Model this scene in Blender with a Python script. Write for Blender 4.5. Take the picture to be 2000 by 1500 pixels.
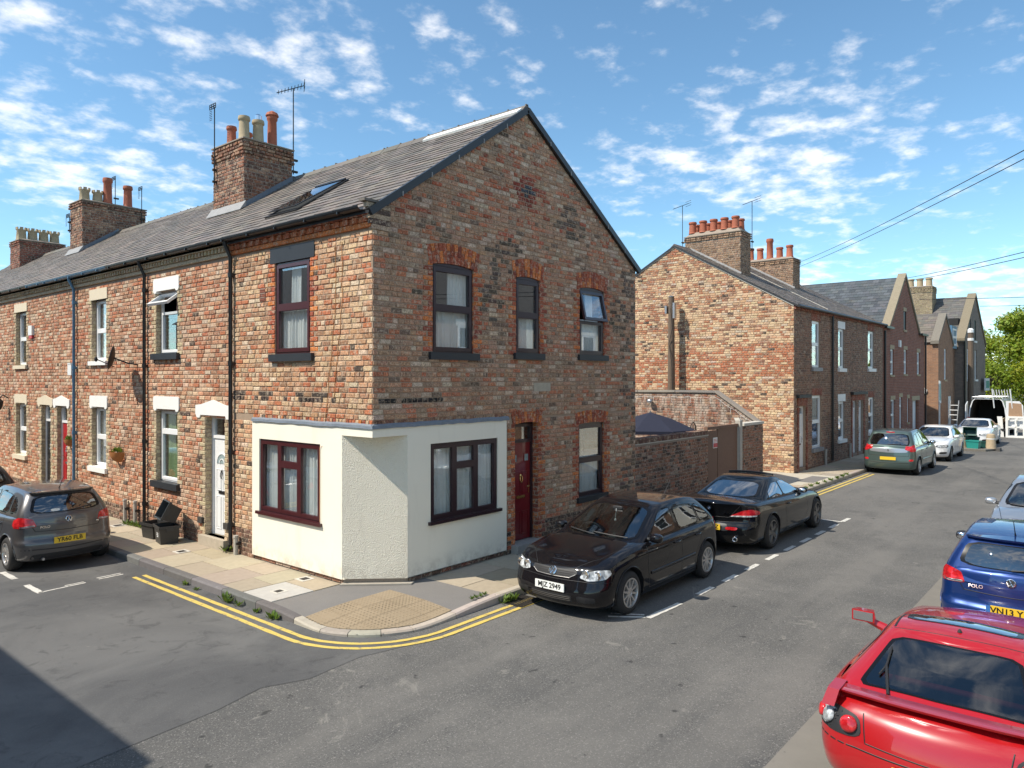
import bpy, bmesh, math, random
from mathutils import Vector as V, Matrix as M
from mathutils.bvhtree import BVHTree

for _o in list(bpy.data.objects):
    bpy.data.objects.remove(_o, do_unlink=True)
SC = bpy.context.scene
COL = SC.collection
PI = math.pi
rad = math.radians

# ------------------------------------------------------------------ camera
CAM = V((-7.378, -9.037, 3.35))
cd = bpy.data.cameras.new('camera')
cam = bpy.data.objects.new('camera', cd)
COL.objects.link(cam)
cam.location = CAM
cam.rotation_euler = (PI / 2, 0, rad(40 - 90))
cd.sensor_width = 36.0
cd.lens = 36.0 * 1430 / 2000
cd.shift_y = -0.005
cd.clip_start = 0.1
cd.clip_end = 3000
SC.camera = cam

# ------------------------------------------------------------------ sky and sun
SUN = V((-0.72, 0.40, 1.0)).normalized()          # towards the sun
world = bpy.data.worlds.new('World')
SC.world = world
world.use_nodes = True
wn = world.node_tree
for n in list(wn.nodes):
    wn.nodes.remove(n)
def wnode(t, **k):
    n = wn.nodes.new(t)
    for a, b in k.items():
        setattr(n, a, b)
    return n
w_out = wnode('ShaderNodeOutputWorld')
w_bg = wnode('ShaderNodeBackground')
w_sky = wnode('ShaderNodeTexSky', sky_type='NISHITA', sun_disc=False)
w_sky.sun_elevation = math.asin(SUN.z)
w_sky.sun_rotation = math.atan2(SUN.x, SUN.y)
w_sky.altitude = 300
w_sky.air_density = 0.9
w_sky.dust_density = 0.15
w_sky.ozone_density = 1.6
w_bg.inputs['Strength'].default_value = 0.15
tc = wnode('ShaderNodeTexCoord')
sep = wnode('ShaderNodeSeparateXYZ')
wn.links.new(tc.outputs['Generated'], sep.inputs[0])
def wmath(op, a, b=None, clamp=False):
    n = wnode('ShaderNodeMath', operation=op, use_clamp=clamp)
    for i, x in enumerate((a, b)):
        if x is None:
            continue
        if isinstance(x, (int, float)):
            n.inputs[i].default_value = x
        else:
            wn.links.new(x, n.inputs[i])
    return n.outputs[0]
zc = wmath('ADD', wmath('MAXIMUM', sep.outputs[2], 0.0), 0.16)   # flat cloud layer seen in perspective
cx = wmath('DIVIDE', sep.outputs[0], zc)
cy = wmath('DIVIDE', sep.outputs[1], zc)
cmb = wnode('ShaderNodeCombineXYZ')
wn.links.new(cx, cmb.inputs[0]); wn.links.new(cy, cmb.inputs[1])
cmb.inputs[2].default_value = 2.3
def wnoise(scale, detail, rough, dist=0.0):
    n = wnode('ShaderNodeTexNoise')
    wn.links.new(cmb.outputs[0], n.inputs['Vector'])
    n.inputs['Scale'].default_value = scale
    n.inputs['Detail'].default_value = detail
    n.inputs['Roughness'].default_value = rough
    n.inputs['Distortion'].default_value = dist
    return n.outputs['Fac']
n_big = wnoise(0.9, 3, 0.5)
n_mid = wnoise(9.5, 6, 0.56, 0.1)
n_fine = wnoise(30, 4, 0.6)
dens = wmath('ADD', wmath('MULTIPLY', n_big, 0.55), wmath('ADD', wmath('MULTIPLY', n_mid, 0.62), wmath('MULTIPLY', n_fine, 0.10)))
mr = wnode('ShaderNodeMapRange', interpolation_type='SMOOTHSTEP')
wn.links.new(dens, mr.inputs['Value'])
mr.inputs['From Min'].default_value = 0.605
mr.inputs['From Max'].default_value = 0.83
mr.inputs['To Min'].default_value = 0.0
mr.inputs['To Max'].default_value = 0.74
mixc = wnode('ShaderNodeMix', data_type='RGBA')
wn.links.new(mr.outputs[0], mixc.inputs['Factor'])
tint = wnode('ShaderNodeMix', data_type='RGBA', blend_type='MULTIPLY')
tint.inputs['Factor'].default_value = 1.0
wn.links.new(w_sky.outputs[0], tint.inputs['A'])
tint.inputs['B'].default_value = (0.58, 0.73, 0.72, 1)
wn.links.new(tint.outputs['Result'], mixc.inputs['A'])
mixc.inputs['B'].default_value = (5.2, 5.05, 4.9, 1)
wn.links.new(mixc.outputs['Result'], w_bg.inputs['Color'])
wn.links.new(w_bg.outputs[0], w_out.inputs['Surface'])

sd = bpy.data.lights.new('sun', 'SUN')
sd.energy = 3.2
sd.angle = rad(0.5)
sd.color = (1.0, 0.925, 0.80)
sun = bpy.data.objects.new('sun', sd)
COL.objects.link(sun)
sun.location = (-20, 10, 40)
sun.rotation_euler = SUN.to_track_quat('Z', 'Y').to_euler()
SC.view_settings.view_transform = 'Standard'
SC.view_settings.look = 'None'
SC.view_settings.exposure = 0.9
SC.view_settings.gamma = 1.0

# ------------------------------------------------------------------ materials
MATS = {}
class NT:
    """tiny helper around a material's node tree"""
    def __init__(s, name):
        s.m = bpy.data.materials.new(name)
        s.m.use_nodes = True
        s.t = s.m.node_tree
        s.b = s.t.nodes['Principled BSDF']
        s.out = s.t.nodes['Material Output']
        s.tc = s.node('ShaderNodeTexCoord')
        MATS[name] = s.m
    def node(s, t, **k):
        n = s.t.nodes.new(t)
        for a, b in k.items():
            setattr(n, a, b)
        return n
    def link(s, a, b):
        s.t.links.new(a, b)
    def setin(s, sock, x):
        if isinstance(x, (int, float, tuple)):
            sock.default_value = x
        else:
            s.link(x, sock)
    def noise(s, scale, detail=4, rough=0.55, dist=0.0, vec=None, out='Fac'):
        n = s.node('ShaderNodeTexNoise')
        s.link(vec or s.tc.outputs['Object'], n.inputs['Vector'])
        n.inputs['Scale'].default_value = scale
        n.inputs['Detail'].default_value = detail
        n.inputs['Roughness'].default_value = rough
        n.inputs['Distortion'].default_value = dist
        return n.outputs[out]
    def voro(s, scale, feature='F1', vec=None, out='Distance'):
        n = s.node('ShaderNodeTexVoronoi', feature=feature)
        s.link(vec or s.tc.outputs['Object'], n.inputs['Vector'])
        n.inputs['Scale'].default_value = scale
        return n.outputs[out]
    def scaled(s, v):
        n = s.node('ShaderNodeMapping')
        s.link(s.tc.outputs['Object'], n.inputs['Vector'])
        n.inputs['Scale'].default_value = v
        return n.outputs[0]
    def mathn(s, op, a, b=0.0, clamp=False):
        n = s.node('ShaderNodeMath', operation=op, use_clamp=clamp)
        s.setin(n.inputs[0], a); s.setin(n.inputs[1], b)
        return n.outputs[0]
    def ramp(s, x, a, b, lo=0.0, hi=1.0):
        n = s.node('ShaderNodeMapRange', interpolation_type='SMOOTHSTEP')
        s.setin(n.inputs['Value'], x)
        n.inputs['From Min'].default_value = a; n.inputs['From Max'].default_value = b
        n.inputs['To Min'].default_value = lo; n.inputs['To Max'].default_value = hi
        return n.outputs[0]
    def mix(s, f, a, b, blend='MIX'):
        n = s.node('ShaderNodeMix', data_type='RGBA', blend_type=blend)
        s.setin(n.inputs['Factor'], f)
        for k, x in (('A', a), ('B', b)):
            if isinstance(x, tuple):
                n.inputs[k].default_value = x if len(x) == 4 else (*x, 1)
            else:
                s.link(x, n.inputs[k])
        return n.outputs['Result']
    def color(s, x):
        if isinstance(x, tuple):
            s.b.inputs['Base Color'].default_value = (*x[:3], 1)
        else:
            s.link(x, s.b.inputs['Base Color'])
    def bump(s, h, strength=0.5, dist=0.01):
        n = s.node('ShaderNodeBump')
        n.inputs['Strength'].default_value = strength
        n.inputs['Distance'].default_value = dist
        s.link(h, n.inputs['Height'])
        s.link(n.outputs[0], s.b.inputs['Normal'])
    def p(s, rough=0.6, metal=0.0, spec=0.5, coat=0.0, coatr=0.03):
        s.setin(s.b.inputs['Roughness'], rough)
        s.b.inputs['Metallic'].default_value = metal
        s.b.inputs['Specular IOR Level'].default_value = spec
        s.b.inputs['Coat Weight'].default_value = coat
        s.b.inputs['Coat Roughness'].default_value = coatr
        return s

def simple(name, c, rough=0.5, metal=0.0, spec=0.5, coat=0.0, var=0.12, scale=6.0, bump=0.0, bscale=60):
    n = NT(name).p(rough, metal, spec, coat)
    d = tuple(x * (1 - var) for x in c); l = tuple(min(1, x * (1 + var)) for x in c)
    n.color(n.mix(n.noise(scale, 5), d, l))
    if bump:
        n.bump(n.noise(bscale, 3), bump, 0.004)
    return n.m

def brick_mat(name, obj):
    n = NT(name).p(0.92, 0, 0.25)
    if obj:
        src = n.node('ShaderNodeObjectInfo').outputs['Color']
        vec = n.node('ShaderNodeNewGeometry').outputs['Position']
    else:
        src = n.node('ShaderNodeVertexColor', layer_name='col').outputs['Color']
        vec = n.tc.outputs['Object']
    f1 = n.noise(22, 6, 0.65, vec=vec)
    c = n.mix(1.0, src, n.mix(f1, (0.55, 0.53, 0.51), (1.42, 1.42, 1.42)), 'MULTIPLY')
    c = n.mix(1.0, c, n.mix(n.ramp(n.noise(55, 3, 0.6, vec=vec), 0.36, 0.64), (0.66, 0.64, 0.62), (1.3, 1.3, 1.3)), 'MULTIPLY')
    lime = n.ramp(n.noise(15, 5, 0.7, 0.5, vec=vec), 0.52, 0.60)
    c = n.mix(n.mathn('MULTIPLY', lime, 0.5), c, (0.58, 0.465, 0.345))
    soot = n.ramp(n.noise(27, 4, 0.6, vec=vec), 0.57, 0.66)
    c = n.mix(n.mathn('MULTIPLY', soot, 0.5), c, (0.07, 0.055, 0.048))
    mp = n.node('ShaderNodeMapping'); n.link(vec, mp.inputs['Vector']); mp.inputs['Scale'].default_value = (2.0, 2.0, 0.45)
    c = n.mix(n.ramp(n.noise(1.0, 6, 0.62, 0.3, vec=mp.outputs[0]), 0.5, 0.72, 0, 0.42), c, n.mix(1.0, c, (0.42, 0.40, 0.39), 'MULTIPLY'))
    c = n.mix(1.0, c, n.mix(n.noise(0.6, 4, 0.5, vec=vec), (0.84, 0.84, 0.84), (1.16, 1.15, 1.13)), 'MULTIPLY')
    n.color(c)
    n.bump(n.noise(75, 5, 0.7, vec=vec), 0.6, 0.006)
    return n.m
brick_mat('brick', False); brick_mat('brick_single', True)
def mortar_mat(name, a, b):
    n = NT(name).p(0.95, 0, 0.2)
    c = n.mix(n.noise(3, 6, 0.6), a, b)
    c = n.mix(n.ramp(n.noise(40, 4), 0.5, 0.75, 0, 0.5), c, tuple(x * 0.5 for x in a))
    n.color(c); n.bump(n.noise(120, 4), 0.6, 0.004)
mortar_mat('mortar_warm', (0.30, 0.215, 0.15), (0.40, 0.30, 0.22))
mortar_mat('mortar_grey', (0.26, 0.215, 0.175), (0.35, 0.29, 0.235))
def attr_mat(name, rough, bscale, bstr, lo=0.75, hi=1.25, spec=0.4, stain=None):
    n = NT(name).p(rough, 0, spec)
    src = n.node('ShaderNodeVertexColor', layer_name='col').outputs['Color']
    c = n.mix(1.0, src, n.mix(n.noise(9, 6, 0.65), (lo,) * 3, (hi,) * 3), 'MULTIPLY')
    if stain:
        c = n.mix(n.ramp(n.noise(2.2, 6, 0.65), 0.55, 0.75, 0, 0.6), c, stain)
    n.color(c); n.bump(n.noise(bscale, 4), bstr, 0.004)
attr_mat('slate', 0.62, 45, 0.35, stain=(0.13, 0.11, 0.085))
attr_mat('slab', 0.85, 55, 0.35, 0.8, 1.18, 0.3, stain=(0.34, 0.27, 0.185))
attr_mat('stone', 0.9, 70, 0.5, 0.72, 1.2, 0.25)
def far_brick(name, a, b, mortar, sc=1.0):
    n = NT(name).p(0.92, 0, 0.2)
    sp = n.node('ShaderNodeSeparateXYZ'); n.link(n.tc.outputs['Object'], sp.inputs[0])
    cb = n.node('ShaderNodeCombineXYZ')
    n.link(n.mathn('ADD', sp.outputs[0], sp.outputs[1]), cb.inputs[0]); n.link(sp.outputs[2], cb.inputs[1])
    t = n.node('ShaderNodeTexBrick')
    n.link(cb.outputs[0], t.inputs['Vector'])
    t.inputs['Scale'].default_value = 1.0
    t.inputs['Brick Width'].default_value = 0.24 * sc; t.inputs['Row Height'].default_value = 0.082 * sc
    t.inputs['Mortar Size'].default_value = 0.008; t.inputs['Bias'].default_value = 0.0
    t.inputs['Color1'].default_value = (*a, 1); t.inputs['Color2'].default_value = (*b, 1)
    t.inputs['Mortar'].default_value = (*mortar, 1)
    c = n.mix(1.0, t.outputs['Color'], n.mix(n.noise(1.6, 7, 0.7), (0.6,) * 3, (1.35,) * 3), 'MULTIPLY')
    n.color(c); n.bump(t.outputs['Fac'], -0.4, 0.01)
far_brick('brick_modern', (0.29, 0.115, 0.075), (0.22, 0.085, 0.06), (0.27, 0.22, 0.18))
far_brick('brick_brown', (0.24, 0.13, 0.085), (0.32, 0.17, 0.10), (0.28, 0.22, 0.16))
far_brick('brick_grey', (0.20, 0.165, 0.14), (0.26, 0.205, 0.165), (0.22, 0.19, 0.165))

def plaster(name, coarse):
    n = NT(name).p(0.9, 0, 0.25)
    c = n.mix(n.noise(1.5, 6, 0.6), (0.80, 0.74, 0.615), (0.85, 0.80, 0.675))
    c = n.mix(n.ramp(n.noise(1.0, 7, 0.7, vec=n.scaled((2.5, 2.5, 0.5))), 0.52, 0.75, 0, 0.22), c, (0.52, 0.46, 0.37))
    sp = n.node('ShaderNodeSeparateXYZ'); n.link(n.tc.outputs['Object'], sp.inputs[0])
    foot = n.mathn('MULTIPLY', n.ramp(sp.outputs[2], 0.10, 0.42, 1.0, 0.0), n.ramp(n.noise(5, 7, 0.7), 0.38, 0.68))
    c = n.mix(n.mathn('MULTIPLY', foot, 0.5), c, (0.38, 0.32, 0.25))
    n.color(c)
    if coarse:
        h = n.mathn('ADD', n.noise(52, 4, 0.6), n.mathn('MULTIPLY', n.voro(60), 0.5))
        n.bump(h, 1.0, 0.022)
    else:
        n.bump(n.noise(60, 3, 0.6), 0.5, 0.005)
plaster('render_rough', True); plaster('render_fine', False)

n = NT('asphalt').p(0.88, 0, 0.3)
g = n.noise(0.33, 7, 0.62, 0.4)
c = n.mix(n.ramp(g, 0.34, 0.68), (0.095, 0.093, 0.089), (0.15, 0.144, 0.134))
c = n.mix(n.ramp(n.noise(2.6, 6, 0.65), 0.5, 0.75, 0, 0.55), c, (0.068, 0.068, 0.069))
c = n.mix(n.ramp(n.noise(62, 3, 0.6), 0.55, 0.68, 0, 0.7), c, (0.29, 0.275, 0.255))
c = n.mix(n.ramp(n.noise(48, 3, 0.6), 0.56, 0.68, 0, 0.7), c, (0.04, 0.04, 0.041))
c = n.mix(n.ramp(n.noise(1.1, 9, 0.75, 1.2), 0.61, 0.68, 0, 0.6), c, (0.27, 0.255, 0.225))
c = n.mix(n.ramp(n.noise(1.0, 5, 0.55, vec=n.scaled((0.10, 1.1, 1))), 0.45, 0.62, 0, 0.35), c, (0.185, 0.175, 0.16))
c = n.mix(n.ramp(n.noise(4.2, 3, 0.5), 0.69, 0.74, 0, 0.75), c, (0.03, 0.03, 0.03))
n.color(c); n.bump(n.noise(170, 3, 0.6), 0.7, 0.006)
n = NT('asphalt_side').p(0.8, 0, 0.35)
c = n.mix(n.ramp(n.noise(0.45, 7, 0.62, 0.6), 0.34, 0.66), (0.074, 0.074, 0.075), (0.128, 0.126, 0.122))
c = n.mix(n.ramp(n.noise(3.0, 8, 0.7, 0.8), 0.54, 0.66, 0, 0.5), c, (0.045, 0.045, 0.046))
c = n.mix(n.ramp(n.noise(70, 3, 0.6), 0.56, 0.7, 0, 0.4), c, (0.19, 0.185, 0.175))
c = n.mix(n.ramp(n.noise(1.3, 10, 0.8, 1.6), 0.64, 0.69, 0, 0.5), c, (0.27, 0.26, 0.235))
n.color(c); n.bump(n.noise(150, 3, 0.6), 0.5, 0.004)
n = NT('asphalt_dark').p(0.9, 0, 0.3)
c = n.mix(n.noise(1.2, 6, 0.65), (0.15, 0.142, 0.135), (0.215, 0.2, 0.185))
c = n.mix(n.ramp(n.noise(130, 2), 0.6, 0.75, 0, 0.6), c, (0.33, 0.31, 0.28))
c = n.mix(n.ramp(n.noise(3.5, 8, 0.75), 0.66, 0.72, 0, 0.6), c, (0.45, 0.42, 0.38))
n.color(c); n.bump(n.noise(160, 3), 0.6, 0.005)
n = NT('channel').p(0.9, 0, 0.3)
c = n.mix(n.noise(1.8, 7, 0.7), (0.15, 0.14, 0.122), (0.235, 0.215, 0.185))
c = n.mix(n.ramp(n.noise(8, 6, 0.7), 0.6, 0.75, 0, 0.7), c, (0.09, 0.085, 0.08))
n.color(c); n.bump(n.noise(140, 3), 0.5, 0.004)
def paint(name, c, wear=0.5):
    n = NT(name).p(0.75, 0, 0.35)
    k = n.ramp(n.noise(11, 8, 0.75), 0.54, 0.62, 0, wear)
    k2 = n.ramp(n.noise(60, 4, 0.6), 0.58, 0.68, 0, wear)
    x = n.mix(n.mathn('MAXIMUM', k, k2), n.mix(n.noise(4, 5), tuple(v * 0.85 for v in c), c), (0.17, 0.155, 0.13))
    n.color(x); n.bump(n.noise(120, 3), 0.3, 0.003)
paint('yellow_line', (0.66, 0.49, 0.12), 0.75)
paint('white_line', (0.64, 0.62, 0.57), 0.7)
n = NT('tactile').p(0.85, 0, 0.3)
n.color(n.mix(n.noise(2.2, 7, 0.65), (0.25, 0.19, 0.12), (0.35, 0.275, 0.185))); n.bump(n.noise(90, 3), 0.4, 0.004)
n = NT('whitewash').p(0.92, 0, 0.2)
src = n.node('ShaderNodeVertexColor', layer_name='col').outputs['Color']
k = n.ramp(n.noise(1.6, 9, 0.7, 0.3, vec=n.scaled((1.0, 3.0, 1.2))), 0.42, 0.62)
n.color(n.mix(n.mathn('MULTIPLY', k, 0.5), n.mix(1.0, src, n.mix(n.noise(20, 5), (0.6,) * 3, (1.3,) * 3), 'MULTIPLY'), (0.62, 0.56, 0.47)))
n.bump(n.noise(60, 4), 0.5, 0.006)

simple('frame_maroon', (0.058, 0.012, 0.014), 0.3, coat=0.3, var=0.15)
simple('frame_white', (0.78, 0.78, 0.77), 0.35, var=0.04)
simple('frame_plum', (0.032, 0.015, 0.019), 0.35, coat=0.2)
simple('paint_white', (0.80, 0.79, 0.75), 0.6, var=0.05)
simple('paint_cream', (0.66, 0.57, 0.42), 0.7, var=0.08)
simple('paint_black', (0.022, 0.024, 0.028), 0.5, var=0.25)
simple('gutter_black', (0.018, 0.018, 0.019), 0.35, var=0.2)
simple('gutter_blue', (0.075, 0.17, 0.27), 0.4, var=0.15)
simple('lead', (0.16, 0.185, 0.22), 0.55, var=0.3, scale=14, bump=0.4, bscale=25)
simple('lead_pale', (0.27, 0.265, 0.26), 0.6, var=0.3)
simple('cement', (0.52, 0.49, 0.43), 0.9, var=0.15, bump=0.4)
simple('red_door', (0.155, 0.008, 0.014), 0.28, coat=0.5, var=0.06)
simple('red_door_bright', (0.42, 0.015, 0.02), 0.3, coat=0.4, var=0.05)
simple('black_door', (0.015, 0.016, 0.019), 0.25, coat=0.5, var=0.1)
simple('brass', (0.75, 0.53, 0.22), 0.25, 1.0, var=0.06)
simple('chrome', (0.75, 0.76, 0.78), 0.12, 1.0, var=0.04)
simple('cast_iron', (0.055, 0.05, 0.046), 0.6, 0.6, var=0.3, bump=0.4)
simple('steel', (0.42, 0.43, 0.44), 0.4, 0.9, var=0.15)
simple('terracotta', (0.36, 0.105, 0.055), 0.75, var=0.25, scale=9, bump=0.2)
simple('buff_clay', (0.38, 0.30, 0.19), 0.85, var=0.25, scale=9, bump=0.3)
simple('wood_gate', (0.17, 0.095, 0.062), 0.75, var=0.25, scale=18, bump=0.3, bscale=30)
simple('wood_grey', (0.40, 0.37, 0.32), 0.85, var=0.2, scale=15, bump=0.4)
simple('pole_wood', (0.135, 0.098, 0.07), 0.9, var=0.35, scale=14, bump=0.5)
simple('cable', (0.014, 0.014, 0.016), 0.6)
simple('plastic_black', (0.017, 0.017, 0.019), 0.55, var=0.2, bump=0.15)
simple('plastic_box', (0.03, 0.029, 0.028), 0.5, var=0.2, bump=0.2)
simple('plastic_teal', (0.02, 0.25, 0.22), 0.45, var=0.1)
simple('plastic_teal_dark', (0.012, 0.07, 0.06), 0.5, var=0.1)
simple('plastic_white', (0.72, 0.72, 0.70), 0.5, var=0.05)
simple('rubber', (0.022, 0.021, 0.021), 0.8, var=0.3, bump=0.2)
simple('alloy', (0.52, 0.50, 0.48), 0.34, 0.75, var=0.1)
simple('alloy_dark', (0.15, 0.145, 0.14), 0.38, 0.7, var=0.1)
simple('navy_cloth', (0.012, 0.015, 0.034), 0.85, var=0.12)
simple('frit', (0.006, 0.006, 0.007), 0.2, spec=0.3)
simple('interior', (0.03, 0.032, 0.034), 0.8, var=0.2)
simple('interior_red', (0.32, 0.03, 0.04), 0.6, var=0.1)
simple('seat_cloth', (0.07, 0.08, 0.085), 0.85, var=0.2)
simple('plate_yellow', (0.76, 0.50, 0.035), 0.35, var=0.03)
simple('plate_white', (0.78, 0.78, 0.74), 0.35, var=0.03)
simple('plate_blue', (0.04, 0.15, 0.42), 0.4)
simple('ink', (0.008, 0.008, 0.009), 0.5)
simple('white_ink', (0.72, 0.72, 0.72), 0.5)
simple('basket', (0.42, 0.17, 0.05), 0.8, var=0.3, scale=30, bump=0.4)
simple('sign_red', (0.52, 0.05, 0.06), 0.5)
simple('sign_green', (0.10, 0.30, 0.24), 0.5)
simple('dark_room', (0.022, 0.021, 0.02), 0.9)  # near-black colour stands in for the darkness of unlit rooms and recesses
simple('bollard', (0.42, 0.33, 0.22), 0.9, var=0.25, scale=10, bump=0.4)
simple('plywood', (0.33, 0.21, 0.13), 0.8, var=0.15, scale=8)
simple('ground', (0.10, 0.10, 0.085), 0.95, var=0.3, scale=0.3)
simple('bark', (0.10, 0.075, 0.05), 0.95, var=0.3, bump=0.5, bscale=20)

def leaf(name, a, b):
    n = NT(name).p(0.55, 0, 0.35)
    oi = n.node('ShaderNodeVertexColor', layer_name='col').outputs['Color']
    n.color(n.mix(1.0, oi, n.mix(n.noise(1.2, 5), a, b), 'MULTIPLY'))
    tr = n.node('ShaderNodeBsdfTranslucent')
    n.link(n.mix(1.0, oi, (b[0] * 1.2, b[1] * 1.2, b[2] * 0.8), 'MULTIPLY'), tr.inputs['Color'])
    ms = n.node('ShaderNodeMixShader'); ms.inputs[0].default_value = 0.35
    n.link(n.b.outputs[0], ms.inputs[1]); n.link(tr.outputs[0], ms.inputs[2]); n.link(ms.outputs[0], n.out.inputs['Surface'])
leaf('leaf', (0.13, 0.19, 0.018), (0.27, 0.33, 0.03))
leaf('weed', (0.07, 0.13, 0.025), (0.14, 0.20, 0.04))

def glass(name, tint, base, power=4.0, rough=0.0):
    """thin pane: clear with a reflection that grows at grazing angles"""
    n = NT(name)
    n.t.nodes.remove(n.b)
    tr = n.node('ShaderNodeBsdfTransparent'); tr.inputs[0].default_value = (*tint, 1)
    gl = n.node('ShaderNodeBsdfGlossy'); gl.inputs['Roughness'].default_value = rough
    gl.inputs['Color'].default_value = (0.95, 0.97, 1.0, 1)
    lw = n.node('ShaderNodeLayerWeight'); lw.inputs['Blend'].default_value = 0.5
    f = n.mathn('ADD', n.mathn('MULTIPLY', n.mathn('POWER', lw.outputs['Facing'], power), 1 - base), base, True)
    ms = n.node('ShaderNodeMixShader')
    n.link(f, ms.inputs[0]); n.link(tr.outputs[0], ms.inputs[1]); n.link(gl.outputs[0], ms.inputs[2])
    n.link(ms.outputs[0], n.out.inputs['Surface'])
glass('glass', (0.95, 0.97, 0.97), 0.13, 3.5)
glass('car_glass', (0.52, 0.60, 0.60), 0.13, 3.0)
glass('car_glass_dark', (0.16, 0.20, 0.225), 0.20, 2.4)
glass('car_glass_red', (0.20, 0.20, 0.22), 0.10, 3.0)
glass('lens_clear', (0.85, 0.88, 0.9), 0.15, 3.0)
n = NT('curtain').p(0.9, 0, 0.2)
n.color(n.mix(n.noise(5, 4), (0.74, 0.75, 0.73), (0.84, 0.84, 0.82)))
simple('curtain_green', (0.40, 0.47, 0.26), 0.85, var=0.06)
simple('blind', (0.30, 0.40, 0.19), 0.8, var=0.06)
simple('curtain_teal', (0.26, 0.33, 0.33), 0.85, var=0.1)
simple('curtain_brown', (0.12, 0.055, 0.045), 0.85, var=0.15)

def car_paint(name, c, metal=0.35, rough=0.32):
    n = NT(name).p(rough, metal if max(c) > .03 else 0.0, 0.5 if max(c) > .03 else 0.05, 0.85 if max(c) < .03 else 1.0, 0.02)
    n.color(n.mix(n.noise(2.2, 3), tuple(v * 0.92 for v in c), tuple(min(1, v * 1.06) for v in c)))
    return n.m
car_paint('paint_golf', (0.006, 0.0055, 0.007), 0.4)
car_paint('paint_bmw', (0.004, 0.0045, 0.0055), 0.3)
car_paint('paint_grey', (0.105, 0.102, 0.105), 0.55)
car_paint('paint_scenic', (0.085, 0.125, 0.115), 0.5)
car_paint('paint_carwhite', (0.70, 0.71, 0.72), 0.0)
car_paint('paint_blue', (0.006, 0.035, 0.17), 0.45)
car_paint('paint_red', (0.36, 0.004, 0.007), 0.0, 0.3)
car_paint('paint_silver', (0.42, 0.44, 0.47), 0.7)
car_paint('paint_dark', (0.02, 0.022, 0.025), 0.3)
def lens(name, a, b):
    n = NT(name).p(0.12, 0, 0.6, 0.6)
    n.color(n.mix(n.ramp(n.noise(14, 3), 0.4, 0.6), a, b)); n.bump(n.voro(60), 0.15, 0.003)
lens('lens_red', (0.34, 0.008, 0.012), (0.58, 0.02, 0.025))
lens('lens_silver', (0.22, 0.23, 0.235), (0.58, 0.60, 0.61))
lens('lens_amber', (0.7, 0.45, 0.3), (0.8, 0.7, 0.6))
def mt(x):
    return MATS[x]
# ------------------------------------------------------------------ mesh builder
R = random.Random(11)
WM = {}
def put(o, parent=None, local=False):
    COL.objects.link(o)
    if parent is not None:
        o.parent = parent
        if not local:
            o.matrix_parent_inverse = WM.get(parent.name, M.Identity(4)).inverted()
    return o
def tag(o, label=None, cat=None, group=None, kind=None):
    for k, x in (('label', label), ('category', cat), ('group', group), ('kind', kind)):
        if x:
            o[k] = x
    return o
def thing(name, label, cat, loc=(0, 0, 0), group=None, rz=0.0):
    o = bpy.data.objects.new(name, None)
    o.empty_display_size = 0.2
    COL.objects.link(o)
    o.location = loc; o.rotation_euler = (0, 0, rz)
    WM[o.name] = M.Translation(V(loc)) @ M.Rotation(rz, 4, 'Z')
    return tag(o, label, cat, group)

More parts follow.
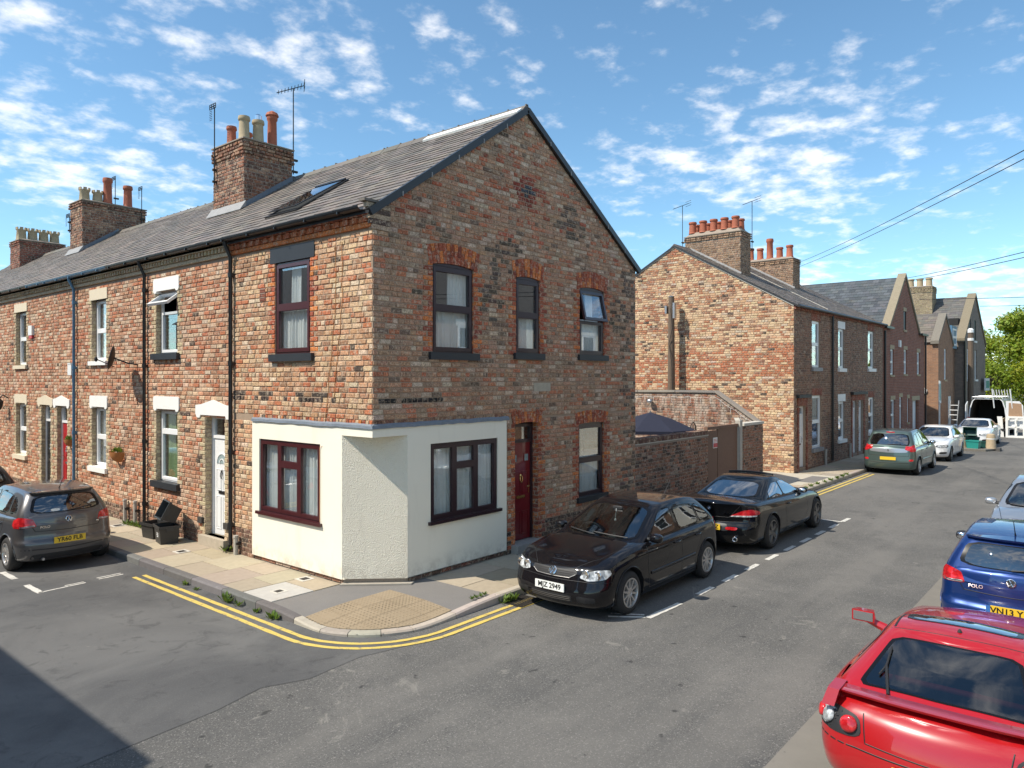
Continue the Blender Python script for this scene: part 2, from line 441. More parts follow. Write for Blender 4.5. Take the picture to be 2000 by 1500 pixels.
BOXF = ((0, 3, 2, 1), (4, 5, 6, 7), (0, 1, 5, 4), (1, 2, 6, 5), (2, 3, 7, 6), (3, 0, 4, 7))
class MB:
    def __init__(s):
        s.v = []; s.f = []; s.m = []; s.c = []; s.mi = 0; s.col = None
    def add(s, verts, faces):
        b = len(s.v)
        s.v.extend(tuple(x) for x in verts)
        for f in faces:
            s.f.append(tuple(b + i for i in f)); s.m.append(s.mi); s.c.append(s.col)
        return s
    def poly(s, pts):
        return s.add(pts, [tuple(range(len(pts)))])
    def hexa(s, p, skip=()):
        a = V(p[1]) - V(p[0]); b = V(p[3]) - V(p[0]); c = V(p[4]) - V(p[0])
        fl = a.cross(b).dot(c) < 0
        return s.add(p, [tuple(reversed(f)) if fl else f for i, f in enumerate(BOXF) if i not in skip])
    def box(s, x0, x1, y0, y1, z0, z1):
        return s.hexa([(x0, y0, z0), (x1, y0, z0), (x1, y1, z0), (x0, y1, z0), (x0, y0, z1), (x1, y0, z1), (x1, y1, z1), (x0, y1, z1)])
    def prism(s, pts, vec):
        vec = V(vec); n = len(pts); a = [V(p) for p in pts]; b = [p + vec for p in a]
        return s.add(a + b, [tuple(reversed(range(n))), tuple(range(n, 2 * n))] + [(i, (i + 1) % n, n + (i + 1) % n, n + i) for i in range(n)])
    def lathe(s, o, ax, prof, n=16, caps=True):
        o = V(o); ax = V(ax).normalized()
        t = V((1, 0, 0)) if abs(ax.x) < 0.9 else V((0, 1, 0))
        e1 = ax.cross(t).normalized(); e2 = ax.cross(e1)
        vs = [o + ax * h + (e1 * math.cos(2 * PI * k / n) + e2 * math.sin(2 * PI * k / n)) * r for r, h in prof for k in range(n)]
        fs = [(j * n + k, j * n + (k + 1) % n, (j + 1) * n + (k + 1) % n, (j + 1) * n + k) for j in range(len(prof) - 1) for k in range(n)]
        if caps:
            fs += [tuple(reversed(range(n))), tuple(range((len(prof) - 1) * n, len(prof) * n))]
        return s.add(vs, fs)
    def tube(s, pts, r, n=6):
        pts = [V(p) for p in pts]; k = len(pts); vs = []
        rr = r if isinstance(r, (list, tuple)) else [r] * k
        for i, p in enumerate(pts):
            d = (pts[min(i + 1, k - 1)] - pts[max(i - 1, 0)]).normalized()
            t = V((0, 0, 1)) if abs(d.z) < 0.9 else V((1, 0, 0))
            a = d.cross(t).normalized(); b = d.cross(a)
            vs += [p + (a * math.cos(2 * PI * q / n) + b * math.sin(2 * PI * q / n)) * rr[i] for q in range(n)]
        fs = [(j * n + q, j * n + (q + 1) % n, (j + 1) * n + (q + 1) % n, (j + 1) * n + q) for j in range(k - 1) for q in range(n)]
        return s.add(vs, fs + [tuple(reversed(range(n))), tuple(range((k - 1) * n, k * n))])
    def ball(s, c, r, nu=14, nv=8, rot=None, pw=1.0):
        c = V(c); vs = []
        for j in range(nv + 1):
            th = PI * j / nv
            for i in range(nu):
                ph = 2 * PI * i / nu
                f = lambda q: math.copysign(abs(q) ** pw, q)
                p = V((f(math.sin(th)) * f(math.cos(ph)) * r[0], f(math.sin(th)) * f(math.sin(ph)) * r[1], f(math.cos(th)) * r[2]))
                vs.append(c + (rot @ p if rot else p))
        fs = [(j * nu + i, (j + 1) * nu + i, (j + 1) * nu + (i + 1) % nu, j * nu + (i + 1) % nu) for j in range(nv) for i in range(nu)]
        return s.add(vs, fs)
    def build(s, name, mats, parent=None, smooth=False, local=False, sharp=None, label=None, cat=None, group=None, kind=None):
        me = bpy.data.meshes.new(name)
        me.from_pydata(s.v, [], s.f)
        for x in (mats if isinstance(mats, (list, tuple)) else [mats]):
            me.materials.append(MATS[x])
        if any(s.m):
            me.polygons.foreach_set('material_index', s.m)
        if any(q is not None for q in s.c):
            at = me.color_attributes.new('col', 'FLOAT_COLOR', 'CORNER')
            dat = []
            for f, q in zip(s.f, s.c):
                q = q or (0.5, 0.5, 0.5)
                dat.extend((q[0], q[1], q[2], 1.0) * len(f))
            at.data.foreach_set('color', dat)
        if smooth:
            me.polygons.foreach_set('use_smooth', [True] * len(s.f))
            if sharp:
                me.set_sharp_from_angle(angle=rad(sharp))
        me.update()
        o = bpy.data.objects.new(name, me)
        put(o, parent, local)
        return tag(o, label, cat, group, kind)

def jit(c, a=0.12):
    k = 1 + R.uniform(-a, a)
    return tuple(max(0.005, x * k * (1 + R.uniform(-a, a) * 0.3)) for x in c)
def pick(pal):
    t = R.random() * sum(w for w, _ in pal)
    for w, c in pal:
        t -= w
        if t <= 0:
            return jit(c)
    return jit(pal[-1][1])

# ------------------------------------------------------------------ walls in (s, z, d) coordinates
class Wall:
    def __init__(s, o, S, N):
        s.o = V(o); s.S = V(S); s.N = V(N)
    def p(s, a, z, d=0.0):
        return s.o + s.S * a + s.N * d + V((0, 0, z))
    def bar(s, mb, a0, a1, z0, z1, d0, d1, skip=()):
        mb.hexa([s.p(a0, z0, d1), s.p(a1, z0, d1), s.p(a1, z0, d0), s.p(a0, z0, d0), s.p(a0, z1, d1), s.p(a1, z1, d1), s.p(a1, z1, d0), s.p(a0, z1, d0)], skip)
    def pris(s, mb, pts, d0, d1):
        mb.prism([s.p(a, z, d0) for a, z in pts], s.N * (d1 - d0))

def backing(mb, W, s0, s1, z0, z1, holes, reveal=0.14):
    """wall sheet with openings and their reveals"""
    ss = sorted({s0, s1, *[max(s0, min(s1, h[0])) for h in holes], *[max(s0, min(s1, h[1])) for h in holes]})
    zs = sorted({z0, z1, *[max(z0, min(z1, h[2])) for h in holes], *[max(z0, min(z1, h[3])) for h in holes]})
    for a, b in zip(ss, ss[1:]):
        for c, d in zip(zs, zs[1:]):
            m = ((a + b) / 2, (c + d) / 2)
            if any(h[0] < m[0] < h[1] and h[2] < m[1] < h[3] for h in holes):
                continue
            mb.poly([W.p(a, c), W.p(b, c), W.p(b, d), W.p(a, d)])
    for h in holes:
        a, b, c, d = h[:4]
        for q in (((a, c), (a, d)), ((b, c), (b, d)), ((a, c), (b, c)), ((a, d), (b, d))):
            mb.poly([W.p(*q[0]), W.p(*q[1]), W.p(*q[1], -reveal), W.p(*q[0], -reveal)])

COURSE = 0.086
def field(s0, s1, z0, z1, excl, pal, lim=None, course=COURSE, off=0):
    """bricks (s0,s1,z0,z1,colour) in courses; excl(zmid, i) gives closed intervals; pal(s,z) picks a colour"""
    out = []
    n = int((z1 - z0) / course + 0.35)
    for i in range(n):
        a0, a1 = s0, s1
        za = z0 + i * course; zb = za + course - 0.014
        if lim:
            l = lim(zb)
            a0, a1 = max(s0, l[0]), min(s1, l[1])
            if a1 - a0 < 0.08:
                continue
        gaps = sorted(excl(za + course / 2, i)) if excl else []
        free = []; c = a0
        for g0, g1 in gaps:
            if g1 <= c or g0 >= a1:
                continue
            if g0 > c:
                free.append((c, g0))
            c = max(c, g1)
        if c < a1:
            free.append((c, a1))
        head = (i + off) % 5 == 3
        ln = 0.118 if head else 0.236
        x = math.floor(a0 / ln) * ln - (0 if i % 2 else ln / 2) - 0.03 * math.sin(i * 2.1)
        while x < a1:
            w = ln if head or R.random() > 0.10 else 0.118
            w *= 1 + R.uniform(-0.03, 0.03)
            for f0, f1 in free:
                p, q = max(x, f0) , min(x + w - 0.014, f1)
                if q - p > 0.035:
                    out.append((p, q, za + R.uniform(-.002, .002), zb + R.uniform(-.002, .002), pal((p + q) / 2, za)))
            x += w
    return out

_bm = {}
def brick_mesh(k):
    """one shared brick with chipped, uneven edges"""
    if k not in _bm:
        rr = random.Random(k)
        mb = MB(); j = lambda a: a + rr.uniform(-.018, .018)
        e = 0.10
        pts = [(-.5, 0, -.5), (.5, 0, -.5), (.5, 0, .5), (-.5, 0, .5), (j(-.5 + e / 2), 1, j(-.5 + e)), (j(.5 - e / 2), 1, j(-.5 + e)), (j(.5 - e / 2), 1, j(.5 - e)), (j(-.5 + e / 2), 1, j(.5 - e))]
        mb.add(pts, [(4, 5, 6, 7), (0, 1, 5, 4), (1, 2, 6, 5), (2, 3, 7, 6), (3, 0, 4, 7)])
        me = bpy.data.meshes.new('brick')
        me.from_pydata(mb.v, [], mb.f); me.materials.append(MATS['brick_single'])
        _bm[k] = me
    return _bm[k]

def lay(W, bricks, parent, single=0, mat='brick', name='brick', proud=0.012):
    """single: that many of the nearest bricks become objects of their own, the rest one part"""
    order = sorted(range(len(bricks)), key=lambda i: (W.p((bricks[i][0] + bricks[i][1]) / 2, bricks[i][2]) - CAM).length - 1.2 * (bricks[i][1] - bricks[i][0]))
    solo = set(order[:single])
    mb = MB()
    rot = M((W.S, W.N, V((0, 0, 1)))).transposed().to_4x4()
    for i, (a, b, c, d, col) in enumerate(bricks):
        pr = proud * R.uniform(0.5, 1.45)
        if i in solo:
            o = bpy.data.objects.new('brick', brick_mesh(R.randrange(6)))
            put(o, parent)
            o.matrix_local = M.Translation(W.p((a + b) / 2, (c + d) / 2, 0.0)) @ rot @ M.Diagonal((b - a, pr, d - c, 1))
            o.color = (*col, 1)
            continue
        mb.col = col
        j = lambda x, q=.0035: x + R.uniform(-q, q)
        e = 0.009
        p = [W.p(a, c), W.p(b, c), W.p(b, d), W.p(a, d), W.p(j(a + e), j(c + e), pr), W.p(j(b - e), j(c + e), pr), W.p(j(b - e), j(d - e), pr), W.p(j(a + e), j(d - e), pr)]
        mb.add(p, [(4, 5, 6, 7), (0, 1, 5, 4), (1, 2, 6, 5), (2, 3, 7, 6), (3, 0, 4, 7)])
    if mb.f:
        mb.build('brickwork', mat, parent, kind='stuff')

# ------------------------------------------------------------------ windows
def ring(W, mb, s0, s1, z0, z1, b, d0, d1):
    W.bar(mb, s0, s0 + b, z0, z1, d0, d1); W.bar(mb, s1 - b, s1, z0, z1, d0, d1)
    W.bar(mb, s0 + b, s1 - b, z0, z0 + b, d0, d1); W.bar(mb, s0 + b, s1 - b, z1 - b, z1, d0, d1)

def curtain(W, s0, s1, z0, z1, d, parent, mat='curtain', folds=9, amp=0.022, n=None):
    mb = MB(); n = n or int(14 * folds * 0.7) ; ph = R.random() * 6; cols = []
    for i in range(n + 1):
        t = i / n
        x = t * folds * 2 * PI + ph
        dd = amp * (math.sin(x) + 0.5 * math.sin(2.3 * x + 1) + 0.3 * math.sin(0.37 * x))
        cols.append((s0 + (s1 - s0) * t, dd))
    vs = []
    for z, k in ((z0, 1.15), ((z0 + z1) / 2, 1.0), (z1, 0.6)):
        vs += [W.p(a, z, d + dd * k) for a, dd in cols]
    m = n + 1
    mb.add(vs, [(r * m + i, r * m + i + 1, (r + 1) * m + i + 1, (r + 1) * m + i) for r in range(2) for i in range(n)])
    return mb.build('curtain', mat, parent, smooth=True)

def window(house, W, s0, s1, z0, z1, fm, cells, depth=0.085, bw=0.055, sill=None, lintel=None, cur=(), openc=None, angle=0, arch=0.0, g='glass', name='window', flush=False):
    """cells: (u0,u1,v0,v1) panes in fractions; cur: (u0,u1,v0,v1,material,folds)"""
    mb = MB(); f0, f1 = -depth - 0.05, -depth
    if flush:
        f0, f1 = -0.06, 0.03
    ring(W, mb, s0, s1, z0, z1, bw * 0.75, f0, f1)
    if arch:
        pts = [(s0, z1)] + [(s0 + (s1 - s0) * k / 10, z1 + arch * (1 - (2 * k / 10 - 1) ** 2)) for k in range(11)] + [(s1, z1)]
        W.pris(mb, pts[1:-1], f0, f1 + 0.012)
    a0, a1, c0, c1 = s0 + bw * 0.6, s1 - bw * 0.6, z0 + bw * 0.6, z1 - bw * 0.6
    panes = []; opened = None
    for k, (u0, u1, v0, v1) in enumerate(cells):
        x0, x1 = a0 + (a1 - a0) * u0, a0 + (a1 - a0) * u1
        y0, y1 = c0 + (c1 - c0) * v0, c0 + (c1 - c0) * v1
        if k == openc:
            opened = (x0, x1, y0, y1)
            continue
        ring(W, mb, x0, x1, y0, y1, bw, f0 + 0.008, f1 + 0.014)
        ring(W, mb, x0 + bw * .9, x1 - bw * .9, y0 + bw * .9, y1 - bw * .9, 0.012, f0 + 0.012, f1 - 0.004)
        panes.append((x0 + bw * .8, x1 - bw * .8, y0 + bw * .8, y1 - bw * .8))
    wo = mb.build(name, fm, house)
    for (x0, x1, y0, y1) in panes:
        q = MB(); W.bar(q, x0, x1, y0, y1, f0 + 0.02, f0 + 0.026)
        q.build('pane', g, wo)
    if opened:
        x0, x1, y0, y1 = opened
        hinge = W.p(0, y1, f1)
        def tilt(q):
            ax = W.S
            T = M.Translation(hinge) @ M.Rotation(angle, 4, ax) @ M.Translation(-hinge)
            T2 = M.Translation(hinge) @ M.Rotation(-angle, 4, ax) @ M.Translation(-hinge)
            tst = (T @ W.p(0, y0, f1) - W.o).dot(W.N)
            tr = T if tst > 0 else T2
            q.v = [tuple(tr @ V(p)) for p in q.v]
        q = MB(); ring(W, q, x0, x1, y0, y1, bw, f0 + 0.008, f1 + 0.014); tilt(q); q.build('opening_sash', fm, wo)
        q = MB(); W.bar(q, x0 + bw * .8, x1 - bw * .8, y0 + bw * .8, y1 - bw * .8, f0 + 0.02, f0 + 0.026); tilt(q); q.build('pane', g, wo)
    for (u0, u1, v0, v1, cm, folds) in cur:
        curtain(W, s0 + (s1 - s0) * u0, s0 + (s1 - s0) * u1, z0 + (z1 - z0) * v0, z0 + (z1 - z0) * v1, f0 - 0.07, wo, cm, folds)
    if sill:
        m, h, ext, out = sill
        q = MB(); W.bar(q, s0 - ext, s1 + ext, z0 - h, z0 + 0.004, -depth, out)
        q.build('sill', m, wo)
    if lintel:
        m, h, ext, out = lintel[:4]
        q = MB()
        k = 0.05
        W.pris(q, [(s0 - ext, z1 + 0.02), (s0 - ext + k, z1 - 0.03), (s0 + 0.03, z1 - 0.03), (s0 + 0.06, z1 + 0.012), (s1 - 0.06, z1 + 0.012), (s1 - 0.03, z1 - 0.03), (s1 + ext - k, z1 - 0.03), (s1 + ext, z1 + 0.02), (s1 + ext, z1 + h - 0.03), (s1 + ext - 0.04, z1 + h), (s0 - ext + 0.04, z1 + h), (s0 - ext, z1 + h - 0.03)] if lintel[4:] else [(s0 - ext, z1), (s1 + ext, z1), (s1 + ext, z1 + h), (s0 - ext, z1 + h)], -0.1, out)
        q.build('lintel', m, wo)
    return wo
SASH = [(0, 1, 0, .5), (0, 1, .5, 1)]

def door(house, W, s0, s1, z0, z1, leaf_m, frame_m, leaf_h=1.98, depth=0.12, fw=0.06, style='panel', hinge=1, lab=None):
    mb = MB(); f0, f1 = -depth - 0.07, -depth
    W.bar(mb, s0, s0 + fw, z0, z1, f0, f1); W.bar(mb, s1 - fw, s1, z0, z1, f0, f1)
    W.bar(mb, s0 + fw, s1 - fw, z1 - fw, z1, f0, f1)
    zl = z0 + leaf_h
    tr = z1 - fw - zl > 0.18
    if tr:
        W.bar(mb, s0 + fw, s1 - fw, zl, zl + fw, f0, f1)
    do = mb.build('door', frame_m, house, label=lab)
    if tr:
        q = MB(); W.bar(q, s0 + fw, s1 - fw, zl + fw, z1 - fw, f0 + 0.02, f0 + 0.026); q.build('transom_pane', 'glass', do)
    a, b = s0 + fw + 0.004, s1 - fw - 0.004; zb = z0 + 0.012
    q = MB(); l0, l1 = f0 + 0.005, f1 - 0.025
    W.bar(q, a, b, zb, zl - 0.005, l0, l1)
    w = b - a; h = zl - zb
    def panel(u0, u1, v0, v1):
        x0, x1, y0, y1 = a + w * u0, a + w * u1, zb + h * v0, zb + h * v1
        ring(W, q, x0, x1, y0, y1, 0.016, l1, l1 + 0.01)
        W.bar(q, x0 + 0.035, x1 - 0.035, y0 + 0.035, y1 - 0.035, l1, l1 + 0.009)
    rows = {'panel': [(.1, .46, .08, .40), (.54, .9, .08, .40), (.1, .46, .5, .76), (.54, .9, .5, .76)],
            'red': [(.1, .46, .05, .29), (.54, .9, .05, .29), (.1, .46, .45, .70), (.54, .9, .45, .70)],
            'upvc': [(.14, .46, .06, .40), (.54, .86, .06, .40), (.14, .46, .46, .68), (.54, .86, .46, .68)], 'flat': []}[style]
    for r_ in rows:
        panel(*r_)
    lf = q.build('door_leaf', leaf_m, do)
    if style == 'red':
        for u in (.2, .8):
            q = MB(); c = a + w * u; ring(W, q, c - .075, c + .075, zb + h * .80, zb + h * .80 + .16, .014, l1, l1 + .012)
            q.build('light_frame', leaf_m, do)
            q = MB(); q.mi = 0; W.bar(q, c - .065, c + .065, zb + h * .8 + .01, zb + h * .8 + .15, l1 - .002, l1 + .003)
            q.mi = 1
            for t in (-1, 1):
                for o_ in (-.03, 0.03):
                    W.pris(q, [(c + o_ - .03, zb + h * .8 + .08 - t * .03 - .004), (c + o_ + .03, zb + h * .8 + .08 + t * .03 - .004), (c + o_ + .03, zb + h * .8 + .08 + t * .03 + .004), (c + o_ - .03, zb + h * .8 + .08 - t * .03 + .004)], l1 + .003, l1 + .006)
            q.build('leaded_light', ['curtain_teal', 'steel'], do)
    if style == 'upvc':
        q = MB(); c = (a + b) / 2; zz = zb + h * .74
        W.pris(q, [(c - w * .3, zz)] + [(c - w * .3 * math.cos(PI * k / 10), zz + w * .3 * math.sin(PI * k / 10)) for k in range(1, 10)] + [(c + w * .3, zz)], l1, l1 + 0.008)
        q.build('fan_light', 'curtain_teal', do)
        q = MB()
        for k in range(10):
            t0, t1 = PI * k / 10, PI * (k + 1) / 10
            for r0 in (w * .3, w * .13):
                W.pris(q, [(c - r0 * math.cos(t0), zz + r0 * math.sin(t0)), (c - r0 * math.cos(t1), zz + r0 * math.sin(t1)), (c - (r0 + .02) * math.cos(t1), zz + (r0 + .02) * math.sin(t1)), (c - (r0 + .02) * math.cos(t0), zz + (r0 + .02) * math.sin(t0))], l1, l1 + 0.018)
        q.build('fan_rim', leaf_m, do)
    metal = 'brass' if style == 'red' else 'gutter_black' if style == 'upvc' else 'chrome'
    q = MB(); c = (a + b) / 2
    W.bar(q, c - .13, c + .13, zb + h * .425, zb + h * .455, l1, l1 + .014); q.build('letter_plate', metal, do)
    q = MB(); q.lathe(W.p(c, zb + h * .66, l1), W.N, [(0.03, 0), (.03, .012), (.015, .03)], 10)
    q.tube([W.p(c - .03, zb + h * .65, l1 + .02), W.p(c - .035, zb + h * .61, l1 + .03), W.p(c, zb + h * .585, l1 + .03), W.p(c + .035, zb + h * .61, l1 + .03), W.p(c + .03, zb + h * .65, l1 + .02)], .008)
    q.build('knocker', metal, do)
    q = MB(); hx = b - .055 if hinge > 0 else a + .055
    W.bar(q, hx - .018, hx + .018, zb + h * .47, zb + h * .58, l1, l1 + .008)
    q.tube([W.p(hx, zb + h * .54, l1), W.p(hx, zb + h * .54, l1 + .045), W.p(hx - .1 * hinge, zb + h * .54, l1 + .045)], .009)
    q.build('handle', metal, do)
    return do

# ------------------------------------------------------------------ roofs
def slates(parent, o, S, T, ns, nt_, w=0.26, ex=0.2, pal=None, single=0, name='slate', clip=None, th=0.009):
    """o eave corner, S along the eave (unit), T up the slope (unit); ns, nt_ lengths in metres"""
    o = V(o); S = V(S); T = V(T); N = S.cross(T).normalized()
    if N.z < 0:
        N = -N
    items = []
    rows = int(nt_ / ex)
    for r in range(rows):
        x = -(w / 2 if r % 2 else 0)
        while x < ns - 0.01:
            a, b = max(0, x) + .002, min(ns, x + w) - .003
            if b - a > .03 and not (clip and clip((a + b) / 2, r * ex)):
                items.append((a, b, r * ex, min(nt_, r * ex + ex + .03)))
            x += w
    pt = lambda a, t, h: o + S * a + T * t + N * h
    order = sorted(range(len(items)), key=lambda i: (pt(items[i][0], items[i][2], 0) - CAM).length)
    solo = set(order[:single])
    mb = MB()
    for i, (a, b, t0, t1) in enumerate(items):
        k = pick(pal)
        lift = th * 2.1 + R.uniform(-.003, .005); sk = R.uniform(-.006, .006)
        m = MB() if i in solo else mb
        m.col = k
        c = (a + b) / 2 if i in solo else 0
        ofs = pt((a + b) / 2, t0, 0) if i in solo else V((0, 0, 0))
        p = [pt(a, t0 + sk, lift - th), pt(b, t0 - sk, lift - th), pt(b, t1, .001), pt(a, t1, .001), pt(a, t0 + sk, lift), pt(b, t0 - sk, lift), pt(b, t1, .006), pt(a, t1, .006)]
        m.hexa([q - ofs for q in p], skip=(0,))
        if i in solo:
            ob = m.build('slate', 'slate', parent)
            ob.location = ofs
    if mb.f:
        mb.build('slates', 'slate', parent, kind='stuff')

def pot(parent, x, y, z, r, h, mat, style='plain'):
    mb = MB()
    if style == 'crown':
        mb.lathe((x, y, z), (0, 0, 1), [(r, 0), (r * .92, h * .1), (r * .8, h * .7), (r * .92, h * .78), (r * .92, h * .82), (r * .75, h * .82), (r * .7, h * .3)], 8, False)
        for k in range(6):
            a = k * PI / 3 + .3
            mb.hexa([V((x, y, z)) + V((math.cos(a + i) * rr, math.sin(a + i) * rr, zz)) for zz in (h * .8, h) for i, rr in ((-.3, r * .95), (.3, r * .95), (.3, r * .72), (-.3, r * .72))])
    else:
        mb.lathe((x, y, z), (0, 0, 1), [(r * 1.12, 0), (r * 1.1, h * .06), (r * 1.0, h * .09), (r * .9, h * .8), (r * 1.08, h * .84), (r * 1.12, h * .9), (r * 1.02, h), (r * .8, h), (r * .75, h * .5)], 16, False)
    return mb.build('chimney_pot', mat, parent, smooth=True, sharp=40)

def chimney(house, x0, x1, y0, y1, z0, z1, pal, pots, single=0, cap=0.0, mortar='mortar_grey', corb=2):
    q = MB(); q.box(x0, x1, y0, y1, z0, z1 + .0)
    q.col = None
    ch = q.build('chimney', mortar, house)
    zc = z1 - corb * COURSE - .02
    for W, ln in ((Wall((x0, y0, 0), (0, 1, 0), (-1, 0, 0)), y1 - y0), (Wall((x0, y0, 0), (1, 0, 0), (0, -1, 0)), x1 - x0), (Wall((x1, y0, 0), (0, 1, 0), (1, 0, 0)), y1 - y0), (Wall((x0, y1, 0), (1, 0, 0), (0, 1, 0)), x1 - x0)):
        lay(W, field(-.01, ln + .01, z0, zc, None, lambda s, z: pick(pal)), ch)
        W2 = Wall(W.o, W.S, W.N)
        lay(W2, field(-.04, ln + .04, zc, z1, None, lambda s, z: pick(pal)), ch, proud=0.045)
    q = MB(); e = .05
    q.prism([(x0 - e, y0 - e, z1), (x1 + e, y0 - e, z1), (x1 + e, y1 + e, z1), (x0 - e, y1 + e, z1)], (0, 0, .03))
    q.hexa([(x0, y0, z1 + .03), (x1, y0, z1 + .03), (x1, y1, z1 + .03), (x0, y1, z1 + .03), (x0 + .2, y0 + .2, z1 + .1 + cap), (x1 - .2, y0 + .2, z1 + .1 + cap), (x1 - .2, y1 - .2, z1 + .1 + cap), (x0 + .2, y1 - .2, z1 + .1 + cap)])
    q.build('flaunching', 'mortar_grey', ch)
    for (px, py, r, h, m, st) in pots:
        pot(ch, px, py, z1 + .06 + cap, r, h, m, st)
    return ch

def aerial(x, y, z, h, label, kind='box', lean=0.0):
    t = thing('television_aerial', label, 'aerial', (x, y, z))
    q = MB(); top = V((x + lean, y, z + h))
    q.tube([(x, y, z), top], .014, 6); q.build('mast', 'cable', t)
    q = MB()
    if kind == 'box':
        q.tube([top + V((-.05, -.15, 0)), top + V((-.05, .15, 0))], .014, 5)
        for dy in (-.15, -.05, .05, .15):
            q.tube([top + V((-.05, dy, -.06)), top + V((-.05, dy, .06))], .012, 4)
        for dz in (-.06, .06):
            q.tube([top + V((-.05, -.15, dz)), top + V((-.05, .15, dz))], .012, 4)
        for k in range(7):
            q.tube([top + V((-.1, -.06, -.10 - k * .045)), top + V((-.1, .06, -.10 - k * .045))], .008, 4)
    else:
        d = V((-.75, .45, -.35)).normalized(); e = d.cross(V((0, 0, 1))).normalized()
        q.tube([top - d * .3, top + d * .45], .012, 5)
        for k in range(9):
            c = top - d * .3 + d * .7 * k / 8; l = .21 - .009 * k
            q.tube([c - e * l, c + e * l], .008, 4)
        for s_ in (-1, 1):
            q.tube([top - d * .3 - e * .2 + V((0, 0, .09 * s_)), top - d * .3 + e * .2 + V((0, 0, .09 * s_))], .008, 4)
    q.build('antenna', 'cable', t)
    for dz in (.05, .35):
        q = MB(); q.box(x - .05, x + .12, y - .03, y + .03, z + dz, z + dz + .05); q.build('bracket', 'cast_iron', t)
    return t
# ------------------------------------------------------------------ ground, roads, pavements
def sheet(name, rects, z, mat, kind='structure', parent=None):
    q = MB()
    for (x0, x1, y0, y1) in rects:
        q.poly([(x0, y0, z), (x1, y0, z), (x1, y1, z), (x0, y1, z)])
    return q.build(name, mat, parent, kind=kind)
sheet('ground', [(-1500, 1500, -1500, 1500)], -0.30, 'ground')
road = sheet('road', [(-90, 160, -8.95, -0.3), (-7.3, -0.2, -0.3, 70), (-7.3, -3.6, -60, -8.95)], -0.12, 'asphalt')
q = MB(); _yy = [-1.9, -1.72, -1.8, -1.6, -1.75, -1.9, -1.85]; _xx = [-.9, -1.6, -2.4, -2.9, -3.5, -5.2, -7.3]
q.poly([(x_, y_, -0.116) for x_, y_ in zip(_xx, _yy)] + [(-7.3, 70, -0.116), (-.9, 70, -0.116)]); q.build('side_street', 'asphalt_side', None, kind='structure')
sheet('parking_strip', [(-3.5, 60, -8.95, -6.56)], -0.116, 'channel')

KC = V((-0.27, -0.45, 0)); KR = 1.15
def kerb_path():
    pts = []
    y = 40.0
    while y > -0.45 + 1e-6:
        pts.append(V((-1.42, y, 0))); y -= 0.25
    for k in range(0, 25):
        a = PI + k * PI / 2 / 24
        pts.append(KC + V((math.cos(a), math.sin(a), 0)) * KR)
    x = -0.27 + 0.25
    while x < 80:
        pts.append(V((x, -1.6, 0))); x += 0.25
    return pts
KP = kerb_path()
def sstep(x, a, b):
    t = max(0, min(1, (x - a) / (b - a)))
    return t * t * (3 - 2 * t)
def zpav(x, y):
    dx, dy = x - KC.x, y - KC.y
    ph = math.degrees(math.atan2(dy, dx)) % 360
    win = sstep(ph, 128, 185) * (1 - sstep(ph, 275, 332))
    r = max(abs(dx), abs(dy), math.hypot(dx, dy) * .9)
    return -0.075 * win * max(0, min(1, (r - .25) / .8))

pav = sheet('pavement', [(-1.31, 0.3, 0.6, 40), (0.9, 80, -1.49, 0.3)], -0.014, 'cement')
# corner apron of asphalt
q = MB(); g_ = .06; idx = {}; fs_ = []
def in_kerb(x, y):
    if x < KC.x and y < KC.y: return math.hypot(x - KC.x, y - KC.y) < KR - .03
    return x > -1.39 and y > -1.57
def avert(i, k):
    if (i, k) not in idx:
        x, y = -1.38 + i * g_, -1.56 + k * g_
        idx[(i, k)] = len(q.v); q.v.append((x, y, zpav(x, y) - .004))
    return idx[(i, k)]
for i in range(42):
    for k in range(40):
        x, y = -1.38 + (i + .5) * g_, -1.56 + (k + .5) * g_
        if in_kerb(x, y) and x < 1.12 and y < .80 and not (x > .35 and y > .35):
            q.f.append((avert(i, k), avert(i + 1, k), avert(i + 1, k + 1), avert(i, k + 1))); q.m.append(0); q.c.append(None)
q.build('apron', 'asphalt_dark', pav, smooth=True)
# kerb stones, each its own
i = 0; acc = 0
def kerb_seg(pa, seg):
    q = MB(); L = []; 
    for k in seg:
        p = KP[k]; d = (KP[min(k + 1, len(KP) - 1)] - KP[max(k - 1, 0)]).normalized(); nrm = V((-d.y, d.x, 0))
        zt = zpav(*(p + nrm * .06).xy) + 0.004
        L.append((p + nrm * .0, p + nrm * .135, zt, d))
    L[0] = (L[0][0] + L[0][3] * .006, L[0][1] + L[0][3] * .006, L[0][2], 0)
    L[-1] = (L[-1][0] - L[-1][3] * .006, L[-1][1] - L[-1][3] * .006, L[-1][2], 0)
    vs = []
    for a, b, z, _ in L:
        ab = (b - a).normalized()
        vs += [(*(a - ab * 0.0).xy, -.16), (*a.xy, z - .022), (*(a + ab * .022).xy, z), (*b.xy, z), (*b.xy, -.16)]
    n_ = len(L)
    fs = [(i_ * 5 + k, (i_ + 1) * 5 + k, (i_ + 1) * 5 + k + 1, i_ * 5 + k + 1) for i_ in range(n_ - 1) for k in range(4)]
    fs += [(0, 1, 2, 3, 4), tuple(reversed(range((n_ - 1) * 5, n_ * 5)))]
    corner = L[0][0].y < 0.6 and L[0][0].x < 1.9
    base = (0.40, 0.36, 0.30) if corner or L[0][0].x > 12 else (0.155, 0.15, 0.145)
    q.col = jit(base, .14)
    q.add(vs, fs)
    q.build('kerb_stone', 'stone', pav)
k = 0
while k < len(KP) - 1:
    p = KP[k]
    step = 4
    if p.y <= -0.45 and p.x < -0.28:
        step = 6
    e = min(k + step, len(KP) - 1)
    if p.y < 24 and p.x < 46:
        kerb_seg(pav, range(k, e + 1))
    k = e
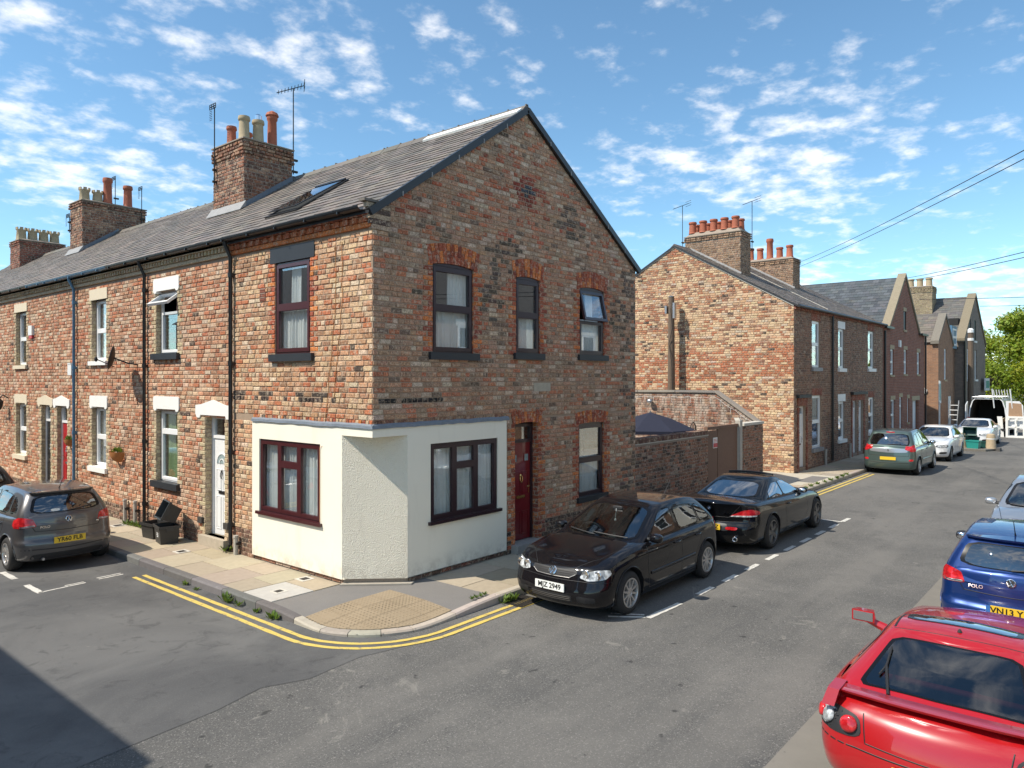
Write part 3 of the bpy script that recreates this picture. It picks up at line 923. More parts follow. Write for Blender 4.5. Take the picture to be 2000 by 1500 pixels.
# paving slabs, each its own
def slab(x0, x1, y0, y1, c, dz=0.0):
    q = MB(); q.col = c; g_ = .006
    j = [R.uniform(-.003, .004) for _ in range(4)]
    xs = ((x0 + g_, y0 + g_), (x1 - g_, y0 + g_), (x1 - g_, y1 - g_), (x0 + g_, y1 - g_))
    q.hexa([(x, y, -.03) for x, y in xs] + [(x, y, zpav(x, y) + j[i] + dz) for i, (x, y) in enumerate(xs)], skip=(0,))
    return q.build('paving_slab', 'slab', pav)
SLABC = [(3, (0.40, 0.33, 0.24)), (3, (0.375, 0.315, 0.235)), (2, (0.42, 0.36, 0.27)), (1, (0.34, 0.295, 0.235))]
y = 1.62; r_ = 0
slab(-1.285, -.52, .80, 1.6, (0.44, 0.42, 0.385)); slab(-.52, -.0, .80, 1.6, jit(SLABC[0][1]))
while y < 26:
    d = R.choice((.62, .7, .92, .78))
    m_ = -.64 + (0.12 if r_ % 2 else -.1)
    slab(-1.285, m_, y, y + d, pick(SLABC)); slab(m_, 0.0, y, y + d, pick(SLABC))
    y += d; r_ += 1
x = 1.12; r_ = 0
while x < 45:
    d = R.choice((.62, .75, .92, .8))
    if not (16.1 < x < 18.9):
        m_ = -.72 + (0.13 if r_ % 2 else -.12)
        slab(x, x + d, -1.465, m_, pick(SLABC)); slab(x, x + d, m_, 0.0, pick(SLABC))
    x += d; r_ += 1
q = MB(); q.col = (0.46, 0.42, 0.34); q.prism([(16.08, -1.46, -.01), (18.94, -1.46, -.01), (18.94, 12, -.01), (16.15, 12, -.01)], (0, 0, .012)); q.build('alley_paving', 'slab', pav)
q = MB(); q.box(16.9, 18.6, -1.3, -.75, -.01, .006); q.build('patch', 'asphalt_dark', pav)
# tactile paving at the crossing, slabs and blisters
def clip_poly(pts, clip):
    for i in range(len(clip)):
        a, b = clip[i], clip[(i + 1) % len(clip)]
        out = []
        for j in range(len(pts)):
            p, q_ = pts[j], pts[(j + 1) % len(pts)]
            f = lambda t: (b[0] - a[0]) * (t[1] - a[1]) - (b[1] - a[1]) * (t[0] - a[0])
            fp, fq = f(p), f(q_)
            if fp >= 0:
                out.append(p)
            if fp * fq < 0:
                t = fp / (fp - fq); out.append((p[0] + (q_[0] - p[0]) * t, p[1] + (q_[1] - p[1]) * t))
        pts = out
        if len(pts) < 3:
            return []
    return pts
TR = [(0.28, -.08), (-1.275, -.08)] + [(KC.x + 1.005 * math.cos(PI + k * PI / 36), KC.y + 1.005 * math.sin(PI + k * PI / 36)) for k in range(19)] + [(0.28, -1.455)]
q2 = MB()
for ix in range(4):
    for iy in range(4):
        x0 = .28 - .4 * (ix + 1); y0 = -.08 - .4 * (iy + 1)
        pl = clip_poly([(x0 + .004, y0 + .004), (x0 + .396, y0 + .004), (x0 + .396, y0 + .396), (x0 + .004, y0 + .396)], TR)
        if len(pl) < 3:
            continue
        q = MB(); q.prism([(a, b, zpav(a, b) - .02) for a, b in pl], (0, 0, .026)); q.build('tactile_slab', 'tactile', pav)
        for k in range(6):
            for l in range(6):
                a, b = x0 + .033 + .0667 * k, y0 + .033 + .0667 * l
                if clip_poly([(a - .014, b - .014), (a + .014, b - .014), (a + .014, b + .014), (a - .014, b + .014)], TR):
                    q2.lathe((a, b, zpav(a, b) + .0055), (0, 0, 1), [(.0135, 0), (.0095, .0055)], 6)
q2.build('blisters', 'tactile', pav, kind='stuff')

# road markings
def stripe(name, pts, w, mat, label_=None, z=-0.1125):
    q = MB(); n_ = len(pts); vs = []
    for i, p in enumerate(pts):
        d = (pts[min(i + 1, n_ - 1)] - pts[max(i - 1, 0)]).normalized(); nn = V((-d.y, d.x, 0))
        a, b = w / 2 * R.uniform(.86, 1.12), w / 2 * R.uniform(.86, 1.12)
        vs += [(*(p + nn * a).xy, z), (*(p - nn * b).xy, z)]
    q.add(vs, [(2 * i, 2 * i + 1, 2 * i + 3, 2 * i + 2) for i in range(n_ - 1)])
    return q.build(name, mat, road)
def offs(d, keep):
    out = []
    for i, p in enumerate(KP):
        if keep(p):
            t = (KP[min(i + 1, len(KP) - 1)] - KP[max(i - 1, 0)]).normalized()
            out.append(p + V((t.y, -t.x, 0)) * d)
    return out
for d in (.235, .405):
    stripe('yellow_line', offs(d, lambda p: p.y < 4.45 and p.x < 1.75), .075, 'yellow_line')
    stripe('yellow_line', offs(d, lambda p: p.y < 0 and 10.8 < p.x < 21.6), .075, 'yellow_line')
def dash(a, b, w=.09):
    a, b = V((*a, 0)), V((*b, 0)); n_ = max(3, int((b - a).length / .06))
    stripe('white_line', [a.lerp(b, k / n_) for k in range(n_ + 1)], w, 'white_line')
dash((-3.2, 4.42), (-3.2, 5.12), .1); dash((-3.22, 4.46), (-2.5, 4.52), .045); dash((-2.8, 4.58), (-2.5, 4.6), .035)
dash((-2.27, 4.58), (-1.86, 4.6), .045); dash((-2.27, 4.68), (-1.86, 4.7), .035)
for k in range(6):
    dash((-3.2, 5.7 + k * 1.35), (-3.2, 6.4 + k * 1.35), .1)
dash((2.02, -3.68), (1.7, -3.25), .06); dash((2.1, -3.62), (1.85, -3.2), .05); dash((2.02, -3.72), (2.95, -3.76), .1)
for k in range(9):
    x = 3.55 + k * .98
    dash((x, -3.76), (x + .55, -3.76), .1)
dash((11.35, -3.3), (11.35, -3.76), .09)
# gully grating, covers
gt = thing('drain_grating', 'rusty iron road drain grating in the gutter before the black hatchback', 'drain', (1.45, -1.82, -.115))
q = MB(); ringr = Wall((0, 0, -.115), (1, 0, 0), (0, 0, 1))
q.box(1.2, 1.72, -2.03, -1.99, -.12, -.104); q.box(1.2, 1.72, -1.66, -1.62, -.12, -.104); q.box(1.2, 1.24, -1.99, -1.66, -.12, -.104); q.box(1.68, 1.72, -1.99, -1.66, -.12, -.104)
q.build('frame', 'cast_iron', gt)
for k in range(8):
    q = MB(); q.box(1.255 + k * .053, 1.285 + k * .053, -1.99, -1.66, -.12, -.105); q.build('grating_bar', 'cast_iron', gt)
def cover(x, y, s, lab):
    t = thing('inspection_cover', lab, 'cover', (x, y, 0)); q = MB(); q.box(x - s, x + s, y - s, y + s, -.01, .007); q.build('lid', 'cast_iron', t)
    q = MB()
    q.box(x - s - .05, x + s + .05, y - s - .05, y - s, -.01, .006); q.box(x - s - .05, x + s + .05, y + s, y + s + .05, -.01, .006)
    q.box(x - s - .05, x - s, y - s, y + s, -.01, .006); q.box(x + s, x + s + .05, y - s, y + s, -.01, .006); q.build('surround', 'cement', t)
cover(-.62, 5.0, .075, 'small iron utility cover set in slabs before the white front door')
cover(-.22, 1.5, .07, 'small iron utility cover set in cement beside the plinth of the cream render')
cover(-.9, 1.2, .06, 'small iron utility cover in the pale concrete slab at the kerb')
cover(-.35, 8.6, .09, 'small iron utility cover on the pavement beyond the black recycling boxes')
# ------------------------------------------------------------------ the terrace
PAL_F = [(33, (0.56, 0.385, 0.24)), (27, (0.51, 0.285, 0.165)), (16, (0.44, 0.16, 0.08)), (16, (0.34, 0.19, 0.115)), (3, (0.09, 0.065, 0.05)), (7, (0.60, 0.47, 0.34))]
PAL_F2 = [(27, (0.56, 0.39, 0.27)), (27, (0.49, 0.255, 0.155)), (20, (0.43, 0.16, 0.085)), (15, (0.34, 0.18, 0.11)), (2, (0.10, 0.07, 0.055)), (6, (0.60, 0.47, 0.35))]
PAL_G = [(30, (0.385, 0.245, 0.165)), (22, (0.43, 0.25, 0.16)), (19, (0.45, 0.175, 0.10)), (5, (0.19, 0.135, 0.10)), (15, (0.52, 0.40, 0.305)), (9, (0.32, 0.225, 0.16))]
PAL_Q = [(5, (0.44, 0.125, 0.055)), (3, (0.33, 0.085, 0.05)), (3, (0.54, 0.19, 0.06))]
PAL_QG = [(6, (0.36, 0.10, 0.055)), (3, (0.56, 0.18, 0.06)), (2, (0.26, 0.08, 0.055))]
PAL_C = [(5, (0.50, 0.41, 0.27)), (3, (0.43, 0.34, 0.215)), (1, (0.34, 0.27, 0.19))]
PAL_ST = [(4, (0.155, 0.133, 0.116)), (4, (0.18, 0.153, 0.132)), (3, (0.128, 0.114, 0.103)), (2, (0.205, 0.17, 0.142))]
PAL_CH = [(4, (0.27, 0.12, 0.075)), (4, (0.20, 0.10, 0.07)), (2, (0.12, 0.07, 0.055)), (2, (0.34, 0.21, 0.14))]

FR = Wall((0, 0, 0), (0, 1, 0), (-1, 0, 0))         # house fronts, s = Y
GA = Wall((0, 0, 0), (1, 0, 0), (0, -1, 0))         # corner gable, s = X
EAVE, RIDGE, RX, DEP = 6.08, 8.67, 3.8, 8.0
K1 = (RIDGE - EAVE) / RX; K2 = (RIDGE - 6.05) / (DEP - RX)
SLT = V((RX + .12, 0, RIDGE - EAVE + .06))

def terrace_roof(h, y0, y1, single=0, gable=False, ridgem='slate'):
    q = MB()
    e = -.12; ze = EAVE + e * K1 - .02
    ya = y0 - (.05 if gable else 0)
    q.prism([(e, ya, ze), (RX, ya, RIDGE - .02), (DEP + .1, ya, 6.0), (DEP + .1, ya, 5.94), (RX, ya, RIDGE - .09), (e, ya, ze - .05)], (0, y1 - ya, 0))
    q.col = None
    rf = q.build('roof', 'paint_black', h)
    T = V((RX - e, 0, RIDGE - .02 - ze)); ln = T.length; T.normalize()
    slates(rf, (e, ya, ze), (0, 1, 0), T, y1 - ya, ln - .05, .27, .195, PAL_ST, single)
    y = ya
    while y < y1 - .05:                       # ridge tiles
        b = min(y + .46, y1)
        q = MB(); q.col = jit((0.135, 0.12, 0.10), .15); r_ = .13
        dz = R.uniform(-.006, .008)
        pr = [(RX - .17, RIDGE - .115), (RX - .03, RIDGE + .035), (RX + .03, RIDGE + .035), (RX + .17, RIDGE - .115), (RX + .15, RIDGE - .13), (RX, RIDGE + .0), (RX - .15, RIDGE - .13)]
        q.prism([(x, y + .003, z + dz) for x, z in pr], (0, b - y - .006, 0))
        q.box(RX - .035, RX + .035, y + .003, y + .03, RIDGE + .03, RIDGE + .06)
        q.build('ridge_tile', 'slate', rf)
        y = b
    return rf

def gutter(h, y0, y1, mat, x=-.2, z=6.03):
    q = MB(); n_ = 8; r_ = .06; vs = []
    for y in (y0, y1):
        for rr in (r_, r_ - .006):
            vs += [(x + rr * math.cos(PI + PI * k / n_), y, z + rr * math.sin(PI + PI * k / n_)) for k in range(n_ + 1)]
    m = n_ + 1
    for lay_ in (0, 1):
        for k in range(n_):
            a = lay_ * m + k
            q.add([vs[a], vs[a + 1], vs[2 * m + a + 1], vs[2 * m + a]], [(0, 1, 2, 3)])
    q.tube([(x - r_, y0, z), (x - r_, y1, z)], .007, 5)
    yy = y0 + .5
    while yy < y1:
        q.box(x - .066, x + .05, yy, yy + .03, z - .068, z - .03); yy += .9
    q.build('gutter', mat, h)
def downpipe(h, y, mat, z1=5.84, x=-.075, r=.038, sw=True):
    q = MB(); pts = [(-.2, y, 5.99), (-.19, y, 5.92), (x, y, 5.68), (x, y, .16), (x - .07, y, .05)]
    q.tube(pts, r, 8)
    for z in (5.3, 3.6, 1.9, .5):
        q.lathe((x, y, z), (0, 0, 1), [(r + .012, 0), (r + .012, .09)], 8)
        q.box(x, .0, y - .06, y + .06, z + .02, z + .07)
    q.build('downpipe', mat, h, smooth=True, sharp=50)

def cornice(h, y0, y1, kind):
    q = MB()
    if kind == 'orange':
        y = y0
        while y < y1 - .02:                    # string course and corbelled header bricks
            b = min(y + .23, y1); q.col = jit((0.52, 0.17, 0.055), .15); q.box(-.05, .03, y + .004, b - .004, 5.735, 5.81); y = b
        y = y0 + .06; k = 0
        while y < y1 - .1:
            q.col = jit((0.40, 0.125, 0.055), .2); q.box(-.085 if k % 2 == 0 else -.05, .02, y, y + .108, 5.82, 5.905); y += .118; k += 1
        y = y0
        while y < y1 - .02:
            b = min(y + .23, y1); q.col = jit((0.33, 0.10, 0.055), .2); q.box(-.10, .02, y + .004, b - .004, 5.915, 5.995); y = b
        q.build('cornice', 'brick', h)
    else:
        q.col = (0.52, 0.42, 0.28)
        q.box(-.05, .02, y0 + .003, y1 - .003, 5.735, 5.81); q.box(-.12, .02, y0 + .003, y1 - .003, 5.91, 5.995)
        y = y0 + .05
        while y < y1 - .1:
            q.col = jit((0.46, 0.36, 0.23), .15); q.box(-.095, .015, y, y + .07, 5.82, 5.908); y += .135
        q.build('cornice', 'brick', h)

def quoin_gaps(ops, zmid, i, z0=0.0):
    """openings [(s0,s1,z0,z1,quoin colour list or None,top zone)] -> gap intervals and quoin bricks for this course"""
    gaps, qb = [], []
    za = z0 + i * COURSE; zb = za + COURSE - .011
    for o in ops:
        a, b, c, d = o[:4]; pal = o[4]; top = o[5] if len(o) > 5 else 0
        if c - .02 < zmid < d + .02:
            l = .225 if i % 2 else .11
            if pal and c + .0 < zmid:
                gaps.append((a - l - .01, b + l + .01))
                qb.append((a - l, a - .001, za, zb, pick(pal))); qb.append((b + .001, b + l, za, zb, pick(pal)))
            else:
                gaps.append((a, b))
        elif top and d <= zmid < d + top:
            gaps.append((a - .12, b + .12))
    return gaps, qb

def stack(ops, s0, s1, z0, z1, pal, lim=None, extra=None, off=0):
    qs = []
    def ex(zm, i):
        g, qb = quoin_gaps(ops, zm, i, z0)
        qs.extend(qb)
        if extra:
            g = g + extra(zm, i)
        return g
    b = field(s0, s1, z0, z1, ex, pal, lim, off=off)
    return b + qs

def voussoirs(parent, W, s0, s1, z, rise, h, pal, n=None):
    """cambered arch of wedge bricks, two per ray"""
    n = n or max(7, int((s1 - s0 + .16) / .082)); a0, a1 = s0 - .07, s1 + .07
    q = MB()
    cz = z - 1.9
    for k in range(n):
        u0, u1 = k / n, (k + 1) / n
        def pt(u, t):
            x = a0 + (a1 - a0) * u
            base = z + rise * (1 - ((x - (s0 + s1) / 2) / ((s1 - s0) / 2 + .07)) ** 2)
            sp = 1 + .16 * t / h
            return ((s0 + s1) / 2 + (x - (s0 + s1) / 2) * sp, base + t * (1 - .10 * (2 * u - 1) ** 2))
        cut = h * (.62 if k % 2 else .38)
        for t0, t1 in ((0, cut - .005), (cut + .005, h)):
            q.col = pick(pal); g_ = .06 / n
            W.pris(q, [pt(u0 + g_, t0), pt(u1 - g_, t0), pt(u1 - g_, t1), pt(u0 + g_, t1)], -.07, .013 * R.uniform(.7, 1.4))
    q.build('arch_bricks', 'brick', parent)

# ---- corner house
H1 = thing('corner_house', 'brick end terrace house with cream rendered corner, maroon windows and dark red door', 'house', (4, 2.1, 0))
W_UP = (1.66, 2.73, 3.79, 5.43)
W_LO = (1.34, 3.22, .92, 2.25)
fo = [(*W_UP, PAL_Q)]
q = MB()
backing(q, FR, 0, 4.2, 2.43, 6.05, [W_UP]); backing(q, FR, 3.46, 4.2, 0, 2.43, [])
GW1 = (1.29, 2.31, 3.8, 5.30); GW2 = (3.51, 4.27, 3.85, 5.30); GW3 = (5.66, 6.63, 3.87, 5.30)
GDO = (3.48, 4.21, .16, 2.46); GWL = (5.62, 6.63, .79, 2.36); GLO = (1.22, 2.95, .93, 2.25)
ARC = .055
gops = [(*GW1[:3], GW1[3] + ARC, PAL_QG, .36), (*GW2[:3], GW2[3] + ARC, PAL_QG, .36), (*GW3[:3], GW3[3] + ARC, PAL_QG, .36), (GDO[0], GDO[1], -.1, GDO[3] + .04, PAL_QG, .36), (*GWL[:3], GWL[3] + .04, PAL_QG, .36)]
backing(q, GA, 0, 8, 2.6, 6.02, [o[:4] for o in gops[:3]])
backing(q, GA, 3.2, 8, 0, 2.6, [o[:4] for o in gops[3:]])
q.poly([GA.p(0, 6.02), GA.p(8, 6.02), GA.p(RX, RIDGE - .1)])
wl = q.build('wall', 'mortar_warm', H1)
q = MB(); q.poly([(8, 0, 0), (8, 4.2, 0), (8, 4.2, 6), (8, 0, 6)]); q.build('rear_wall', 'brick_brown', H1)
q = MB(); q.box(1.1, 7.4, 1.1, 4.1, .05, 5.8); q.build('dark_backing', 'dark_room', H1)  # added box behind the windows, room darkness put into its colour
def pal_front(s, z):
    dark = 2.95 < z < 3.08 and R.random() < .55 and s > .9
    if dark: return jit((0.06, 0.045, 0.04), .2)
    if z < .45: return pick([(3, (0.16, 0.09, 0.065)), (1, (0.3, 0.15, 0.1)), (2, (0.08, 0.06, 0.05))])
    return pick(PAL_F)
b = stack(fo, 0.0, 4.19, 2.70, 5.73, pal_front) 
b += field(3.47, 4.19, .0, 2.62, None, pal_front)
s = .0                                            # soldier course over the render
while s < 3.46:
    b.append((s + .004, min(s + .085, 3.46) - .004, 2.60, 2.695, pick(PAL_F if R.random() < .5 else PAL_Q))); s += .085
lay(FR, b, wl, single=110)
BLK = [(0.05, 0.042, 0.04)]
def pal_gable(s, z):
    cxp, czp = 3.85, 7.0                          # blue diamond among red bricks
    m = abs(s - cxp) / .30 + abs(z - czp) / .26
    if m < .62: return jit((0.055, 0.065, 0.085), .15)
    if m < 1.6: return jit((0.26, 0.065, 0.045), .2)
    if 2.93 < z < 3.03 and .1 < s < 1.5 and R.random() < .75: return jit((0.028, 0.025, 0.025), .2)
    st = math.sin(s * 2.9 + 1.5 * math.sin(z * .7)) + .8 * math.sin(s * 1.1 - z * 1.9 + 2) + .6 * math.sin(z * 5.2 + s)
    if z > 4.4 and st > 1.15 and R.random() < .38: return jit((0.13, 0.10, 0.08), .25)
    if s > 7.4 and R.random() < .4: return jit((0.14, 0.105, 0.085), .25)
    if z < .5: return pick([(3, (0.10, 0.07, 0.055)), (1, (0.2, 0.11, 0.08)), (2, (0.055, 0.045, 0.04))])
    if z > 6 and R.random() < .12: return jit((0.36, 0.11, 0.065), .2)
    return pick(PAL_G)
lim = lambda z: (0, 8) if z < 6.0 else ((z - 6.0) / K1 + .04, 8 - (z - 5.98) / K2 - .04)
b = stack(gops[:3], 0, 7.99, 2.70, 8.6, pal_gable, lim, extra=lambda zm, i: [(4.05, 4.62)] if 3.09 < zm < 3.26 else [])
b += stack([(o[0], o[1], o[2], o[3], o[4], o[5]) for o in gops[3:]], 3.21, 7.99, 0, 2.62, pal_gable)
s = .0
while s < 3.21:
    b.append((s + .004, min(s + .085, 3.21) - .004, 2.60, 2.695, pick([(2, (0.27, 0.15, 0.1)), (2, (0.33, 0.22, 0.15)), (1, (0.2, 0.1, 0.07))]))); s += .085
b += field(3.21, 7.99, 2.615, 2.70, lambda zm, i: [(3.35, 4.33), (5.5, 6.75)], pal_gable)
lay(GA, b, wl, single=190)
q = MB(); q.col = (0.42, 0.37, 0.29); GA.bar(q, 4.06, 4.6, 3.10, 3.27, -.02, .016); q.build('stone_plaque', 'stone', H1)
for o in (GW1, GW2, GW3, GDO, GWL):
    lay(Wall(GA.p(o[1], 0), (0, 1, 0), (-1, 0, 0)), field(.0, .16, o[2], o[3], None, lambda s, z: pick(PAL_QG)), wl, proud=.006)
for (a, b_, c, d) in (GW1, GW2, GW3):
    voussoirs(H1, GA, a, b_, d, ARC, .35, PAL_QG)
voussoirs(H1, GA, GDO[0], GDO[1], GDO[3], .04, .27, PAL_QG); voussoirs(H1, GA, GWL[0], GWL[1], GWL[3], .04, .27, PAL_QG)
# render skin of the old shop corner
e = .028
q = MB()
def skin(W, s0, s1, z0, z1, hole):
    o = V(W.N) * e
    W2 = Wall(W.o + o, W.S, W.N)
    backing(q, W2, s0, s1, z0, z1, [hole] if hole else [], .13)
    return W2
FRS = skin(FR, .745, 3.46, .08, 2.575, W_LO)
GAS = skin(GA, .70, 3.2, .10, 2.575, GLO)
for z0, z1 in ((2.43, 2.575),):
    q.poly([FRS.p(-e, z0), FRS.p(.745, z0), FRS.p(.745, z1), FRS.p(-e, z1)])
    q.poly([GAS.p(-e, z0), GAS.p(.70, z0), GAS.p(.70, z1), GAS.p(-e, z1)])
q.poly([FRS.p(-e, 2.43), FRS.p(.80, 2.43), (.8, .8, 2.43), GAS.p(.76, 2.43)])
for W2, s_ in ((FRS, 3.46), (GAS, 3.2)):
    q.poly([W2.p(s_, .08), W2.p(s_, 2.575), W2.p(s_, 2.575, -.05), W2.p(s_, .08, -.05)])
    q.poly([W2.p(-e, 2.575), W2.p(s_, 2.575), W2.p(s_, 2.6, -.05), W2.p(-e, 2.6, -.05)])
    q.poly([W2.p(.7, .09), W2.p(s_, .09), W2.p(s_, .09, -.06), W2.p(.7, .09, -.06)])
q.build('render_skin', 'render_fine', H1)
q = MB(); A = FRS.p(.745, .09); B = GAS.p(.70, .09)
dv = (V(B) - V(A)); nd = V((-dv.y, dv.x, 0)).normalized()
q.poly([A, B, B + V((0, 0, 2.36)), A + V((0, 0, 2.36))])
q.build('chamfer_render', 'render_rough', H1)
q = MB(); q.poly([A - nd * 0, B, B - V((-.05, -.05, 0)), A - V((-.05, -.05, 0))]); q.build('chamfer_edge', 'render_fine', H1)
# brick plinth under the render
PLP = [(3, (0.30, 0.15, 0.10)), (2, (0.36, 0.13, 0.08)), (2, (0.2, 0.11, 0.08)), (1, (0.42, 0.33, 0.25))]
q = MB(); q.poly([(0.02, .75, 0), (.02, 3.46, 0), (.02, 3.46, .1), (.02, .75, .1)]); q.poly([(.7, .02, 0), (3.2, .02, 0), (3.2, .02, .1), (.7, .02, .1)]); q.poly([(0.02, .75, 0), (.71, .02, 0), (.71, .02, .1), (.02, .75, .1)])
pl = q.build('plinth', 'mortar_grey', H1)
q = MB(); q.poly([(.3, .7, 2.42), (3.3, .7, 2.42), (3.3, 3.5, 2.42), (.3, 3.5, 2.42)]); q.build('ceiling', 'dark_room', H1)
lay(Wall((.022, 0, 0), (0, 1, 0), (-1, 0, 0)), field(.78, 3.45, .005, .086, None, lambda s, z: pick(PLP)), pl)
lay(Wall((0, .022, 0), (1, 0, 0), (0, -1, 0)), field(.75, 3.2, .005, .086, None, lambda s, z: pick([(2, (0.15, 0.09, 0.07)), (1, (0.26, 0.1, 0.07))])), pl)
CHW = Wall((.06, .745, 0), (V((.70 - .03, -.745 + .03, 0)).normalized()), V((-.72, -.69, 0)).normalized())
lay(CHW, field(.0, .95, .005, .086, None, lambda s, z: pick(PLP)), pl)
q = MB(); q.col = (0.40, 0.36, 0.30); q.prism([(-.10, .72, 0), (.70, -.12, 0), (.82, -.06, 0), (.02, .78, 0)], (0, 0, .022)); q.build('plinth_step', 'stone', H1)
# lead flashing
q = MB()
for W, ln in ((FR, 3.46), (GA, 3.26)):
    n_ = 26; vs = []
    for k in range(n_ + 1):
        s_ = -.05 + (ln + .05) * k / n_; j = R.uniform(-.006, .008)
        vs += [W.p(s_, 2.64 + j, .014), W.p(s_, 2.612 + j, .045), W.p(s_, 2.565 + j, .05 + R.uniform(-.004, .006))]
    q.add(vs, [(3 * k + r_, 3 * k + r_ + 1, 3 * k + r_ + 4, 3 * k + r_ + 3) for k in range(n_) for r_ in (0, 1)])
q.build('lead_flashing', 'lead', H1)
# windows of the corner house
NET = 'curtain'
C3 = [(0, .335, 0, 1), (.335, .665, 0, .69), (.335, .665, .69, 1), (.665, 1, 0, 1)]
window(H1, FRS, *W_LO, 'frame_maroon', C3, depth=.03, bw=.058, sill=('frame_maroon', .05, .06, .05), cur=[(.02, .98, .02, .98, NET, 17)])
window(H1, GAS, *GLO, 'frame_plum', C3, depth=.03, bw=.058, sill=('frame_plum', .05, .06, .06), cur=[(.02, .98, .02, .98, NET, 17)])
window(H1, FR, *W_UP, 'frame_maroon', [(0, 1, 0, .51), (0, 1, .51, 1)], depth=.02, bw=.062, sill=('paint_black', .13, .12, .07), lintel=('paint_black', .27, .14, .022), cur=[(.02, .98, .02, .53, NET, 9), (.02, .2, .5, .98, 'curtain_teal', 3), (.42, .68, .5, .98, NET, 3)])
window(H1, GA, *GW1, 'frame_plum', [(0, 1, 0, .52), (0, 1, .52, 1)], depth=.03, bw=.06, arch=ARC, sill=('paint_black', .12, .10, .07), cur=[(.02, .98, .02, .55, NET, 9), (.5, .98, .5, .98, NET, 5)])
window(H1, GA, *GW2, 'frame_plum', [(0, 1, 0, .52), (0, 1, .52, 1)], depth=.03, bw=.06, arch=ARC, sill=('paint_black', .12, .09, .07), cur=[(.02, .98, .02, .55, NET, 6)])
window(H1, GA, *GW3, 'frame_plum', [(0, 1, 0, .52), (0, 1, .52, 1)], depth=.03, bw=.06, arch=ARC, sill=('paint_black', .12, .09, .07), cur=[(.02, .98, .02, .55, NET, 7), (.4, .7, .5, .98, NET, 3)], openc=1, angle=rad(13))
window(H1, GA, *GWL, 'frame_plum', [(0, 1, 0, .5), (0, 1, .5, 1)], depth=.05, bw=.055, arch=.04, sill=('paint_black', .11, .08, .07), cur=[(.02, .98, .02, .55, NET, 7)])
door(H1, GA, *GDO, 'red_door', 'frame_plum', leaf_h=1.93, depth=.14, style='red', lab='dark red panelled front door with brass fittings')
q = MB(); q.col = (0.30, 0.29, 0.27); GA.bar(q, 3.36, 4.33, 0, .155, -.2, .16); q.build('doorstep', 'stone', H1)
def text_mesh(body, size, align='CENTER', ext=0.001, bold=0.0):
    c = bpy.data.curves.new('t', 'FONT'); c.body = body; c.size = size; c.align_x = align; c.align_y = 'CENTER'; c.extrude = ext; c.offset = bold; c.resolution_u = 3
    o = bpy.data.objects.new('t', c); COL.objects.link(o)
    dg = bpy.context.evaluated_depsgraph_get()
    me = bpy.data.meshes.new_from_object(o.evaluated_get(dg))
    bpy.data.objects.remove(o); bpy.data.curves.remove(c)
    return me
def text_obj(body, size, mat, parent, loc, X, Y, local=False, bold=0.0, ext=0.0012, name='lettering'):
    me = text_mesh(body, size, ext=ext, bold=bold); me.materials.clear(); me.materials.append(MATS[mat])
    X = V(X).normalized(); Y = V(Y).normalized(); Z = X.cross(Y)
    T = M((X, Y, Z)).transposed().to_4x4(); T.translation = V(loc)
    me.transform(T)
    o = bpy.data.objects.new(name, me); put(o, parent, local)
    return o
# eaves, kneeler, roof
cornice(H1, .0, 4.2, 'orange'); gutter(H1, .05, 4.2, 'gutter_black')
terrace_roof(H1, 0, 4.2, 180, True)
q = MB()
for a, c_ in (((-.10, EAVE - .14), (RX, RIDGE - .06)), ((DEP + .1, 5.93), (RX, RIDGE - .06))):
    d = V((c_[0] - a[0], 0, c_[1] - a[1])); n_ = V((-d.z, 0, d.x)).normalized()
    if n_.z < 0: n_ = -n_
    q.hexa([V((x, y, z)) + n_ * h_ for h_ in (-.055, .065) for (x, z), y in ((a, -.085), (c_, -.085), (c_, -.01), (a, -.01))])
q.build('verge_trim', 'gutter_black', H1)
q = MB()
for k in range(1, 6):
    for a, c_ in (((-.10, EAVE - .14), (RX, RIDGE - .06)), ((DEP + .1, 5.93), (RX, RIDGE - .06))):
        t = k / 6; x = a[0] + (c_[0] - a[0]) * t; z = a[1] + (c_[1] - a[1]) * t
        q = MB(); q.box(x - .011, x + .011, -.09, -.087, z - .085, z + .0); q.build('verge_clip', 'lead_pale', H1)
q = MB(); q.hexa([(RX - .30, -.05, RIDGE - .21), (RX - .17, -.05, RIDGE - .09), (RX - .17, 2.6, RIDGE - .09), (RX - .30, 2.6, RIDGE - .21), (RX - .32, -.05, RIDGE - .17), (RX - .17, -.05, RIDGE - .055), (RX - .17, 2.6, RIDGE - .055), (RX - .32, 2.6, RIDGE - .17)])
q.build('ridge_bedding', 'paint_white', H1)
q = MB()                                         # corbelled brick kneeler
for k in range(5):
    o_ = .03 + .022 * k; z = 5.70 + k * .082
    q.col = jit((0.11, 0.08, 0.065) if k % 2 else (0.36, 0.27, 0.2), .15)
    q.box(-.03 - .028 * k, .34, -.028, .05, z, z + .074)
q.build('kneeler', 'brick', H1)
q = MB(); q.col = (0.17, 0.15, 0.13); q.box(-.2, .3, -.05, .1, 6.11, 6.15); q.build('kneeler_cap', 'stone', H1)
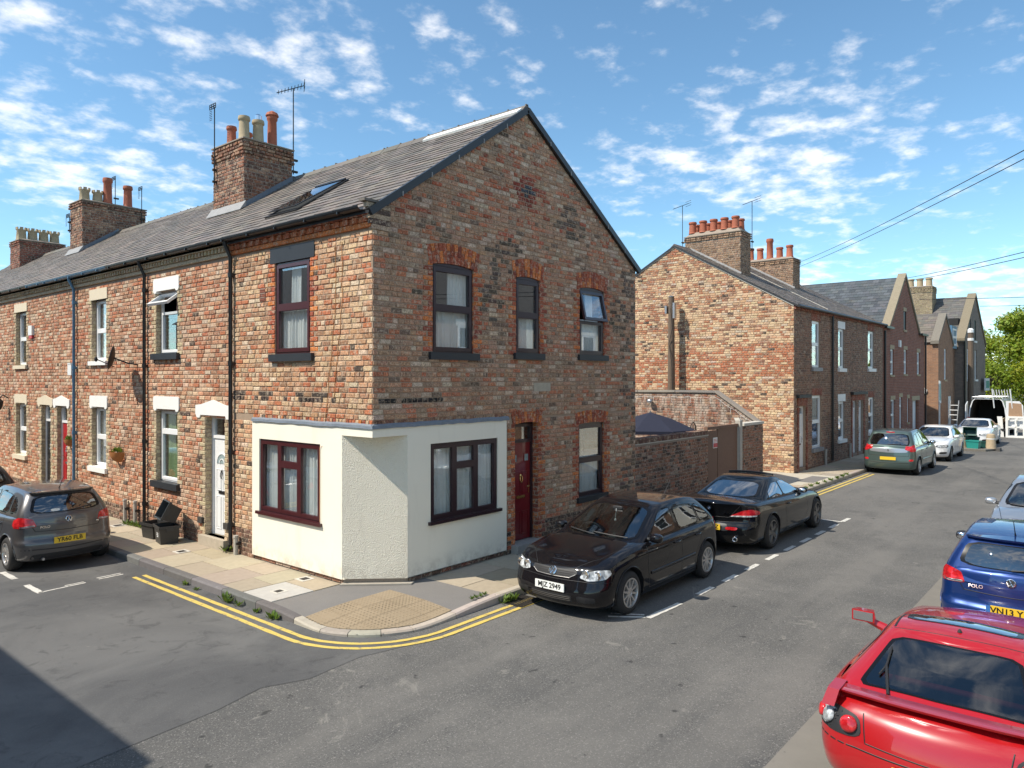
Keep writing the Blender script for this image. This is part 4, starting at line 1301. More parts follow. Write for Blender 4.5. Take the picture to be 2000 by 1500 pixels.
# roof window
sk = MB(); n_ = V((-K1, 0, 1)).normalized(); tq = V((1, 0, K1)).normalized()
o0 = V((.72, 3.15, EAVE + .72 * K1))
rw = None
def rbox(q, a0, a1, t0, t1, h0, h1, tilt=0.0):
    q.hexa([o0 + V((0, a, 0)) + tq * t + n_ * (h + tilt * (1.45 - t)) for h in (h0, h1) for a, t in ((a0, t0), (a1, t0), (a1, t1), (a0, t1))])
q = MB()
rbox(q, 0, .06, 0, 1.5, 0, .03); rbox(q, 1.04, 1.1, 0, 1.5, 0, .03); rbox(q, .06, 1.04, 0, .06, 0, .03); rbox(q, .06, 1.04, 1.42, 1.5, 0, .07)
rw = q.build('roof_window', 'gutter_black', H1)
q = MB()
for r0 in ((.08, .15, .09, 1.41), (.95, 1.02, .09, 1.41), (.15, .95, .09, .16), (.15, .95, 1.32, 1.41)):
    rbox(q, *r0, .032, .05, .03)
q.build('opening_sash', 'gutter_black', rw)
q = MB(); rbox(q, .12, .97, .13, 1.33, .051, .056, .03); q.build('pane', 'glass', rw)
q = MB(); rbox(q, .1, 1.0, .1, 1.4, .012, .02); q.build('lining', 'dark_room', rw)
downpipe(H1, 4.16, 'gutter_black')
q = MB(); FR.bar(q, 3.03, 3.22, 4.78, 5.02, 0, .02); 
for k in range(6): FR.bar(q, 3.045, 3.205, 4.80 + k * .035, 4.815 + k * .035, .02, .026)
q.build('air_vent', 'brick_modern', H1)
cb = thing('wall_cable', 'brown cable stapled down the sunlit brickwork above the rendered corner window', 'cable', (-.02, 1, 3))
for k, off_ in enumerate((0, -.17)):
    q = MB(); pts = []
    for i in range(25):
        z = 5.58 - i * (3.0 + (.35 if k == 0 else -.45)) / 24
        pts.append((-.02, .92 + off_ + .012 * math.sin(i * 1.3) + .42 * max(0, (4.6 - z)) / 2.2 * .75, z))
    if k == 0: pts += [(-.045, 1.33, 2.2), (-.045, 1.325, .95)]
    q.tube(pts, .0055, 5); q.build('cable_run', 'basket', cb)
# ---- the other houses of the terrace
def pediment(h, W, s0, s1, z, mat, ht=.30):
    q = MB(); c = (s0 + s1) / 2; w = (s1 - s0) / 2
    W.pris(q, [(s0, z + .02), (s0 + .06, z - .06), (s0 + .17, z - .06), (s0 + .2, z), (s1 - .2, z), (s1 - .17, z - .06), (s1 - .06, z - .06), (s1, z + .02), (s1, z + ht * .62), (s1 - w * .35, z + ht * .7), (c, z + ht), (s0 + w * .35, z + ht * .7), (s0, z + ht * .62)], -.06, .035)
    q.build('door_hood', mat, h)
def row_house(y0, y1, label, wins, doors, pal, single=0, slate_n=0, pipe=None, gutters=(), corn='cream', inner=True):
    h = thing('terraced_house', label, 'house', (4, (y0 + y1) / 2, 0))
    holes = [w['r'] for w in wins] + [d['r'] for d in doors]
    q = MB(); backing(q, FR, y0, y1, 0, 6.05, holes)
    wl_ = q.build('wall', 'mortar_warm', h)
    q = MB(); q.poly([(8, y0, 0), (8, y1, 0), (8, y1, 6), (8, y0, 6)]); q.build('rear_wall', 'brick_brown', h)
    q = MB(); q.box(1.1, 7.4, y0 + .03, y1 - .03, .05, 5.8); q.build('dark_backing', 'dark_room', h)  # near-black box added so the rooms look unlit
    ops = [(*w['r'], PAL_C) for w in wins] + [(d['r'][0], d['r'][1], -.05, d['r'][3], PAL_C) for d in doors]
    def pf(s, z):
        if z < .3: return pick([(3, (0.17, 0.10, 0.075)), (1, (0.3, 0.15, 0.1)), (2, (0.10, 0.07, 0.055))])
        return pick(pal)
    for o in holes:
        lay(Wall(FR.p(o[1], 0), (1, 0, 0), (0, -1, 0)), field(.0, .15, o[2], o[3], None, lambda s, z: pick(PAL_C)), wl_, proud=.006)
    lay(FR, stack(ops, y0 + .005, y1 - .005, 0, 5.73, pf), wl_, single)
    for w in wins:
        window(h, FR, *w['r'], w.get('f', 'frame_white'), w.get('c', SASH), depth=w.get('d', .11), bw=.055, sill=w.get('s'), lintel=w.get('l'), cur=w.get('cur', ()), openc=w.get('o'), angle=w.get('a', 0))
    for d in doors:
        door(h, FR, *d['r'], d['m'], d.get('f', 'frame_white'), style=d.get('st', 'panel'), depth=d.get('d', .10), hinge=d.get('h', 1), leaf_h=d.get('lh', 1.95), lab=d.get('lab'))
        if d.get('ped'): pediment(h, FR, *d['ped'])
        q = MB(); q.col = (0.42, 0.36, 0.28); FR.bar(q, d['r'][0] - .12, d['r'][1] + .12, 0, d['r'][2], -.2, .1); q.build('doorstep', 'stone', h)
    cornice(h, y0, y1, corn)
    for g0, g1, m in gutters: gutter(h, g0, g1, m)
    if pipe: downpipe(h, *pipe)
    terrace_roof(h, y0, y1, slate_n)
    return h
LW = ('paint_white', .29, .1, .03, 1); LC = ('paint_cream', .27, .1, .03, 1)
H2 = row_house(4.2, 8.0, 'brick terraced house with white panelled door, white lintels and an open top window', [
    dict(r=(6.46, 7.46, 1.1, 2.68), s=('paint_black', .13, .12, .09), l=LW, c=[(0, 1, 0, .7), (0, 1, .7, 1)], cur=[(.02, .98, .02, .98, 'blind', 2)]),
    dict(r=(6.46, 7.46, 3.9, 5.27), s=('paint_black', .13, .12, .09), l=LW, c=[(0, 1, 0, .68), (0, 1, .68, 1)], o=1, a=rad(52), cur=[(.02, .5, .02, .98, 'curtain_brown', 4)])],
    [dict(r=(4.50, 5.26, .2, 2.60), m='frame_white', st='upvc', ped=(4.23, 5.62, 2.62, 'paint_white', .31), d=.13, h=-1, lab='white panelled front door with small fan light')],
    PAL_F2, 120, 90, (7.9, 'gutter_black'), [(4.2, 8.0, 'gutter_black')])
for y0 in (4.30, 5.32):
    q = MB(); q.col = (0.06, 0.055, 0.05); FR.bar(q, y0, y0 + .17, .42, .54, 0, .06); q.build('door_block', 'stone', H2)
H3 = row_house(8.0, 13.72, 'brick terraced house with bright red door and white sash windows beside blue pipe', [
    dict(r=(10.17, 11.05, 1.15, 2.64), s=('paint_white', .12, .1, .08), l=LW, cur=[(.02, .3, .02, .98, 'curtain_teal', 3), (.7, .98, .02, .98, 'curtain', 3)]),
    dict(r=(10.17, 11.05, 3.79, 5.33), s=('paint_white', .10, .1, .07), l=('paint_cream', .27, .1, .03), cur=[(.02, .98, .02, .98, 'curtain', 4)])],
    [dict(r=(12.71, 13.46, .2, 2.62), m='red_door_bright', ped=(12.5, 13.7, 2.62, 'paint_white', .28), lab='bright red front door')],
    PAL_F2, 0, 30, (12.05, 'gutter_blue'), [(8.0, 9.6, 'gutter_black'), (9.6, 13.72, 'gutter_blue')])
H4 = row_house(13.72, 19.2, 'brick terraced house with black front door and cream stone lintels', [
    dict(r=(15.94, 16.86, 1.07, 2.62), s=('paint_cream', .12, .1, .08), l=LC, cur=[(.02, .3, .02, .98, 'curtain', 3)]),
    dict(r=(15.94, 16.86, 3.75, 5.36), s=('paint_cream', .10, .1, .07), l=('paint_cream', .25, .1, .03))],
    [dict(r=(13.95, 14.68, .2, 2.62), m='black_door', ped=(13.74, 14.92, 2.62, 'paint_cream', .28), h=-1, lab='black front door')],
    PAL_F2, 0, 0, None, [(13.72, 15.2, 'gutter_blue'), (15.2, 19.2, 'gutter_black')])
H5 = row_house(19.2, 24.6, 'brick terraced house with white lintels beyond the one with the black door', [
    dict(r=(20.6, 21.5, 1.07, 2.62), s=('paint_white', .12, .1, .08), l=LW), dict(r=(20.6, 21.5, 3.75, 5.36), s=('paint_white', .10, .1, .07), l=LW)], [], PAL_F2, 0, 0, None, [(19.2, 24.6, 'gutter_black')])
H6 = row_house(24.6, 31, 'last house of the terrace with a row of four crowned chimney pots', [], [], PAL_F2, 0, 0, None, [(24.6, 31, 'gutter_black')])
q = MB(); q.poly([(0, 31, 0), (8, 31, 0), (8, 31, 6), (RX, 31, RIDGE), (0, 31, 6)]); q.build('end_wall', 'brick_brown', H6)

# chimneys
c1 = chimney(H2, 2.2, 3.55, 7.62, 9.1, 7.3, 9.28, PAL_CH, [(2.42, 8.0, .135, .62, 'buff_clay', ''), (2.78, 7.95, .14, .60, 'buff_clay', ''), (2.5, 8.75, .12, .55, 'terracotta', ''), (2.95, 8.75, .12, .50, 'terracotta', ''), (3.18, 7.95, .125, .86, 'terracotta', '')], corb=4)
q = MB(); q.lathe((2.78, 7.95, 9.9), (0, 0, 1), [(.08, 0), (.09, .05), (.09, .16), (.05, .2)], 12); q.build('flue_cap', 'chrome', c1)
q = MB(); q.lathe((3.18, 7.95, 10.15), (0, 0, 1), [(.16, 0), (.17, .02), (.14, .09), (.03, .15)], 12); q.build('pot_cowl', 'terracotta', c1)
c2 = chimney(H4, 2.6, 4.75, 19.0, 20.1, 7.6, 9.62, PAL_CH, [(2.85, 19.5, .2, .5, 'buff_clay', 'crown'), (3.25, 19.4, .2, .45, 'buff_clay', 'crown'), (3.55, 19.3, .15, .95, 'terracotta', ''), (4.25, 19.3, .15, .8, 'terracotta', '')])
c3 = chimney(H6, 2.9, 4.6, 26.6, 27.8, 7.8, 9.2, [(3, (0.27, 0.09, 0.06)), (3, (0.2, 0.08, 0.06)), (1, (0.13, 0.07, 0.05))], [(3.1 + k * .42, 27.1, .22, .55, 'buff_clay', 'crown') for k in range(4)])
# lead around the chimney feet
for hh, x0, x1, y0, y1 in ((H2, 2.2, 3.55, 7.62, 9.1), (H4, 2.6, 4.75, 19.0, 20.1)):
    q = MB(); z = lambda x: EAVE + K1 * x
    q.hexa([(x0 - .16, y0 - .1, z(x0 - .16) + .02), (x0, y0 - .1, z(x0) + .02), (x0, y1 + .1, z(x0) + .02), (x0 - .16, y1 + .1, z(x0 - .16) + .02), (x0 - .16, y0 - .1, z(x0 - .16) + .035), (x0 - .005, y0 - .1, z(x0) + .16), (x0 - .005, y1 + .1, z(x0) + .16), (x0 - .16, y1 + .1, z(x0 - .16) + .035)])
    q.build('front_apron', 'lead_pale', hh)
    q = MB(); xe = min(x1, RX)
    q.prism([(x0, y0 - .02, z(x0) - .02), (xe, y0 - .02, z(xe) - .02), (xe, y0 - .02, z(xe) + .13), (x0, y0 - .02, z(x0) + .13)], (0, -.02, 0)); q.build('step_flashing', 'lead', hh)
aerial(2.14, 8.95, 8.35, 2.0, 'thin box aerial mast on the sunlit street face of the chimney above the roof window')
aerial(3.62, 7.66, 8.7, 2.25, 'tall yagi aerial on the shaded ridge side of the chimney above the roof window', 'yagi')
aerial(4.6, 18.95, 8.9, 1.5, 'box aerial on the ridge end of the chimney with crowned and red pots')
aerial(3.85, 19.4, 9.6, 1.1, 'short aerial between the two red pots beside crowned pots')
aerial(2.55, 20.05, 8.6, .6, 'low aerial on the street face of the chimney with crowned and red pots')

# ---- small things on the house fronts
def wallthing(name, label, cat, y, z):
    return thing(name, label, cat, (-.05, y, z))
t = wallthing('satellite_dish', 'dark satellite dish on an arm beside the black downpipe', 'satellite dish', 8.55, 3.75)
q = MB(); dd = V((-.86, .46, .2)).normalized(); c_ = V((-.42, 8.62, 3.82))
q.lathe(c_, dd, [(.02, 0), (.12, .012), (.22, .04), (.28, .075), (.272, .085), (.2, .045), (.02, .012)], 20, False); q.build('dish', 'cast_iron', t, smooth=True)
q = MB(); q.tube([(0, 8.4, 3.68), (-.18, 8.45, 3.7), c_], .018); q.tube([c_ - V((0, 0, .2)), c_ + dd * .36 - V((0, 0, .1))], .012); q.ball(c_ + dd * .38 - V((0, 0, .1)), (.035, .035, .06)); q.build('arm', 'cable', t)
t = wallthing('alarm_box', 'white alarm box with red base on the brick wall by the upper window', 'alarm box', 15.4, 4.6)
q = MB(); FR.bar(q, 15.25, 15.55, 4.62, 4.9, 0, .08); q.build('case', 'plastic_white', t); q = MB(); FR.bar(q, 15.28, 15.52, 4.53, 4.62, 0, .07); q.build('base', 'sign_red', t)
t = wallthing('meter_box', 'small white junction box beside the blue downpipe', 'box', 12.3, 3.6)
q = MB(); FR.bar(q, 12.2, 12.45, 3.45, 3.75, 0, .09); q.build('case', 'plastic_white', t); q = MB(); FR.bar(q, 12.22, 12.43, 3.74, 3.77, 0, .1); q.build('lid', 'plastic_white', t)
def trough(y, z, lab, s=1.0):
    t = thing('wall_planter', lab, 'planter', (-.1, y, z)); q = MB(); n_ = 12
    vs = []
    for r_, zz in ((.30, .0), (.27, -.1), (.2, -.19), (.08, -.25)):
        vs += [(-.02 - .22 * r_ / .3 * math.sin(PI * k / n_) * s, y + r_ * s * math.cos(PI * k / n_), z + zz * s) for k in range(n_ + 1)]
    m = n_ + 1
    q.add(vs, [(j * m + k, j * m + k + 1, (j + 1) * m + k + 1, (j + 1) * m + k) for j in range(3) for k in range(n_)]); q.build('basket', 'basket', t, smooth=True)
    q = MB()
    for k in range(40):
        a = R.uniform(0, PI); rr = R.uniform(.03, .24) * s; p = V((-.02 - rr * .7 * math.sin(a), y + rr * math.cos(a), z)); h_ = R.uniform(.03, .11); d_ = V((R.uniform(-.05, .05), R.uniform(-.05, .05), h_)); w_ = V((R.uniform(-.02, .02), R.uniform(-.02, .02), 0))
        q.col = jit((1, 1, .8), .3); q.poly([p - w_, p + w_, p + d_ + w_, p + d_ - w_])
    q.build('plants', 'weed', t)
trough(9.35, 1.62, 'woven orange wall planter with dry plants beside a white sash window')
trough(12.42, 1.75, 'small woven wall planter half hidden behind the blue downpipe', .75)
t = wallthing('wall_lantern', 'black wall lantern high beside the cream lintel window', 'lantern', 17.6, 2.6)
q = MB(); q.tube([(0, 17.6, 2.75), (-.15, 17.6, 2.85), (-.25, 17.6, 2.75)], .02); q.build('bracket', 'cable', t); q = MB(); q.lathe((-.25, 17.6, 2.4), (0, 0, 1), [(.05, 0), (.1, .1), (.12, .25), (.02, .36)], 8); q.build('lantern_body', 'cable', t)
for y, hh, lab in ((8.9, .5, 'short grey vent pipe at the wall foot behind the grey car'), (8.35, .52, 'short grey vent pipe at the wall foot next to the black downpipe'), (3.95, .33, 'stubby grey vent pipe at the wall foot beside the cream render')):
    t = thing('vent_pipe', lab, 'pipe', (-.08, y, 0)); q = MB(); q.lathe((-.08, y, 0), (0, 0, 1), [(.045, 0), (.045, hh), (.055, hh), (.05, hh + .04)], 8); q.build('pipe', 'wood_grey', t, smooth=True, sharp=40)
    q = MB(); q.box(-.1, 0, y - .06, y + .06, hh * .6, hh * .6 + .04); q.build('clip', 'cast_iron', t)

# recycling boxes on the pavement
def crate(cx_, cy_, z, lx, ly, h, rot, label, mat, name='recycling_box', group=None, lidm=None, tilt=0.0, base_mat=None):
    t = thing(name, label, 'recycling box', (cx_, cy_, z), group, rot)
    q = MB(); k = .86; th = .012
    def pr(sx, sy, zz): return [(-lx * sx, -ly * sy, zz), (lx * sx, -ly * sy, zz), (lx * sx, ly * sy, zz), (-lx * sx, ly * sy, zz)]
    o_ = pr(k, k, 0) + pr(1, 1, h); i_ = pr(k - .03, k - .03, .02) + pr(1 - .03, 1 - .03, h)
    q.add(o_ + i_, [(3, 2, 1, 0), (0, 1, 5, 4), (1, 2, 6, 5), (2, 3, 7, 6), (3, 0, 4, 7), (8, 9, 10, 11), (9, 8, 12, 13), (10, 9, 13, 14), (11, 10, 14, 15), (8, 11, 15, 12), (4, 5, 13, 12), (5, 6, 14, 13), (6, 7, 15, 14), (7, 4, 12, 15)])
    q.build('box', mat, t, local=True)
    q = MB(); e_ = .02
    for a in ((-lx - e_, lx + e_, -ly - e_, -ly), (-lx - e_, lx + e_, ly, ly + e_), (-lx - e_, -lx, -ly, ly), (lx, lx + e_, -ly, ly)): q.box(*a, h - .05, h + .004)
    q.build('rim', mat, t, local=True)
    for sx in (-1, 1):
        q = MB(); q.box(sx * lx * 1.02 - .015, sx * lx * 1.02 + .015, -.07, .07, h - .10, h - .05); q.build('handle', mat, t, local=True)
    return t
rb = crate(-.42, 6.05, 0, .25, .19, .36, rad(78), 'black plastic recycling box with white print, another box leaning on top', 'plastic_box')
for k, (w_, z_) in enumerate(((.13, .20), (.15, .165), (.12, .13))):
    q = MB(); q.box(-w_ / 2, w_ / 2, .1685 + .18 * .07 * z_ * 3, .172 + .18 * .07 * z_ * 3, z_, z_ + .018); q.build('print', 'white_ink', rb, local=True)
up = crate(-.30, 6.12, .36, .25, .18, .30, rad(78), 'empty black recycling box tipped against the wall on top of another box', 'plastic_box')
up.rotation_euler = (rad(62), 0, rad(258)); up.location = (-.22, 6.08, .53)
crate(-.36, 6.72, 0, .24, .18, .32, rad(95), 'low black recycling box half hidden behind the printed one', 'plastic_box')

# weeds along the kerb and walls
WM_ = [0]
def weed(x, y, z, s, lab, n=26):
    t = MB()
    for k in range(n):
        a = R.uniform(0, 2 * PI); l = s * R.uniform(.5, 1.2); w_ = l * .16
        b = V((x, y, z)) + V((math.cos(a), math.sin(a), 0)) * s * R.uniform(0, .35)
        d = V((math.cos(a) * R.uniform(.2, 1), math.sin(a) * R.uniform(.2, 1), R.uniform(.5, 1.1))).normalized() * l; e_ = V((-math.sin(a), math.cos(a), 0)) * w_
        t.col = jit((1, 1, 1), .35); m_ = b + d * .55 + V((0, 0, l * .08))
        t.add([b, m_ - e_, b + d, m_ + e_], [(0, 1, 2, 3)])
    return t.build('weed_tuft', 'weed', None, label=lab, cat='weed', group='weeds')
LABW = 'small green weed tuft in the gutter between kerb and yellow lines'
for (x, y, s) in ((-1.48, 3.1, .09), (-1.5, 2.65, .07), (-1.5, 1.75, .14), (-1.5, 1.35, .10), (-1.52, 1.62, .12), (-1.5, .85, .08), (-1.5, .45, .12), (-1.5, .35, .1)):
    weed(x, y, -.12, s, LABW)
for k in range(3): weed(1.2 + .12 * k, -1.66, -.12, .14, 'leafy green weed clump against the kerb just ahead of the black hatchback')
for k in range(10): weed(14.2 + k * .62, -1.55 + R.uniform(-.04, .04), -.02, .12, 'grass tuft on the far kerb edge before the green car', 30)
for k in range(4): weed(.75 + .1 * k, -1.42, 0, .06, 'thin dry weed on the inner edge of the corner kerb')
weed(-.06, 4.32, 0, .16, 'green weed sprouting at the foot of the black downpipe beside the white door', 30)
for k in range(5): weed(-.12 - .02 * k, 7.7 + .22 * k, 0, .13, 'green weed clump at the wall foot behind the recycling boxes', 24)

# ------------------------------------------------------------------ yard wall, gate and alley wall
PAL_Y = [(4, (0.29, 0.15, 0.10)), (4, (0.23, 0.125, 0.09)), (2, (0.34, 0.155, 0.10)), (2, (0.09, 0.06, 0.05)), (1, (0.3, 0.22, 0.17))]
yw = thing('yard_wall', 'brick yard wall with soldier coping between corner house and wooden gate', 'wall', (10, .1, 0))
YW = Wall((0, 0, 0), (1, 0, 0), (0, -1, 0))
q = MB(); q.box(8.0, 11.98, .001, .22, 0, 1.78); cw = q.build('core', 'mortar_grey', yw)
lay(YW, field(8.0, 11.98, 0, 1.76, None, lambda s, z: pick(PAL_Y)), cw)
q = MB(); x = 8.0
while x < 11.9:
    q.col = jit((0.16, 0.09, 0.07), .25); q.box(x, x + .075, -.03, .24, 1.78, 1.90 + R.uniform(-.006, .006)); x += .084
q.build('coping', 'brick', yw)
q = MB(); q.box(8.0, 11.98, -.022, .02, 1.755, 1.782); q.build('coping_bed', 'cement', yw)
pw = thing('gate_pier', 'short brick pier wall at the alley corner beside the wooden gate', 'wall', (15.2, .1, 0))
q = MB(); q.box(14.5, 16.05, .001, .22, 0, 1.9); cw = q.build('core', 'mortar_grey', pw)
lay(YW, field(14.5, 16.06, 0, 1.9, None, lambda s, z: pick(PAL_Y)), cw); lay(Wall((14.5, 0, 0), (0, 1, 0), (-1, 0, 0)), field(0, .22, 0, 1.9, None, lambda s, z: pick(PAL_Y)), cw)
q = MB(); q.box(14.47, 16.09, -.03, .25, 1.9, 1.98); q.col = None; q.build('coping', 'cement', pw)
g = thing('yard_gate', 'brown wooden yard gate of wide boards with a red and white notice', 'gate', (13, .1, 0))
for k in range(3):
    q = MB(); x0 = 12.02 + k * .705
    q.box(x0, x0 + .695, .05 - .01 * (k % 2), .09, .06, 1.86 + .05 * k); q.build('board', 'wood_gate', g)
q = MB(); q.box(12.0, 14.15, .02, .12, 1.90, 1.985); q.build('rail', 'wood_gate', g)
q = MB(); q.box(14.16, 14.34, -.03, .13, 0, 2.08); q.prism([(14.16, -.03, 2.08), (14.34, -.03, 2.08), (14.25, .05, 2.16)], (0, .16, 0)); q.build('post', 'wood_grey', g)
q = MB(); q.box(12.40, 12.68, .03, .042, 1.36, 1.66); nt_ = q.build('notice', 'plate_white', g)
q = MB(); q.box(12.415, 12.665, .024, .031, 1.38, 1.50); q.build('notice_panel', 'sign_red', nt_)
q = MB()
for k in range(3): q.box(12.43, 12.65, .026, .031, 1.525 + k * .04, 1.54 + k * .04)
q.build('notice_print', 'sign_red', nt_)
aw = thing('alley_wall', 'tall whitewashed brick wall with sloping stone coping behind the yard', 'wall', (16.2, 3, 0))
AW = Wall((16.06, 0, 0), (0, 1, 0), (-1, 0, 0))
q = MB(); prof = [(.22, 0), (7.5, 0), (7.5, 2.86), (1.65, 2.88), (.22, 1.92)]
q.prism([(16.06, a, z) for a, z in prof], (.22, 0, 0)); cw = q.build('core', 'mortar_grey', aw)
lay(AW, field(.22, 7.5, 0, 2.86, None, lambda s, z: pick(PAL_CH), lambda z: (.22 if z < 1.9 else .22 + (z - 1.9) * 1.46, 7.5)), cw, mat='whitewash')
q = MB()
for a, b in (((.18, 1.91), (1.62, 2.88)), ((1.62, 2.88), (3.1, 2.885)), ((3.12, 2.885), (4.6, 2.87)), ((4.62, 2.87), (6.1, 2.87)), ((6.12, 2.87), (7.5, 2.87))):
    q = MB(); q.col = jit((0.30, 0.275, 0.235), .15)
    q.hexa([(x, y, z + h_) for h_ in (0, .07) for x, (y, z) in ((16.0, a), (16.34, a), (16.34, b), (16.0, b))]); q.build('coping_stone', 'stone', aw)
q = MB(); x0 = 16.03; pts = []
for k in range(60):
    y = .35 + k * .09; zt = 2.78 if y > 1.7 else 1.95 + (y - .25) * .62; pts.append((15.99, y, zt - .04 - .05 * abs(math.sin(k * .5))))
fl = thing('icicle_lights', 'white string of icicle lights drooping from the coping of the whitewashed wall', 'string lights', (16, 2.5, 2.6))
q.tube(pts, .004, 4)
for k in range(0, 60, 4):
    q.tube([pts[k], V(pts[k]) - V((0, 0, .08 + .13 * R.random()))], .006, 4)
q.build('light_string', 'plastic_white', fl)
lt = thing('flood_light', 'small floodlight on the whitewashed wall', 'lamp', (15.95, 4.0, 2.55)); q = MB(); q.ball((15.9, 4.05, 2.55), (.1, .12, .09)); q.build('lamp_head', 'steel', lt, smooth=True); q = MB(); q.tube([(16.06, 4.0, 2.5), (15.92, 4.0, 2.52)], .02); q.build('bracket', 'cable', lt)
# yard ground and parasol
q = MB(); q.poly([(8, .22, .02), (16.06, .22, .02), (16.06, 8, .02), (8, 8, .02)]); q.build('yard', 'cement', None, kind='structure')
ps = thing('parasol', 'navy blue garden parasol open behind the yard wall', 'parasol', (13.9, 2.9, 0))
q = MB(); n_ = 8; ap = V((13.9, 2.9, 2.26)); rim = [V((13.9 + 1.5 * math.cos(2 * PI * k / n_ + .2), 2.9 + 1.5 * math.sin(2 * PI * k / n_ + .2), 1.72)) for k in range(n_)]
for k in range(n_):
    a, b = rim[k], rim[(k + 1) % n_]; m1, m2 = ap.lerp(a, .5) + V((0, 0, .05)), ap.lerp(b, .5) + V((0, 0, .05))
    q.add([ap, m1, m2, a, b, a - V((0, 0, .10)), b - V((0, 0, .10))], [(0, 1, 2), (1, 3, 4, 2), (3, 5, 6, 4)])
q.build('canopy', 'navy_cloth', ps)
q = MB(); q.tube([(13.9, 2.9, .02), (13.9, 2.9, 2.3)], .025, 8); q.build('pole', 'steel', ps)
q = MB(); q.lathe((13.9, 2.9, .02), (0, 0, 1), [(.3, 0), (.3, .05), (.06, .1)], 14); q.build('base', 'cement', ps)
for k in range(n_):
    q = MB(); q.tube([ap - V((0, 0, .04)), rim[k] - V((0, 0, .03))], .01, 4); q.build('rib', 'steel', ps)
ch_ = thing('garden_chair', 'metal chair back just showing above the yard wall', 'chair', (15.2, 2.0, .02))
q = MB(); q.tube([(15.0, 2.0, .02), (15.0, 2.05, 1.5), (15.08, 2.05, 1.8), (15.25, 2.05, 1.9), (15.42, 2.05, 1.8), (15.5, 2.05, 1.5), (15.5, 2.0, .02)], .018)
for k in range(4): q.tube([(15.1 + .1 * k, 2.05, 1.1), (15.1 + .1 * k, 2.05, 1.84)], .01, 5)
q.build('backrest', 'cast_iron', ch_); q = MB(); q.box(15.0, 15.5, 1.6, 2.05, .95, 1.0); q.build('seat', 'cast_iron', ch_)
# wooden pole in the alley
up_ = thing('telegraph_pole', 'weathered wooden telegraph pole against the sunlit brick gable', 'pole', (18.5, 4.55, 0))
q = MB(); n_ = 14
q.tube([(18.5, 4.55, -.1), (18.48, 4.55, 2.5), (18.5, 4.56, 5), (18.5, 4.56, 6.55)], [.17, .15, .125, .11], 10); q.build('shaft', 'pole_wood', up_, smooth=True, sharp=50)
q = MB(); q.lathe((18.5, 4.56, 6.55), (0, 0, 1), [(.12, 0), (.12, .02), (.02, .06)], 10)
for dy, z0, z1 in ((-.17, 5.7, 6.3), (.17, 5.9, 6.2)):
    q.box(18.35, 18.5, 4.56 + dy - .04, 4.56 + dy + .04, z0, z1)
q.build('fittings', 'steel', up_)
q = MB(); q.tube([(18.32, 4.5, 6.1), (18.31, 4.42, 5.3), (18.33, 4.58, 4.7), (18.31, 4.45, 4.0), (18.32, 4.42, 3.0), (18.33, 4.46, 2.6)], .012); q.build('cable', 'cable', up_)

# ------------------------------------------------------------------ the street beyond the alley
HA = thing('gable_house', 'brick house with large sunlit blank gable beside the alley', 'house', (22, 4, 0))
AX, AY, AZ, AK = 18.95, 4.65, 8.63, (8.63 - 6.04) / 4.65
GX = Wall((AX, 0, 0), (0, 1, 0), (-1, 0, 0)); FA = Wall((0, 0, 0), (1, 0, 0), (0, -1, 0))
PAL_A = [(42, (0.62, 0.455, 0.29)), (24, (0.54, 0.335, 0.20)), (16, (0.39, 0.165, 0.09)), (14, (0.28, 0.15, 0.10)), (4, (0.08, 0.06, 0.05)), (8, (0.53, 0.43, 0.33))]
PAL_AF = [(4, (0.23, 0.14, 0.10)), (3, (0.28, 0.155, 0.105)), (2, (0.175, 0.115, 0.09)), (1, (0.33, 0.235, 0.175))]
aw_ = [(20.88, 21.85, 3.78, 5.55), (20.9, 22.0, .72, 2.72)]
bw_ = [(24.15, 25.0, 3.78, 5.42), (28.65, 29.7, 3.82, 5.55), (24.15, 25.05, .85, 2.42), (28.75, 29.7, .9, 2.5)]
ad = [(19.5, 20.15, .12, 2.35)]
bd = [(26.2, 26.85, .12, 2.4), (27.15, 27.8, .12, 2.4)]
q = MB(); q.poly([GX.p(0, 0), GX.p(9.3, 0), GX.p(9.3, 6.04), GX.p(AY, AZ - .05), GX.p(0, 6.04)])
backing(q, FA, AX, 23.15, 0, 6.0, aw_ + ad); q.poly([(AX, 9.3, 0), (31.3, 9.3, 0), (31.3, 9.3, 6), (AX, 9.3, 6)]); wa = q.build('wall', 'mortar_warm', HA)
def pga(s, z):
    if z < .5 and R.random() < .6: return pick([(1, (0.36, 0.25, 0.17)), (1, (0.3, 0.15, 0.1))])
    k = math.sin(z * 1.1 + .4) + math.sin(z * 2.7 + s * .3)
    if k < -.6 and R.random() < .5: return jit((0.42, 0.155, 0.08), .15)
    return pick(PAL_A)
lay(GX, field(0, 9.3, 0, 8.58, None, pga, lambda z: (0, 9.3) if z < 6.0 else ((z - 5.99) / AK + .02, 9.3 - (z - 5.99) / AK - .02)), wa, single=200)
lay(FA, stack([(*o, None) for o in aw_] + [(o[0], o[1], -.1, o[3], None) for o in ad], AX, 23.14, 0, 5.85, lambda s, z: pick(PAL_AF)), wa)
HB = thing('terraced_house', 'shaded brick terraced house with white windows and twin recessed doors beyond the sunlit gable', 'house', (27, 4, 0))
q = MB(); backing(q, FA, 23.15, 31.3, 0, 6.0, bw_ + bd); q.poly([(31.3, 0, 0), (31.3, 9.3, 0), (31.3, 9.3, 6), (31.3, AY, AZ), (31.3, 0, 6)]); wb = q.build('wall', 'mortar_grey', HB)
lay(FA, stack([(*o, None) for o in bw_] + [(o[0], o[1], -.1, o[3], None) for o in bd], 23.16, 31.3, 0, 5.85, lambda s, z: pick(PAL_AF)), wb)
